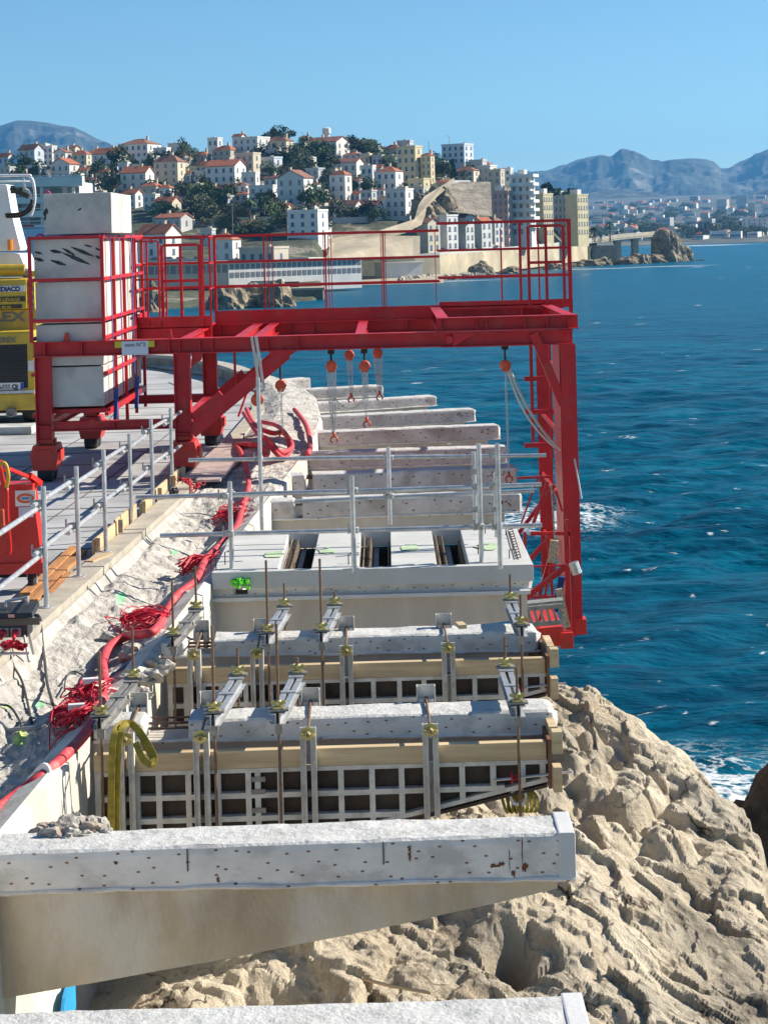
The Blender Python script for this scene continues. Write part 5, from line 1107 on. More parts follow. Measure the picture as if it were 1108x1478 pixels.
rp = [(X(-60), yt+1.1, Z(249)), (X(26), yt+1.1, Z(250)), (X(34), yt+1.1, Z(253)), (X(38.5), yt+1.1, Z(262)), (X(40), yt+1.1, Z(284)), (X(37), yt+1.1, Z(300)), (X(33), yt+1.1, Z(311))]
mb = MB(); mb.tube(catmull(rp, 5), .026, 8); mb.tube([(X(-60), yt+1.1, Z(258)), (X(37), yt+1.1, Z(259))], .018, 8); mb.tube([(X(24), yt+1.1, Z(250)), (X(25), yt+1.1, Z(272))], .018, 8); mb.tube(catmull([(X(26), yt+1.1, Z(270)), (X(33), yt+1.1, Z(276)), (X(36), yt+1.1, Z(290))], 5), .018, 8); mb.build('safety_rail', m_wht, t, smooth=True)
mb = MB(); mb.tube(catmull([(X(-4), yt+1.05, Z(308)), (X(16), yt+1.05, Z(307)), (X(28), yt+1.05, Z(302)), (X(35), yt+1.05, Z(292)), (X(36), yt+1.05, Z(286))], 6), .03, 8); mb.tube(catmull([(X(-4), yt+1.1, Z(311)), (X(16), yt+1.1, Z(311)), (X(30), yt+1.1, Z(304)), (X(37), yt+1.1, Z(296))], 6), .022, 8); mb.build('hydraulic_hose', m_black, t, smooth=True)
mb = MB(); mb.bar((X(6), yt+1.0, Z(268)), (X(32), yt+1.0, Z(282)), .09, .09); mb.box((X(9), yt+1.0, Z(271)), (.07, .1, .14)); mb.box((X(22), yt+.98, Z(272)), (.06, .08, .09)); mb.build('valve_block', M('valve_black', (.04,.04,.03), .5, var=.5, scale=10, bump=0), t)
mb = MB(); mb.tube([(X(1), yt+1.1, Z(361)), (X(1), yt+1.1, Z(345))], .05, 10); mb.build('beacon', M('beacon_orange', (.8,.25,.02), .3, bump=0), t)
mb = MB(); a, b_ = P(-60, 612, 3.28), P(51, 600, 3.30); mb.bb((a.x, a.y-.2, .004), (b_.x, a.y+.5, .13)); tag(mb.build('outrigger_mat', M('mat_pale', (.5,.5,.47), .8, var=.2, scale=5, bump=.2), bevel=.01), 'pale thick support mat on the road under the yellow mobile crane', 'mat')
# -- yellow lifting slings and shackle --
m_sling = M('sling_yellow', (.29,.225,.025), .8, var=.25, scale=20, bump=.4, bscale=80)
def band(pts, w_, label, up):
    cc = catmull(pts, 8); mb = MB()
    for a, b_ in zip(cc[:-1], cc[1:]): mb.bar(a, b_+(b_-a)*.08, w_, .008, up=up)
    return mb
kk = 1.205; q = lambda px, py, k=kk: P(px, py, k)
t = thing('lifting_sling', q(185, 1048), 'yellow webbing sling draped over the left end of the nearer formwork', 'sling')
for i, pl in enumerate([[(160,1200,1.19),(161,1120,1.19),(164,1065,1.19),(175,1046,1.2),(192,1046,1.21),(208,1066,1.195),(222,1092,1.19),(219,1104,1.185),(206,1095,1.185),(196,1072,1.19)], [(168,1205,1.192),(169,1120,1.192),(173,1062,1.192),(185,1044,1.2),(200,1056,1.20),(214,1082,1.192),(224,1100,1.19)]]):
    band([P(*a) for a in pl], .042, '', (0, -1, .2)).build('webbing', m_sling, t)
t = thing('lifting_sling', P(745, 1150, 1.26), 'yellow sling bunch hanging on a steel shackle under the tip of the nearer formwork', 'sling')
for i in range(7):
    r = random.Random(i); x = 728+i*6.5; band([P(742, 1128, 1.26), P(x-4, 1140, 1.255), P(x, 1165, 1.25+.003*i), P(x+5, 1172, 1.25), P(x+7, 1150, 1.255), P(752, 1128, 1.26)], .02, '', (0, -1, 0)).build('webbing', m_sling, t)
mb = MB(); mb.ring(P(748, 1150, 1.243), .05, .011, 16, 6, (0,1,0)); mb.tube([P(738, 1160, 1.243), P(758, 1160, 1.243)], .012, 6); mb.tube([P(748,1100,1.25), P(748,1140,1.25)], .012, 6); mb.build('shackle', m_zinc, t, smooth=True)
# loose stick and small wood on the rock
mb = MB(); mb.tube([P(522, 1413, 1.04), P(560, 1423, 1.03), P(622, 1434, 1.02)], .009, 6); tag(mb.build('stick', m_plyb), 'thin straw-coloured stick lying on the rock between the two nearest brackets', 'stick')
mb = MB(); mb.bar(P(662, 900, 1.47), P(668, 905, 1.46), .06, .03); tag(mb.build('timber_block', m_timber), 'small timber block resting on the farther clamped bracket', 'block')
# graffiti patch on the wall under the big bracket
m_gb = M('spray_blue', (.02,.30,.62), .7, bump=0); m_gy = M('spray_yellow', (.72,.62,.25), .7, bump=0); 
for (y0_, y1_, z0_, z1_, m_, lb) in ((11.2, 11.75, -1.5, -1.15, m_gb, 'patch of bright blue spray paint low on the sea wall'), (12.1, 12.45, -1.45, -1.15, m_gy, 'patch of yellow spray paint low on the sea wall')):
    xw = float(xon(WALL, (y0_+y1_)/2)); n = 18; cy, cz = (y0_+y1_)/2, (z0_+z1_)/2; mb = MB(); r = random.Random(3)
    ring = [(xw+.085, cy+(y1_-y0_)/2*math.cos(6.283*i/n)*r.uniform(.7, 1.1), cz+(z1_-z0_)/2*math.sin(6.283*i/n)*r.uniform(.7, 1.1)) for i in range(n)]
    mb.prism(ring, (.02, 0, 0)); tag(mb.build('spray_paint', m_), lb, 'graffiti')
# ================= HEADLAND =================
ip = np.interp
KS = ([-300, 200, 455, 475, 640, 750, 860, 985], [36, 38, 41, 54, 56, 66, 75, 79]); KT = ([-300, 450, 640, 750, 860, 985], [78, 77, 75, 75, 78, 80.5])
YT = ([-300, 0, 100, 200, 300, 400, 470, 540, 600, 640, 700, 760, 800, 845, 870, 985], [250, 243, 238, 228, 226, 216, 216, 222, 230, 236, 256, 275, 292, 325, 340, 345])
def ysea(px): ks = ip(px, *KS); return 339+14.1/(S*ks)-(px-554)*SR
def kdef(px, py):
    ys_ = ysea(px); t = (ys_-py)/(ys_-ip(px, *YT)); ks = ip(px, *KS); return ks+(ip(px, *KT)-ks)*np.clip(t, -.2, 1.1)
def T(px, py): return P(px, py, float(kdef(px, py)))
RY = ([150, 330, 480, 600, 640, 700, 800, 855, 905, 965], [379, 378, 374, 370, 366.5, 362, 353, 346, 340, 335.5])
def mk_terrain():
    pxs = np.linspace(-320, 985, 260); rows = []
    X = []; Y = []; Z = []; PYR = []
    for t in np.concatenate([np.linspace(-.08, 1, 90), np.linspace(1.05, 2.2, 14)]):
        xr = []; yr = []; zr_ = []; pr_ = []
        for px in pxs:
            ys_ = ysea(px); yt = ip(px, *YT); py = ys_+(yt-ys_)*min(t, 1); k = ip(px, *KS)+(ip(px, *KT)-ip(px, *KS))*t
            p = P(px, py, k if t <= 1 else ip(px, *KT)); 
            if t > 1: q = P(px, yt, ip(px, *KT)+(t-1)*40); p = Vector((q.x, q.y, p.z-(t-1)**1.3*60))
            lo = (px > 470 and py > ip(px, *RY)+1.5) or px > 862; w_ = min(1, max(0, (px-470)/12)) if px < 862 else 1
            if 190 < px <= 470 and py > ip(px, *RY)+1.5: p.z = min(p.z, -7.6 if t > .03 else SEA-1)
            if lo: p.z = p.z*(1-w_)+(SEA-1.5)*w_
            xr.append(p.x); yr.append(p.y); zr_.append(p.z); pr_.append(py)
        X.append(xr); Y.append(yr); Z.append(zr_); PYR.append(pr_)
    X = np.array(X); Y = np.array(Y); Z = np.array(Z); Z = Z+1.0*fbm(X/22, Y/18, 4, 61)-.6
    Z[:3] -= np.array([3, 2, 1])[:, None]
    m = M('hillside', (.075,.085,.045), .95, var=.4, scale=.06, col2=(.30,.26,.19), c2amt=.8, c2scale=.05, c2lo=.55, c2hi=.62, bump=1, bscale=.4, bdist=1, rnd=False)
    tag(grid_mesh('hill', X, Y, Z, m, smooth=False), 'scrubby green headland hill covered with houses', kind='structure')
mk_terrain()
# -- hill road, beach, retaining walls, bridge --
m_asph = M('asphalt', (.12,.12,.12), .9, var=.15, bump=.1, rnd=False); m_sand = M('sand', (.42,.36,.27), .95, var=.12, scale=.3, bump=.2, bscale=3, rnd=False)
m_cream = M('cream_masonry', (.50,.42,.28), .9, var=.2, scale=.12, col2=(.30,.25,.17), c2amt=.6, c2scale=.1, bump=.4, bscale=1.5, bdist=.1, rnd=False)
RY = ([150, 330, 480, 600, 640, 700, 800, 855, 905, 965], [379, 378, 374, 370, 366.5, 362, 353, 346, 340, 335.5])
def rp_(px): return P(px, ip(px, *RY), float(kdef(px, ip(px, *RY)))-.3 if px < 856 else ip(px, [855, 965], [kdef(855, 346)-.3, 81.3]))
rpts = [rp_(px) for px in np.linspace(150, 965, 70)]
vs = []; fs = []
for i, p in enumerate(rpts):
    t_ = (rpts[min(i+1, 69)]-rpts[max(0, i-1)]); n_ = Vector((-t_.y, t_.x, 0)).normalized(); 
    if n_.y < 0: n_ = -n_
    p.z += .0; vs += [p, p+n_*9]
for i in range(69): fs.append((2*i, 2*i+2, 2*i+3, 2*i+1))
tag(MB().add(vs, fs).build('coast_road', m_asph), 'seaside road winding along the headland', kind='structure')
def wallstrip(name, pts, h0, h1, th, mat, parent=None):
    mb = MB()
    for a, b_ in zip(pts[:-1], pts[1:]): 
        d = b_-a; mb.prism([a+Vector((0,0,h0)), b_+d*.01+Vector((0,0,h0)), b_+d*.01+Vector((0,0,h1)), a+Vector((0,0,h1))], Vector((-d.y, d.x, 0)).normalized()*th)
    return mb.build(name, mat, parent)
cut = [i for i, px in enumerate(np.linspace(150, 965, 70)) if px > 845][0]
tw = thing('retaining_wall', rpts[30]-Vector((0,0,8)), 'long cream masonry wall carrying the seaside road above beach and rocks', 'retaining wall')
wallstrip('masonry', [p-Vector((0,.35,0)) for p in rpts[:cut+1]], -7.5, -.2, .3, m_cream, tw)
wallstrip('railing', [p-Vector((0,.45,0)) for p in rpts[:cut+1]], -.2, .7, .25, M('pale_coping', (.5,.48,.42), .85, bump=0), tw)
# bridge
tb_ = thing('road_bridge', rpts[60]-Vector((0,0,10)), 'concrete road bridge on piers reaching the tip of the rocky headland', 'bridge'); m_cb = M('bridge_concrete', (.42,.38,.30), .85, var=.15, scale=.2, bump=.2, rnd=False)
wallstrip('deck', [p-Vector((0,.4,0)) for p in rpts[cut:]], -1.2, -.02, 9.6, m_cb, tb_); wallstrip('railing', [p-Vector((0,.7,0)) for p in rpts[cut:]], -.6, .9, .3, m_cb, tb_); wallstrip('railing', [p+Vector((-.3,9,0)) for p in rpts[cut:]], -.02, .9, .3, m_cb, tb_)
for px in (892, 917, 946):
    p = rp_(px); mb = MB()
    for dy in (.8, 7): mb.bb((p.x-1.1, p.y+dy-.8, SEA), (p.x+1.1, p.y+dy+.8, p.z-1.2))
    mb.bb((p.x-1.3, p.y-.2, p.z-2.2), (p.x+1.3, p.y+9, p.z-1.21)); mb.build('pier', m_cb, tb_)
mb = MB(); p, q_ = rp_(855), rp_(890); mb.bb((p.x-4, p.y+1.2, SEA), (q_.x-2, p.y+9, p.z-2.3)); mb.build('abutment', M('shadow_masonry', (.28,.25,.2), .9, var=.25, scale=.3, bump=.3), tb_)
# beach
bp_ = [(470, 411), (530, 412), (600, 409), (640, 404), (640, 390), (600, 396), (530, 396), (470, 398)]
pts = [P(a, b_, 54.5 if b_ > 400 else 58) for a, b_ in bp_]; 
for p in pts: p.z = max(min(p.z, -8.3), SEA-.2)
vs = pts; tag(MB().add([Vector((p.x, p.y, SEA-.3)) if i < 4 else Vector((p.x, p.y, -9.0)) for i, p in enumerate(pts)], [(0,1,6,7), (1,2,5,6), (2,3,4,5)]).build('beach', m_sand), 'small sandy beach below the seaside road', kind='structure')
# rocks round the shore
rocks = [((365,446,40),(6.5,5,3.9),'big cream rock outcrop beside the bathing quay, seen through the gantry railings'),((400,446,39.5),(3.6,4,4.2),'steep cream rock spur at the right of the outcrop'),((330,447,39),(4,3,4),'small rock at the left foot of the cream outcrop'),((220,448,38.5),(3,3,5),'pointed cream rock behind the left end of the gantry railings'),
 ((694,397,60.5),(4.2,4,4.5),'dark rounded rock with a cave against the retaining wall'),((850,386,74.5),(5.5,4,3),'brown rock at the water under the near end of the bridge'),((872,384,75.5),(4,4,2.6),'second brown rock near the bridge abutment'),((905,385,76.3),(5,4,3),'rock between two bridge piers'),((925,383,77),(4,4,4.4),'tall rock wrapping a bridge pier'),((945,382,78),(5,4,3),'low rock under the end of the bridge'),((968,380,79.5),(7,6,11),'high craggy cream rock that ends the headland'),((983,378,80),(4.5,4,6),'lower rock step at the tip of the headland'),((1008,376,80.5),(2,1.2,.6),'tiny reef just beyond the headland tip'),((800,392,69.5),(4,3,2.6),'low dark rock at the foot of the wall behind the right railings'),((735,397,65),(3.5,3,2),'low rock below the town houses wall')]
for i, ((px, py, k), r, lb) in enumerate(rocks):
    c = P(px, py, k); blob_rock('shore_rock', (c.x, c.y, SEA), r, M('shore_rock', (.34,.27,.18), .95, var=.35, scale=.5, col2=(.10,.08,.055), c2amt=.8, c2scale=.35, bump=1, bscale=1.5, bdist=.5), 80+i, lb, det=4, amp=.35)
mb = MB(); r = random.Random(4)
for i in range(170):
    px = r.uniform(578, 706); t_ = (px-578)/128; py = 404+r.uniform(-5, 5)-t_*6; c = P(px, py, 56+t_*4.5); c.z = SEA+r.uniform(.0, 1.2); s_ = r.uniform(.4, 1.3); mb.box(c, (s_*1.4, s_, s_), Matrix.Rotation(r.uniform(0, 3), 3, Vector((r.random(), r.random(), r.random()))))
tag(mb.build('boulder_bank', M('boulder_pale', (.42,.37,.29), .95, var=.25, scale=.8, bump=.5, bscale=3)), 'bank of pale boulders piled at the end of the beach', 'boulders', kind='stuff')
t = thing('quay', P(430, 445, 41.5), 'tan concrete bathing quay with a dark end wall', 'quay'); a = P(385, 420, 43.2); b_ = P(466, 420, 43.2)
mb = MB(); mb.bb((a.x, a.y, SEA-1), (b_.x, a.y+9, a.z)); mb.build('quay_body', M('quay_dark', (.17,.15,.11), .9, var=.3, scale=.5, bump=.4), t)
mb = MB(); mb.bb((a.x-6, a.y+.2, a.z+.01), (b_.x+.3, a.y+10, a.z+.5)); mb.build('quay_top', m_sand, t)
mb = MB(); c = P(415, 414, 44); mb.bb((c.x-2.5, c.y, c.z-.8), (c.x+2.6, c.y+2.5, c.z+1.2)); mb.build('hut', M('hut_brown', (.10,.07,.05), .9, bump=0), t)
# white terrace on the rock
mb = MB(); a = P(362, 414, 41.2); b_ = P(408, 404, 41.2); mb.bb((a.x, a.y, a.z-2), (b_.x, a.y+6, b_.z)); tag(mb.build('terrace_wall', M('terrace_cream', (.55,.50,.40), .9, var=.1, bump=.1)), 'cream terrace wall on top of the rock outcrop', 'terrace')
# ---- buildings ----
m_win = M('window_dark', (.17,.18,.20), .25, bump=0); m_winb = M('window_shutter', (.06,.13,.22), .6, bump=0); m_tile = M('roof_tiles', (.42,.13,.06), .85, var=.3, scale=.6, bump=.6, bscale=3, bdist=.15, aniso=(4,1,1)); m_tileb = M('roof_tiles_brown', (.27,.12,.075), .85, var=.3, scale=.6, bump=.6, bscale=3, bdist=.15, aniso=(4,1,1))
WC = {'w': (.68,.665,.63), 'c': (.60,.53,.40), 'y': (.60,.51,.31), 'b': (.52,.46,.37), 'g': (.48,.48,.47), 'p': (.52,.34,.28), 'l': (.55,.60,.66)}
def wallm(c): return M('house_wall_'+{'w':'white','c':'cream','y':'yellow','b':'beige','g':'grey','p':'pink','l':'bluish'}[c], WC[c], .9, var=.08, scale=.25, bump=.1, bscale=3)
def house(cx, base, wp, hp, roof, wc, label, k=None, yaw=-24, ny=None, nx=None, storey=2.9, cat='house', shut=None, dr=.8, chimney=True):
    if k is None and cx < 600: wp = wp*1.08
    k = k or float(kdef(cx, base)); s = S*k; p = P(cx, base, k); th = R(yaw); W = wp*s/(math.cos(th)+dr*abs(math.sin(th))); dd = W*dr; H = hp*s
    rh = 0 if roof == 'flat' else min(H*.28, W*.26); hw = H-rh; t = thing(cat.replace(' ', '_'), (p.x, p.y+dd*.5, p.z), label, cat, rz=th)
    mb = MB(); mb.bb((-W/2, -dd/2, -4), (W/2, dd/2, hw)); mb.build('wall', wallm(wc), t, local=True)
    tm = m_tile if random.random() < .7 else m_tileb; e = .35
    mb = MB()
    if roof == 'hip':
        rl = max(0, W-dd)/2; vs = [(-W/2-e, -dd/2-e, hw), (W/2+e, -dd/2-e, hw), (W/2+e, dd/2+e, hw), (-W/2-e, dd/2+e, hw), (-rl-.1, 0, hw+rh), (rl+.1, 0, hw+rh)]; mb.add(vs, [(0,1,5,4), (1,2,5), (2,3,4,5), (3,0,4), (3,2,1,0)])
    elif roof == 'gable':     # ridge along depth: gable faces the camera
        mb.prism([(-W/2-e, -dd/2-e, hw-.1), (-W/2-e, -dd/2-e, hw+.15), (0, -dd/2-e, hw+rh+.25), (W/2+e, -dd/2-e, hw+.15), (W/2+e, -dd/2-e, hw-.1), (0, -dd/2-e, hw+rh)], (0, dd+2*e, 0)); g_ = MB(); g_.prism([(-W/2, -dd/2, hw+.002), (W/2, -dd/2, hw+.002), (0, -dd/2, hw+rh-.05)], (0, dd, 0)); g_.build('gable', wallm(wc), t, local=True)
    elif roof == 'side':      # ridge parallel to the front: bright gable at the end
        mb.prism([(-W/2-e, -dd/2-e, hw-.1), (-W/2-e, -dd/2-e, hw+.15), (-W/2-e, 0, hw+rh+.25), (-W/2-e, dd/2+e, hw+.15), (-W/2-e, dd/2+e, hw-.1), (-W/2-e, 0, hw+rh)], (W+2*e, 0, 0)); g_ = MB(); g_.prism([(-W/2, -dd/2, hw+.002), (-W/2, dd/2, hw+.002), (-W/2, 0, hw+rh-.05)], (W, 0, 0)); g_.build('gable', wallm(wc), t, local=True)
    else:
        for (a, b_) in (((-W/2-.15, -dd/2-.15), (W/2+.15, -dd/2+.2)), ((-W/2-.15, dd/2-.2), (W/2+.15, dd/2+.15)), ((-W/2-.15, -dd/2+.2), (-W/2+.2, dd/2-.2)), ((W/2-.2, -dd/2+.2), (W/2+.15, dd/2-.2))): mb.bb((*a, hw+.002), (*b_, hw+.6))
        mb.bb((-W/2+.2, -dd/2+.2, hw+.002), (W/2-.2, dd/2-.2, hw+.1))
    ro = mb.build('parapet' if roof == 'flat' else 'roof', wallm(wc) if roof == 'flat' else tm, t, local=True)
    if chimney:
        mb = MB(); cxx = W*random.uniform(-.3, .3); mb.bb((cxx-.4, .5, hw+.1), (cxx+.4, 1.3, hw+rh+1.0)); mb.bb((cxx-.5, .4, hw+rh+1.0), (cxx+.5, 1.4, hw+rh+1.15)); c = mb.build('chimney', wallm('b'), ro, local=True)
    ns = ny if ny is not None else max(1, round(hw/storey)); nw = nx if nx is not None else max(2, min(6, round(W/2.9))); sh = hw/ns; mw = m_winb if (shut if shut is not None else random.random() < .4) else m_win
    ww, wh = min(1.0, W/nw*.4), min(1.5, sh*.5)
    for side, (L_, n) in enumerate(((W, nw), (dd, max(1, int(nw*dr*.75))))):
        if n == 0: continue
        me0 = None
        for f in range(ns):
            for i in range(n):
                u = -L_/2+L_*(i+.5)/n; z = sh*(f+.5)
                if me0 is None:
                    mb = MB()
                    if side == 0: mb.box((0,0,0), (ww, .10, wh)); mb.box((0, -.06, -wh/2-.08), (ww+.3, .2, .12))
                    else: mb.box((0,0,0), (.10, ww, wh)); mb.box((.06, 0, -wh/2-.08), (.2, ww+.3, .12))
                    o = mb.build('window', mw, t, local=True); me0 = o
                else: o = me0.copy(); COL.objects.link(o)
                o.location = (u, -dd/2-.0, z) if side == 0 else (W/2+.0, u, z)
    return t
HL = [ # cx, base, w, h, roof, wall, label
 (8,248,22,27,'side','l','half hidden house with dark red roof at the far left edge of the hill'),(44,246,34,38,'side','l','pale blue-white house with red roof left on the hillside below the mountain'),(72,238,18,26,'flat','w','narrow flat white house just right of the pale blue one'),
 (90,240,24,26,'gable','w','white house with stepped orange roof in the left cluster'),(117,238,26,22,'hip','c','low house with wide orange roof right of the left cluster'),(92,259,38,31,'gable','w','white gabled house with blue shaded front, left cluster lower row'),(52,262,26,22,'flat','w','small white block below the pale blue house'),
 (158,243,48,30,'side','w','long white house with dark roof and bright end wall above the dark trees'),(200,229,56,30,'hip','w','large white villa with red hip roof on the left skyline'),(197,273,44,33,'side','w','white house with red roof and bluish front in the dark trees'),(244,265,42,42,'hip','c','square cream house with red hip roof in the middle of the left slope'),
 (262,239,28,22,'hip','c','small cream house behind the square cream one'),(218,284,30,22,'hip','b','dark roofed low house under the square cream one'),(190,299,30,26,'side','w','house with orange roof just right of the concrete blocks'),(218,302,22,20,'flat','w','bright white annex beside the orange roofed house'),(241,312,36,28,'side','c','cream gabled house with blue shaded front below the square cream one'),(250,330,48,22,'side','g','long grey roofed house above the orange roof'),
 (228,372,60,48,'side','w','large house with orange roof behind the left railings'),(324,378,42,42,'hip','w','white villa with red hip roof on the seaside road behind the railings'),(325,264,54,34,'side','w','wide white house with red roof and windows in the upper middle left'),(358,256,34,34,'flat','c','cream tower-like block joined to the wide white house'),
 (325,234,36,25,'hip','b','brown roofed house high on the skyline left of the pine'),(362,227,50,28,'flat','w','flat roofed white building on the skyline'),(290,236,26,18,'hip','b','tiny dark roofed house on the skyline between villas'),(403,221,38,25,'hip','c','cream house with pale roof under the big skyline pine'),(472,225,60,28,'side','w','white house with red roofs at the foot of the round tower'),
 (426,297,48,52,'gable','w','big white villa with pediment and arched windows in the hill centre'),(382,293,42,24,'flat','w','low white wing with terrace left of the arched villa'),(390,250,32,22,'flat','l','low pale blue house above the arched villa'),(492,291,30,46,'hip','w','tall narrow white house with bright red roof'),
 (500,250,46,22,'side','w','long white house with red roof above the tall narrow one'),(532,266,20,26,'flat','w','small white cube house in the middle of the hill'),(563,275,36,36,'hip','w','white house with orange-red roof left of the yellow tower house'),(505,313,36,24,'side','w','low house with dark red roof, left half of a pair'),(535,314,32,24,'side','w','low house with dark red roof, right half of a pair'),
 (557,298,20,16,'hip','w','little white house with pink roof over the modern one'),(577,314,38,40,'flat','w','modern stepped white house beside the ramp wall'),(444,341,54,36,'flat','w','flat roofed white house with terrace above the seaside road'),(470,342,16,20,'flat','w','small white cube stuck to the terrace house'),(408,312,24,18,'side','b','stone hut with reddish roof below the arched villa'),
 (592,262,34,50,'flat','y','tall yellow-beige house on the upper slope'),(618,264,20,44,'hip','y','narrow yellow house with red roof right of the tall one'),(605,275,32,16,'flat','y','low yellow building in front of the tall yellow house'),(568,230,28,22,'hip','b','red roofed house on the skyline left of the yellow ones'),(541,226,24,14,'flat','g','low grey wall-like house next to the umbrella pine'),
 (661,236,46,27,'flat','l','boxy grey-white building standing alone on the skyline'),(674,263,38,24,'hip','c','little house with red hip roof above the great retaining wall'),(690,248,26,16,'flat','g','low grey house right of the red hip roof'),(703,264,30,24,'flat','w','pale flat block at the right end of the hilltop'),(716,276,26,30,'flat','b','beige block stepping down behind the pink building'),
 (619,364,34,49,'gable','c','cream gable fronted house on the seaside road'),(648,360,28,48,'flat','w','white town house with large windows, left one of the row'),(673,360,25,52,'gable','w','white town house with pointed red turret roof'),(697,358,28,44,'side','w','white town house at the right end of the row'),(716,350,24,36,'hip','w','white house with pink roof in front of the pink building'),
 (380,381,66,22,'flat','b','low stone garages in a row on the seaside road'),(150,262,24,18,'side','b','dark roofed cottage deep in the left trees'),(455,262,26,18,'flat','g','grey low house left of the long red roofed one'),(545,252,18,14,'side','w','small bright gable just left of the orange-red roof'),(635,252,24,18,'flat','g','low grey house under the boxy skyline building'),
 (425,240,28,16,'flat','g','flat grey house in the trees below the round tower'),(283,300,20,16,'side','b','tiny house lost in the dark wood'),(130,275,26,20,'hip','w','white house behind the top concrete block')]
for h in HL: house(*h, dr=random.uniform(.6, .85), yaw=48 if 605 < h[0] < 720 and h[1] > 340 else random.uniform(-34, -20))
EX = [(60,225,20,16),(105,222,18,12),(140,228,22,14),(255,222,24,14),(310,212,20,12),(345,205,18,12),(440,205,16,10),(510,214,18,10),(585,218,22,14),(310,285,20,16),(350,290,22,14),(480,262,18,16),(465,240,20,14),(515,290,16,14),(550,282,16,12),(430,262,16,12),(580,285,16,14),(640,272,18,12),(700,246,22,14),(730,262,22,18),(290,262,18,14),(270,318,20,14),(360,330,24,14),(300,350,20,18),(180,250,18,14)]
rx_ = random.Random(5); occ = [(h[0], h[1]-h[3]/2, h[2], h[3]) for h in HL]+[(e[0], e[1]-e[3]/2, e[2], e[3]) for e in EX]; tries = 0
while len(EX) < 75 and tries < 6000:
    tries += 1; x = rx_.uniform(0, 610); yt = float(ip(x, *YT)); y = rx_.uniform(yt+2, 300 if x < 440 else 318); w_, h_ = rx_.uniform(15, 27), rx_.uniform(13, 22)
    if all(abs(x-o[0]) > (w_+o[2])*.42 or abs(y-h_/2-o[1]) > (h_+o[3])*.36 for o in occ): EX.append((x, y, w_, h_)); occ.append((x, y-h_/2, w_, h_))
used_ = set()
for i, e in enumerate(EX):
    n_ = min(HL, key=lambda h: (h[0]-e[0])**2+((h[1]-h[3]/2)-(e[1]-e[3]/2))**2*1.5); dx, dy = e[0]-n_[0], (e[1]-e[3]/2)-(n_[1]-n_[3]/2)
    rel = ('right' if dx > 0 else 'left')+' of' if abs(dx) > abs(dy) else ('below' if dy > 0 else 'above')
    core = n_[6].split(' in ')[0].split(' on ')[0].split(' at ')[0].split(' with ')[0].split(' behind ')[0].split(' under ')[0]
    tn = ['white','cream','beige','grey','whitish'][i % 5]; lb_ = ''
    for ad in ('small', 'tiny', 'modest', 'low', 'squat', 'narrow', 'plain', 'half hidden'):
        lb_ = ' '.join(('%s %s %s house just %s the %s' % (ad, tn, ['flat roofed','tile roofed','hip roofed','boxy'][i % 4], rel, core)).split()[:16])
        if lb_ not in used_: break
    used_.add(lb_)
    house(*e, ['flat','side','hip','flat'][i % 4], ['w','c','b','g','w'][i % 5], lb_, yaw=random.uniform(-34, -18), dr=.7)
for i, (xa, xb, py) in enumerate([(250,300,296),(270,345,322),(330,420,318),(345,415,330),(300,340,352),(360,400,296),(405,450,300),(480,545,318),(500,560,262),(220,262,318),(120,170,268),(440,480,235),(560,620,292),(640,700,264),(540,600,240),(230,290,356)]):
    a, b_ = T(xa, py+2), T(xb, py+1); b_.z = a.z = (a.z+b_.z)/2; d = b_-a; mb = MB(); mb.bar(a+Vector((0,0,-1)), b_+Vector((0,0,-1)), .5, 5.0)
    tag(mb.build('garden_wall', wallm(['b','g','c'][i % 3])), 'pale garden retaining wall stepping along the hillside among trees', 'garden wall', 'garden walls on the headland')
# the round white tower
t = thing('round_tower', T(472, 222), 'slim round white water tower rising on the hilltop', 'tower'); c = P(472, 222, 77.5); s = S*77.5
mb = MB(); mb.lathe((c.x, c.y, c.z-2), [(4.4*s, 0), (4.2*s, 36*s)], 20); mb.build('shaft', wallm('w'), t); mb = MB(); mb.lathe((c.x, c.y, c.z+36*s-2), [(5.6*s, 0), (6.2*s, .5), (6.2*s, 2.3), (4*s, 2.6), (3.4*s, 8*s)], 20); mb.build('tank_head', wallm('w'), t)
# apartment blocks with balconies
def block(cx, base, wp, hp, k, wc, label, ns, nx, balc=False, yaw=-20, dr=.8):
    t = house(cx, base, wp, hp, 'flat', wc, label, k=k, yaw=yaw, ny=ns, nx=nx, cat='apartment block', shut=False, dr=dr, chimney=False); s = S*k; W = wp*s/(math.cos(R(yaw))+dr*abs(math.sin(R(yaw)))); dd = W*dr; H = hp*s
    if balc:
        for f in range(1, ns+1):
            z = H*f/ns-.2; mb = MB(); mb.bb((-W/2-.2, -dd/2-1.5, z-.15), (W/2+1.5, -dd/2-.01, z)); mb.bb((W/2+.01, -dd/2, z-.15), (W/2+1.5, dd/2, z)); mb.bb((W/2+1.4, -dd/2-1.4, z+.01), (W/2+1.5, dd/2, z+.95)); mb.bb((-W/2-.2, -dd/2-1.5, z+.01), (W/2+1.39, -dd/2-1.4, z+.95)); mb.build('balcony', wallm('w'), t, local=True)
    mb = MB(); mb.bb((-W*.2, -1.5, H+.12), (W*.15, 2, H+2.4)); mb.build('roof_hut', wallm('w'), t, local=True); return t
block(724, 341, 36, 64, 68, 'p', 'pink blank sided apartment block behind the town houses', 6, 4)
block(757, 340, 36, 86, 68.5, 'w', 'tall white apartment block with stacked balconies', 7, 3, True)
block(785, 341, 30, 60, 71.5, 'y', 'yellow apartment block left of the one coloured grey for shade', 5, 4, yaw=50); block(810, 342, 30, 58, 74, 'g', 'apartment block between the two yellow ones, its grey wall colour standing for shade', 5, 4); block(834, 340, 34, 58, 73, 'y', 'yellow apartment block nearest the road bridge', 5, 4, yaw=50)  # middle block: shade between the yellow fronts is put in as grey wall colour
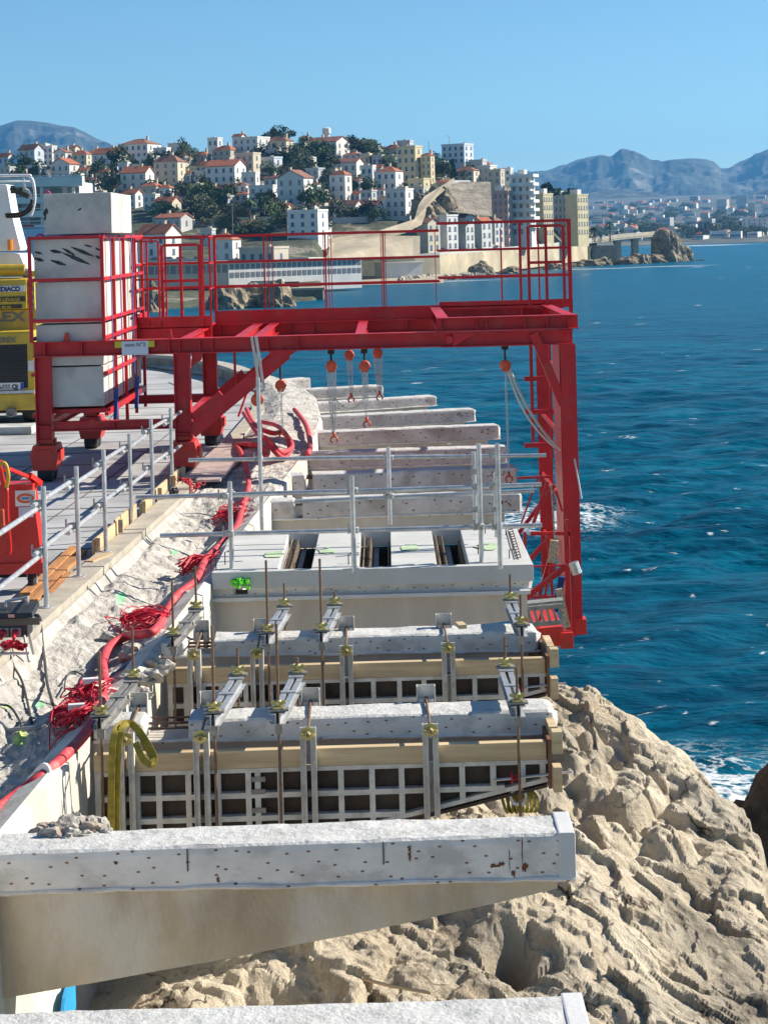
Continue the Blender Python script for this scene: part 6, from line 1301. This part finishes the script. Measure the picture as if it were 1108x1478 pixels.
# modern white building behind the truck
kw = 26; t = thing('terrace_building', P(50, 420, kw), 'long white modern building with open terraces behind the yellow mobile crane', 'building'); q = lambda px, py: P(px, py, kw)
x0, x1 = q(-160, 300).x, q(120, 300).x; y = kw*10.08; zz = lambda py: q(60, py).z
mb = MB(); mb.bb((x0, y+1.8, zz(440)), (q(112,300).x, y+14, zz(262))); mb.build('wall', wallm('l'), t)
for (pa, pb, xe) in ((255, 269, 120), (284, 293, 116), (304, 313, 116), (324, 328, 116)):
    mb = MB(); mb.bb((x0, y-.2, zz(pb)), (q(xe, 300).x, y+1.79, zz(pa))); mb.build('terrace_slab', wallm('w'), t)
for py in (254, 281, 301, 319):
    mb = MB(); mb.bb((x0, y-.1, zz(py)), (q(118, 300).x, y-.04, zz(py-1.0))); mb.build('handrail', m_wht, t)
for px in (106, 60, 15, -30): mb = MB(); mb.bb((q(px-2, 300).x, y+.2, zz(330)), (q(px+2, 300).x, y+.6, zz(268))); mb.build('pillar', wallm('w'), t)
for py0, py1 in ((271, 282), (294, 302), (314, 322)):
    for px in (-20, 10, 40, 70, 95): mb = MB(); mb.bb((q(px, 300).x, y+1.70, zz(py1)), (q(px+17, 300).x, y+1.79, zz(py0))); mb.build('window', m_win, t)
mb = MB(); mb.bb((q(-40,300).x, y-.3, zz(368)), (q(112,300).x, y+1.7, zz(329))); lo = mb.build('facade', M('facade_blue', (.40,.52,.66), .8, var=.05, bump=0), t)
mb = MB(); mb.bb((q(8,300).x, y-.36, zz(326.5)), (q(49,300).x, y-.31, zz(324))); mb.bb((q(18,300).x, y-.36, zz(371.5)), (q(46,300).x, y-.31, zz(369))); mb.build('red_stripe', M('stripe_red', (.45,.03,.04), .6, bump=0), lo)
mb = MB(); mb.bb((q(14,300).x, y-.30, zz(420)), (q(112,300).x, y+1.7, zz(369))); mb.build('wall', wallm('w'), t); mb = MB(); mb.bb((q(22,300).x, y-.35, zz(392)), (q(38,300).x, y-.31, zz(374))); mb.build('door', wallm('l'), t)
text_mesh('lettering', '101', .75, (q(20,300).x, y-.36, zz(351.5)), M('sign_blue', (.01,.12,.5), .5, bump=0), t, sx=1.5, bold=.05)
mb = MB(); mb.lathe((q(17,300).x, y-.31, zz(349)), [(.38, 0), (.38, .06)], 16, (0,-1,0)); mb.build('red_dot', M('sign_red', (.5,.05,.1), .5, bump=0), t)
# beach club: long white two-level building and white shed
def along(a, b_, name, cat, label, k, h, depth, n, mat, win=True):
    pa, pb = P(*a, k[0]), P(*b_, k[1]); d = pb-pa; L_ = Vector((d.x, d.y, 0)).length; th = math.atan2(d.y, d.x); t = thing(name, pa, label, cat, rz=th); z0 = min(0, d.z)
    mb = MB(); mb.bb((0, 0, -2.5+z0), (L_, depth, h)); mb.build('wall', mat, t, local=True); mb = MB(); mb.bb((-.3, -.9, h+.002), (L_+.3, depth+.3, h+.22)); mb.build('roof', wallm('w'), t, local=True)
    me0 = None
    if win:
        for f in range(win):
            for i in range(n):
                if me0 is None: mb = MB(); mb.box((0,0,0), (L_/n*.72, .12, h/win*.62)); o = mb.build('window', m_win, t, local=True); me0 = o
                else: o = me0.copy(); COL.objects.link(o)
                o.location = (L_*(i+.5)/n, -.02, h/win*(f+.48))
    return t
t = along((300, 404), (522, 401), 'beach_pavilion', 'building', 'long low white beach pavilion with a row of windows on two levels', (47.2, 50), 4.1, 7, 30, wallm('w'), 2)
along((552, 399), (610, 398), 'white_shed', 'shed', 'plain white shed at the right end of the beach pavilion', (57, 57.5), 3.9, 6, 3, wallm('w'), 0)
t = along((202, 400), (330, 398), 'beach_terrace', 'terrace', 'long grey pillared terrace below the seaside road behind the left railings', (44, 44.5), 3.0, 5, 12, wallm('b'), 1)
# great ramp wall, concrete slopes and rock face
def poly_thing(name, cat, label, pts, mat, th=1.2, k=None):
    pp = [P(a, b_, kk) for a, b_, kk in pts]; mb = MB(); mb.prism(pp, (0, th, 0)); return tag(mb.build(name, mat), label, cat)
m_tan = M('tan_masonry', (.42,.35,.25), .9, var=.2, scale=.15, col2=(.30,.27,.2), c2amt=.5, c2scale=.12, bump=.4, bscale=1.2, bdist=.2)
poly_thing('ramp_wall', 'retaining wall', 'great curved tan wall sweeping up the hill beside the modern white house', [(470,345,58),(545,333,59),(598,316,60.5),(604,295,61.5),(612,283,62),(640,266,63),(655,256,63.5),(656,262,63.4),(630,284,62.4),(615,300,61.6),(612,322,60.6),(585,336,59.6),(540,346,58.6),(478,358,57.8)], m_tan)
poly_thing('concrete_slope', 'retaining wall', 'smooth grey concrete slope under the hilltop, right of the rock face', [(648,305,62.5),(648,266,66),(665,262,66.5),(708,262,66.5),(710,312,62.5)], M('slope_concrete', (.34,.29,.22), .95, var=.25, scale=.25, col2=(.18,.15,.12), c2amt=.6, c2scale=.15, bump=1, bscale=.6, bdist=.6, rnd=False))
poly_thing('bare_bank', 'bank', 'bare tan bank behind the blue coach on the seaside road', [(470,374,55.2),(478,350,57.5),(540,340,58.4),(606,340,59),(606,370,58)], m_tan)
for i, (px, py, k, r, lb) in enumerate(((618,315,62.4,(5,4,7),'craggy rock face beside the curve of the ramp wall'),(636,305,62.8,(4.5,4,7.5),'craggy rock face between the ramp wall and the concrete slope'))): c = P(px, py, k); blob_rock('rock_face', (c.x, c.y+2, c.z), r, MATS['shore_rock'], 120+i, lb, det=4)
# vehicles on the seaside road
def car(px, col, label, i):
    p = rp_(px); q_ = rp_(px+6); th = math.atan2(q_.y-p.y, q_.x-p.x); n_ = Vector((-math.sin(th), math.cos(th), 0)); c = p+n_*(1.8+2.4*(i % 2)); c.z += .02
    t = thing('parked_car', c, label, 'car', 'cars on the seaside road', rz=th); m = M('car_paint_'+['silver','white','black','red','blue'][i % 5], col, .3, var=.03, bump=0, coat=.5)
    mb = MB(); mb.prism([(-2.1,-.85,.3),(2.1,-.85,.3),(2.15,-.85,.75),(1.3,-.85,.9),(-2.0,-.85,.95),(-2.15,-.85,.7)], (0, 1.7, 0)); mb.build('body', m, t, local=True, bevel=.06)
    mb = MB(); mb.prism([(-1.7,-.75,.93),(1.1,-.75,.9),(.4,-.68,1.42),(-1.2,-.68,1.45)], (0, 1.45, 0)); mb.build('cabin_glass', m_win, t, local=True)
    for x in (-1.3, 1.3):
        for y_ in (-.86, .66): mb = MB(); mb.lathe((x, y_, .32), [(.32, 0), (.32, .2)], 12, (0,1,0)); mb.build('wheel', m_black, t, local=True)
CC = [(.45,.46,.48), (.75,.75,.75), (.03,.03,.035), (.4,.03,.03), (.03,.08,.3)]
for i, (px, c, lb) in enumerate([(226,2,'black car parked behind the left end of the gantry railings'),(243,1,'white car in the middle of the cars behind the left railings'),(262,0,'silver car near the large orange roofed house'),(287,1,'white car just left of the red roofed seaside villa'),(335,3,'red car parked in front of the red roofed seaside villa'),(392,1,'white car beside the stone garages'),(563,0,'silver car right of the blue coach'),(580,2,'black car between the blue coach and the cream gabled house'),(651,0,'silver car in front of the left town house'),(690,1,'white car in front of the right town house'),(725,0,'silver car before the pink block'),(838,2,'black car near the yellow block at the bridge start'),(866,0,'silver car at the start of the bridge'),(875,2,'black car second on the bridge'),(884,4,'blue car near the palm trees on the bridge'),(932,1,'white car alone near the far end of the bridge')]): car(px, CC[c], lb, c)
p = rp_(482); q_ = rp_(527); th = math.atan2(q_.y-p.y, q_.x-p.x); c = p+Vector((0, 2.5, .02)); t = thing('coach', c, 'dark blue coach parked on the seaside road under the bare bank', 'coach', rz=th)
mb = MB(); mb.bb((0, 0, .4), (8.4, 2.5, 1.5)); mb.bb((0, 0, 2.0), (8.4, 2.5, 2.4)); mb.build('body', M('coach_blue', (.01,.05,.16), .35, bump=0), t, local=True, bevel=.03); mb = MB(); mb.bb((.05, .05, 1.5), (8.35, 2.45, 2.0)); mb.build('window_band', m_win, t, local=True)
for x in (1.6, 6.8): mb = MB(); mb.lathe((x, -.02, .45), [(.45, 0), (.45, .3)], 12, (0,1,0)); mb.build('wheel', m_black, t, local=True)
# ---- trees ----
m_trunk = M('bark', (.13,.09,.06), .95, var=.3, scale=2, bump=.5)
def leafm(n, c): return M(n, c, .8, var=.45, scale=.55, col2=tuple(x*1.7 for x in c), c2amt=.6, c2scale=.35, bump=0, spec=.2)
LM = [leafm('leaves_dark', (.045,.07,.03)), leafm('leaves_olive', (.10,.11,.055)), leafm('leaves_mid', (.06,.095,.035))]
def crown_mesh(kind, seed):
    r = random.Random(seed); mb = MB()
    if kind == 'round': lobes = [((r.gauss(0, .22), r.gauss(0, .22), .55+r.gauss(0, .16)), r.uniform(.2, .36)) for _ in range(9)]
    elif kind == 'umbrella': lobes = [((r.gauss(0, .36), r.gauss(0, .36), .78+r.gauss(0, .05)), r.uniform(.16, .27)) for _ in range(13)]
    elif kind == 'cypress': lobes = [((r.gauss(0, .03), r.gauss(0, .03), .15+.075*i), .12*(1-.6*i/11)) for i in range(11)]
    else: lobes = [((r.gauss(0, .35), r.gauss(0, .3), .25+r.gauss(0, .1)), r.uniform(.16, .28)) for _ in range(10)]
    for (c, rad) in lobes:
        for _ in range(110 if kind != 'cypress' else 70):
            v = Vector((r.gauss(0, 1), r.gauss(0, 1), r.gauss(0, 1))).normalized()*rad*r.uniform(.55, 1.12); v.z *= .75 if kind != 'umbrella' else .5
            p = Vector(c)+v; a = Vector((r.gauss(0, 1), r.gauss(0, 1), r.gauss(0, 1))).normalized(); b_ = a.orthogonal().normalized(); s_ = r.uniform(.025, .055); mb.add([p-a*s_-b_*s_*.6, p+a*s_-b_*s_*.5, p+a*s_*.6+b_*s_, p-a*s_*.7+b_*s_*.8], [(0,1,2,3)])
    return mb
def trunk_mesh(kind, seed):
    r = random.Random(seed); mb = MB(); h = {'round': .5, 'umbrella': .72, 'cypress': .3, 'bush': .2}[kind]; mb.tube([(0,0,-.25), (.01,0,h*.5), (r.gauss(0,.02),0,h)], [.035, .028, .018], 6)
    for i in range(4): a = r.uniform(0, 6.28); l = .22; mb.tube([(0,0,h*.8), (math.cos(a)*l, math.sin(a)*l, h+.12)], [.016, .008], 5)
    return mb
PROT = {}
for kind in ('round', 'umbrella', 'cypress', 'bush'):
    for v in range(3 if kind in ('round', 'bush') else 1):
        o = crown_mesh(kind, hash(kind) % 1 + v*7+len(kind)).build('crown', LM[v % 3]); t_ = trunk_mesh(kind, v).build('trunk', m_trunk); PROT[(kind, v)] = (o, t_)
def plant(kind, v, loc, sxy, sz, label, cat='tree', group=None, name='tree'):
    t = thing(name, loc, label, cat, group); a, b_ = PROT[(kind, v)]; rot = random.uniform(0, 6.28)
    for s_ in (a, b_): o = s_.copy(); COL.objects.link(o); o.parent = t; o.scale = (sxy, sxy, sz); o.rotation_euler.z = rot
    return t
pn = T(401, 214); plant('round', 0, pn, 10.5, 7.5, 'biggest dark pine breaking the skyline left of the round tower', name='pine_tree')
pn = T(523, 226); plant('round', 1, pn, 9.5, 7.5, 'broad umbrella pine on the skyline right of the round tower', name='pine_tree')
plant('umbrella', 0, P(803, 330, 74.6), 12, 17, 'umbrella pine rising above the yellow apartment blocks', name='pine_tree')
zones = [(120,178,242,285,15,0),(222,300,262,335,30,0),(298,345,275,340,20,0),(340,420,300,345,22,0),(395,440,222,248,9,0),(425,470,235,262,10,0),(440,482,262,330,13,0),(500,545,262,285,7,0),(478,560,314,330,9,1),(535,600,228,262,10,0),(620,650,240,262,6,1),(40,130,262,300,12,1),(160,230,240,262,8,1),(0,60,250,280,8,0),(265,300,230,262,7,0),(640,720,245,262,6,1),(340,400,240,262,8,1),(505,560,205,228,5,0),(232,300,232,246,4,1),(415,480,226,244,8,0)]
trng = random.Random(99)
for (xa, xb, ya_, yb_, n, kd) in zones:
    for _ in range(int(n*.55)):
        px, py = trng.uniform(xa, xb), trng.uniform(ya_, yb_); loc = T(px, py); loc.z -= .4; w_ = trng.random()
        if w_ < .62: plant('round', trng.randrange(3), loc, trng.uniform(5.5, 9.5), trng.uniform(5, 8.5), 'dense dark green tree in the woods between the hillside houses', group='trees on the headland')
        elif w_ < .72: plant('cypress', 0, loc, 7, trng.uniform(7, 11), 'dark narrow cypress on the hillside', group='cypresses on the headland', name='cypress')
        else: plant('bush', trng.randrange(3), loc, trng.uniform(5, 9), trng.uniform(4, 7), 'low olive green shrub between the hillside houses', 'shrub', 'shrubs on the headland', name='shrub')
def palm(px, py, k, h, label):
    c = P(px, py, k); t = thing('palm_tree', c, label, 'palm'); mb = MB(); mb.tube([c-Vector((0,0,1)), c+Vector((.1, 0, h*.5)), c+Vector((0,0,h))], [.3, .25, .28], 8); mb.build('trunk', m_trunk, t)
    mb = MB(); r = random.Random(px)
    for i in range(34):
        a = r.uniform(0, 6.28); e = r.uniform(-.5, 1.2); L_ = 2.6; p0 = c+Vector((0,0,h)); d = Vector((math.cos(a), math.sin(a), 0)); pts = [p0+d*L_*u*math.cos(e*.6)+Vector((0,0,L_*u*math.sin(e)-1.6*u*u)) for u in (0, .35, .7, 1)]
        for q0, q1 in zip(pts[:-1], pts[1:]): mb.bar(q0, q1, .45, .02)
    mb.build('crown', LM[2], t)
palm(858, 346, 76.5, 4.6, 'shorter palm beside the road at the start of the bridge'); palm(880, 345, 77.2, 6.4, 'taller shaggy palm beside the road at the start of the bridge')
palm(449, 305, 60, 4, 'palm in the garden right of the arched villa'); palm(381, 305, 60, 4, 'palm in the garden under the low white wing'); palm(360, 312, 58, 5, 'palm at the left end of the terrace garden')
for o in [q_ for pr in PROT.values() for q_ in pr]: bpy.data.objects.remove(o)
# lamp posts and poles
for i, (px, py, k, h, lb) in enumerate([(336,335,54,8,'thin lamp post against the dark wood, left'),(415,352,56,8,'thin lamp post beside the terrace house'),(260,335,54,7,'thin pole above the grey roofed house'),(437,212,77,6,'aerial mast left of the round tower'),(619,226,76,6,'aerial mast on the skyline near the yellow houses'),(648,214,76,5,'aerial on the boxy skyline building')]):
    c = P(px, py, k); t = thing('lamp_post', c, lb, 'pole'); mb = MB(); mb.tube([c-Vector((0,0,1)), c+Vector((0,0,h))], .09, 6); mb.build('pole', m_zincdark, t); mb = MB(); mb.bar(c+Vector((0,0,h)), c+Vector((-.9,0,h+.05)), .2, .1); mb.build('arm', m_zincdark, t)
# ================= FAR SHORE =================
m_farland = M('far_land', (.085,.095,.08), .95, var=.35, scale=.012, col2=(.17,.15,.11), c2amt=.8, c2scale=.01, bump=0, rnd=False)
def zc(k): return ip(k, [155, 160, 168, 200, 300, 420, 560], [-14, -11, -6, -3, 18, 62, 95])
kk_ = np.concatenate([np.linspace(156, 200, 20), np.linspace(210, 620, 30)]); pxx = np.linspace(150, 1900, 120)
KK, PX = np.meshgrid(kk_, pxx, indexing='ij'); X = (PX-554)*S*KK; Y = 10.08*KK; Z = zc(KK)+6*fbm(X/300, Y/300, 3, 71)*np.clip((KK-200)/100, 0, 1)
tag(grid_mesh('far_shore', X, Y, Z, m_farland), 'low hazy built-up plain across the bay', kind='structure')
m_mtn = M('mountain_rock', (.06,.07,.055), .95, var=.25, scale=.006, col2=(.34,.31,.28), c2amt=.7, c2scale=.005, c2lo=.56, c2hi=.66, bump=0, rnd=False)
def ridge(name, label, prof, k, kd0, kd1, amp, seed, extra=(0, 0)):
    xs_ = np.linspace(prof[0][0], prof[-1][0], 420); ts = np.linspace(-1, 1, 90); TT, XX_ = np.meshgrid(ts, xs_, indexing='ij'); KKK = k+np.where(TT < 0, TT*kd0, TT*kd1)
    top = ip(XX_, [p[0] for p in prof], [p[1] for p in prof]); D = (XX_-554)*SR+(top-339)*CR; ztop = EYE-D*S*k; X = ((XX_-554)*CR-(top-339)*SR)*S*KKK; Y = 10.08*KKK
    bell = np.clip(1-np.abs(TT)**1.15, 0, 1); rn = fbm(X/700, Y/500, 6, seed, .55, ridged=True)+.5*fbm(X/220, Y/160, 4, seed+5, .6); Z = -40+(ztop+40)*bell*(1-.30*np.clip(-TT*3, 0, 1)*(.5-.5*rn))+amp*rn*np.clip(np.abs(TT)*6, 0.12, 1)*bell
    tag(grid_mesh(name, X, Y, Z, m_mtn, smooth=False), label, kind='structure')
ridge('mountain', 'hazy blue rocky mountains across the bay', [(560,330),(640,290),(700,268),(768,253),(792,250),(821,245),(847,234),(866,230),(884,232),(899,227),(913,226),(928,230),(941,237),(958,234),(975,231),(991,230),(1002,230),(1020,232),(1031,236),(1040,245),(1050,245),(1068,238),(1085,230),(1090,225),(1108,216),(1150,203),(1220,215),(1350,240),(1500,300)], 720, 150, 150, 95, 81)
ridge('mountain', 'lower dark ridge in front of the mountains across the bay', [(700,325),(800,305),(850,285),(930,280),(1000,292),(1060,285),(1108,272),(1200,262),(1350,300),(1500,330)], 520, 90, 80, 40, 91)
ridge('mountain', 'pale rocky mountain behind the left side of the town', [(-400,330),(-250,240),(-100,195),(-20,186),(0,182),(20,175),(43,174),(67,177),(87,182),(107,185),(123,192),(140,202),(160,211),(200,225),(260,260),(330,330)], 660, 120, 120, 90, 87)
# far city: each building its own object
rb = random.Random(17); cm = [wallm('w'), wallm('c'), wallm('g'), wallm('b'), wallm('l')]
for i in range(295):
    k = 166+rb.random()**1.6*250; px = rb.uniform(845, 1150) if rb.random() < .85 else rb.uniform(1190, 1400); p = Vector(((px-554)*S*k, 10.08*k, float(zc(k)))); p.z += 6*float(fbm(np.array(p.x/300), np.array(p.y/300), 3, 71))*min(1, max(0, (k-200)/100))
    w_, d_, h_ = rb.uniform(5, 14)*(1+k/600), rb.uniform(6, 14), rb.uniform(3, 6.5) if rb.random() < .88 else rb.uniform(8, 17)
    if k < 190: h_ = min(h_, 9)
    mb = MB(); mb.bb((-w_/2, -d_/2, -3), (w_/2, d_/2, h_)); o = mb.build('town_building', cm[rb.choice([0,0,0,1,1,2,3,4])]); o.location = p; o.rotation_euler.z = R(rb.uniform(-40, 5))
    if k < 300 or h_ < 12:
        mb = MB()
        if h_ < 12 and rb.random() < .35: mb.add([(-w_/2-.4,-d_/2-.4,h_+.01),(w_/2+.4,-d_/2-.4,h_+.01),(w_/2+.4,d_/2+.4,h_+.01),(-w_/2-.4,d_/2+.4,h_+.01),(-w_*.25,0,h_+2.4),(w_*.25,0,h_+2.4)], [(0,1,5,4),(1,2,5),(2,3,4,5),(3,0,4),(3,2,1,0)]); r2 = mb.build('roof', m_tile); r2.parent = o
        else: 
            for f in range(max(1, int(h_/4))): mb.bb((-w_*.42, -d_/2-.1, 1.2+4*f), (w_*.42, -d_/2-.02, 2.8+4*f))
            r2 = mb.build('window_band', m_win); r2.parent = o
    tag(o, ('small pale house' if h_ < 12 else 'pale tower block')+' in the hazy town across the bay', 'building', 'buildings of the town across the bay')
for (px, k, w_, h_, lb) in ((1100, 172, 34, 15, 'large white curved roofed hall on the far waterfront, right edge'), (912, 168, 13, 12, 'white gabled house on the far waterfront just right of the palms'), (978, 170, 26, 8, 'blue-grey boat hall with wide gable on the far waterfront'), (1028, 169, 12, 9, 'pale house with bright front at the middle of the far waterfront')):
    house(px, 0, w_/(S*k)*1.0, h_/(S*k), 'gable' if w_ < 30 else 'flat', 'w' if w_ != 26 else 'l', lb, k=k, chimney=False); t = bpy.context.scene.objects[-1]
    th = [o for o in bpy.data.objects if o.get('label') == lb][0]; th.location.z = float(zc(k)); th.location.x = (px-554)*S*k
for i in range(90):
    k = 166+rb.random()**1.5*200; px = rb.uniform(850, 1150); x, y = (px-554)*S*k, 10.08*k
    r3 = rb.uniform(4, 9); 
    if i == 0: tp = crown_mesh('round', 5).build('far_tree', LM[0]); o = tp
    else: o = tp.copy(); COL.objects.link(o)
    o.location = (x, y, float(zc(k))-1); o.scale = (r3*2, r3*2, r3*1.5); tag(o, 'dark round tree among the buildings across the bay', 'tree', 'trees of the town across the bay')
# ---- the air itself ----
mb = MB(); mb.bb((-6500, -120, -60), (9500, 9800, 430)); hz_ = mb.build('haze', bpy.data.materials.new('haze_air')); mh = hz_.data.materials[0]; mh.use_nodes = True; nt = mh.node_tree
for n_ in list(nt.nodes):
    if n_.type == 'BSDF_PRINCIPLED': nt.nodes.remove(n_)
pv = nt.nodes.new('ShaderNodeVolumePrincipled'); pv.inputs['Density'].default_value = .85e-4; pv.inputs['Color'].default_value = (.15, .50, 1, 1); pv.inputs['Anisotropy'].default_value = .2
nt.links.new(pv.outputs[0], nt.nodes['Material Output'].inputs['Volume']); tag(hz_, 'pale blue sea air', kind='stuff')
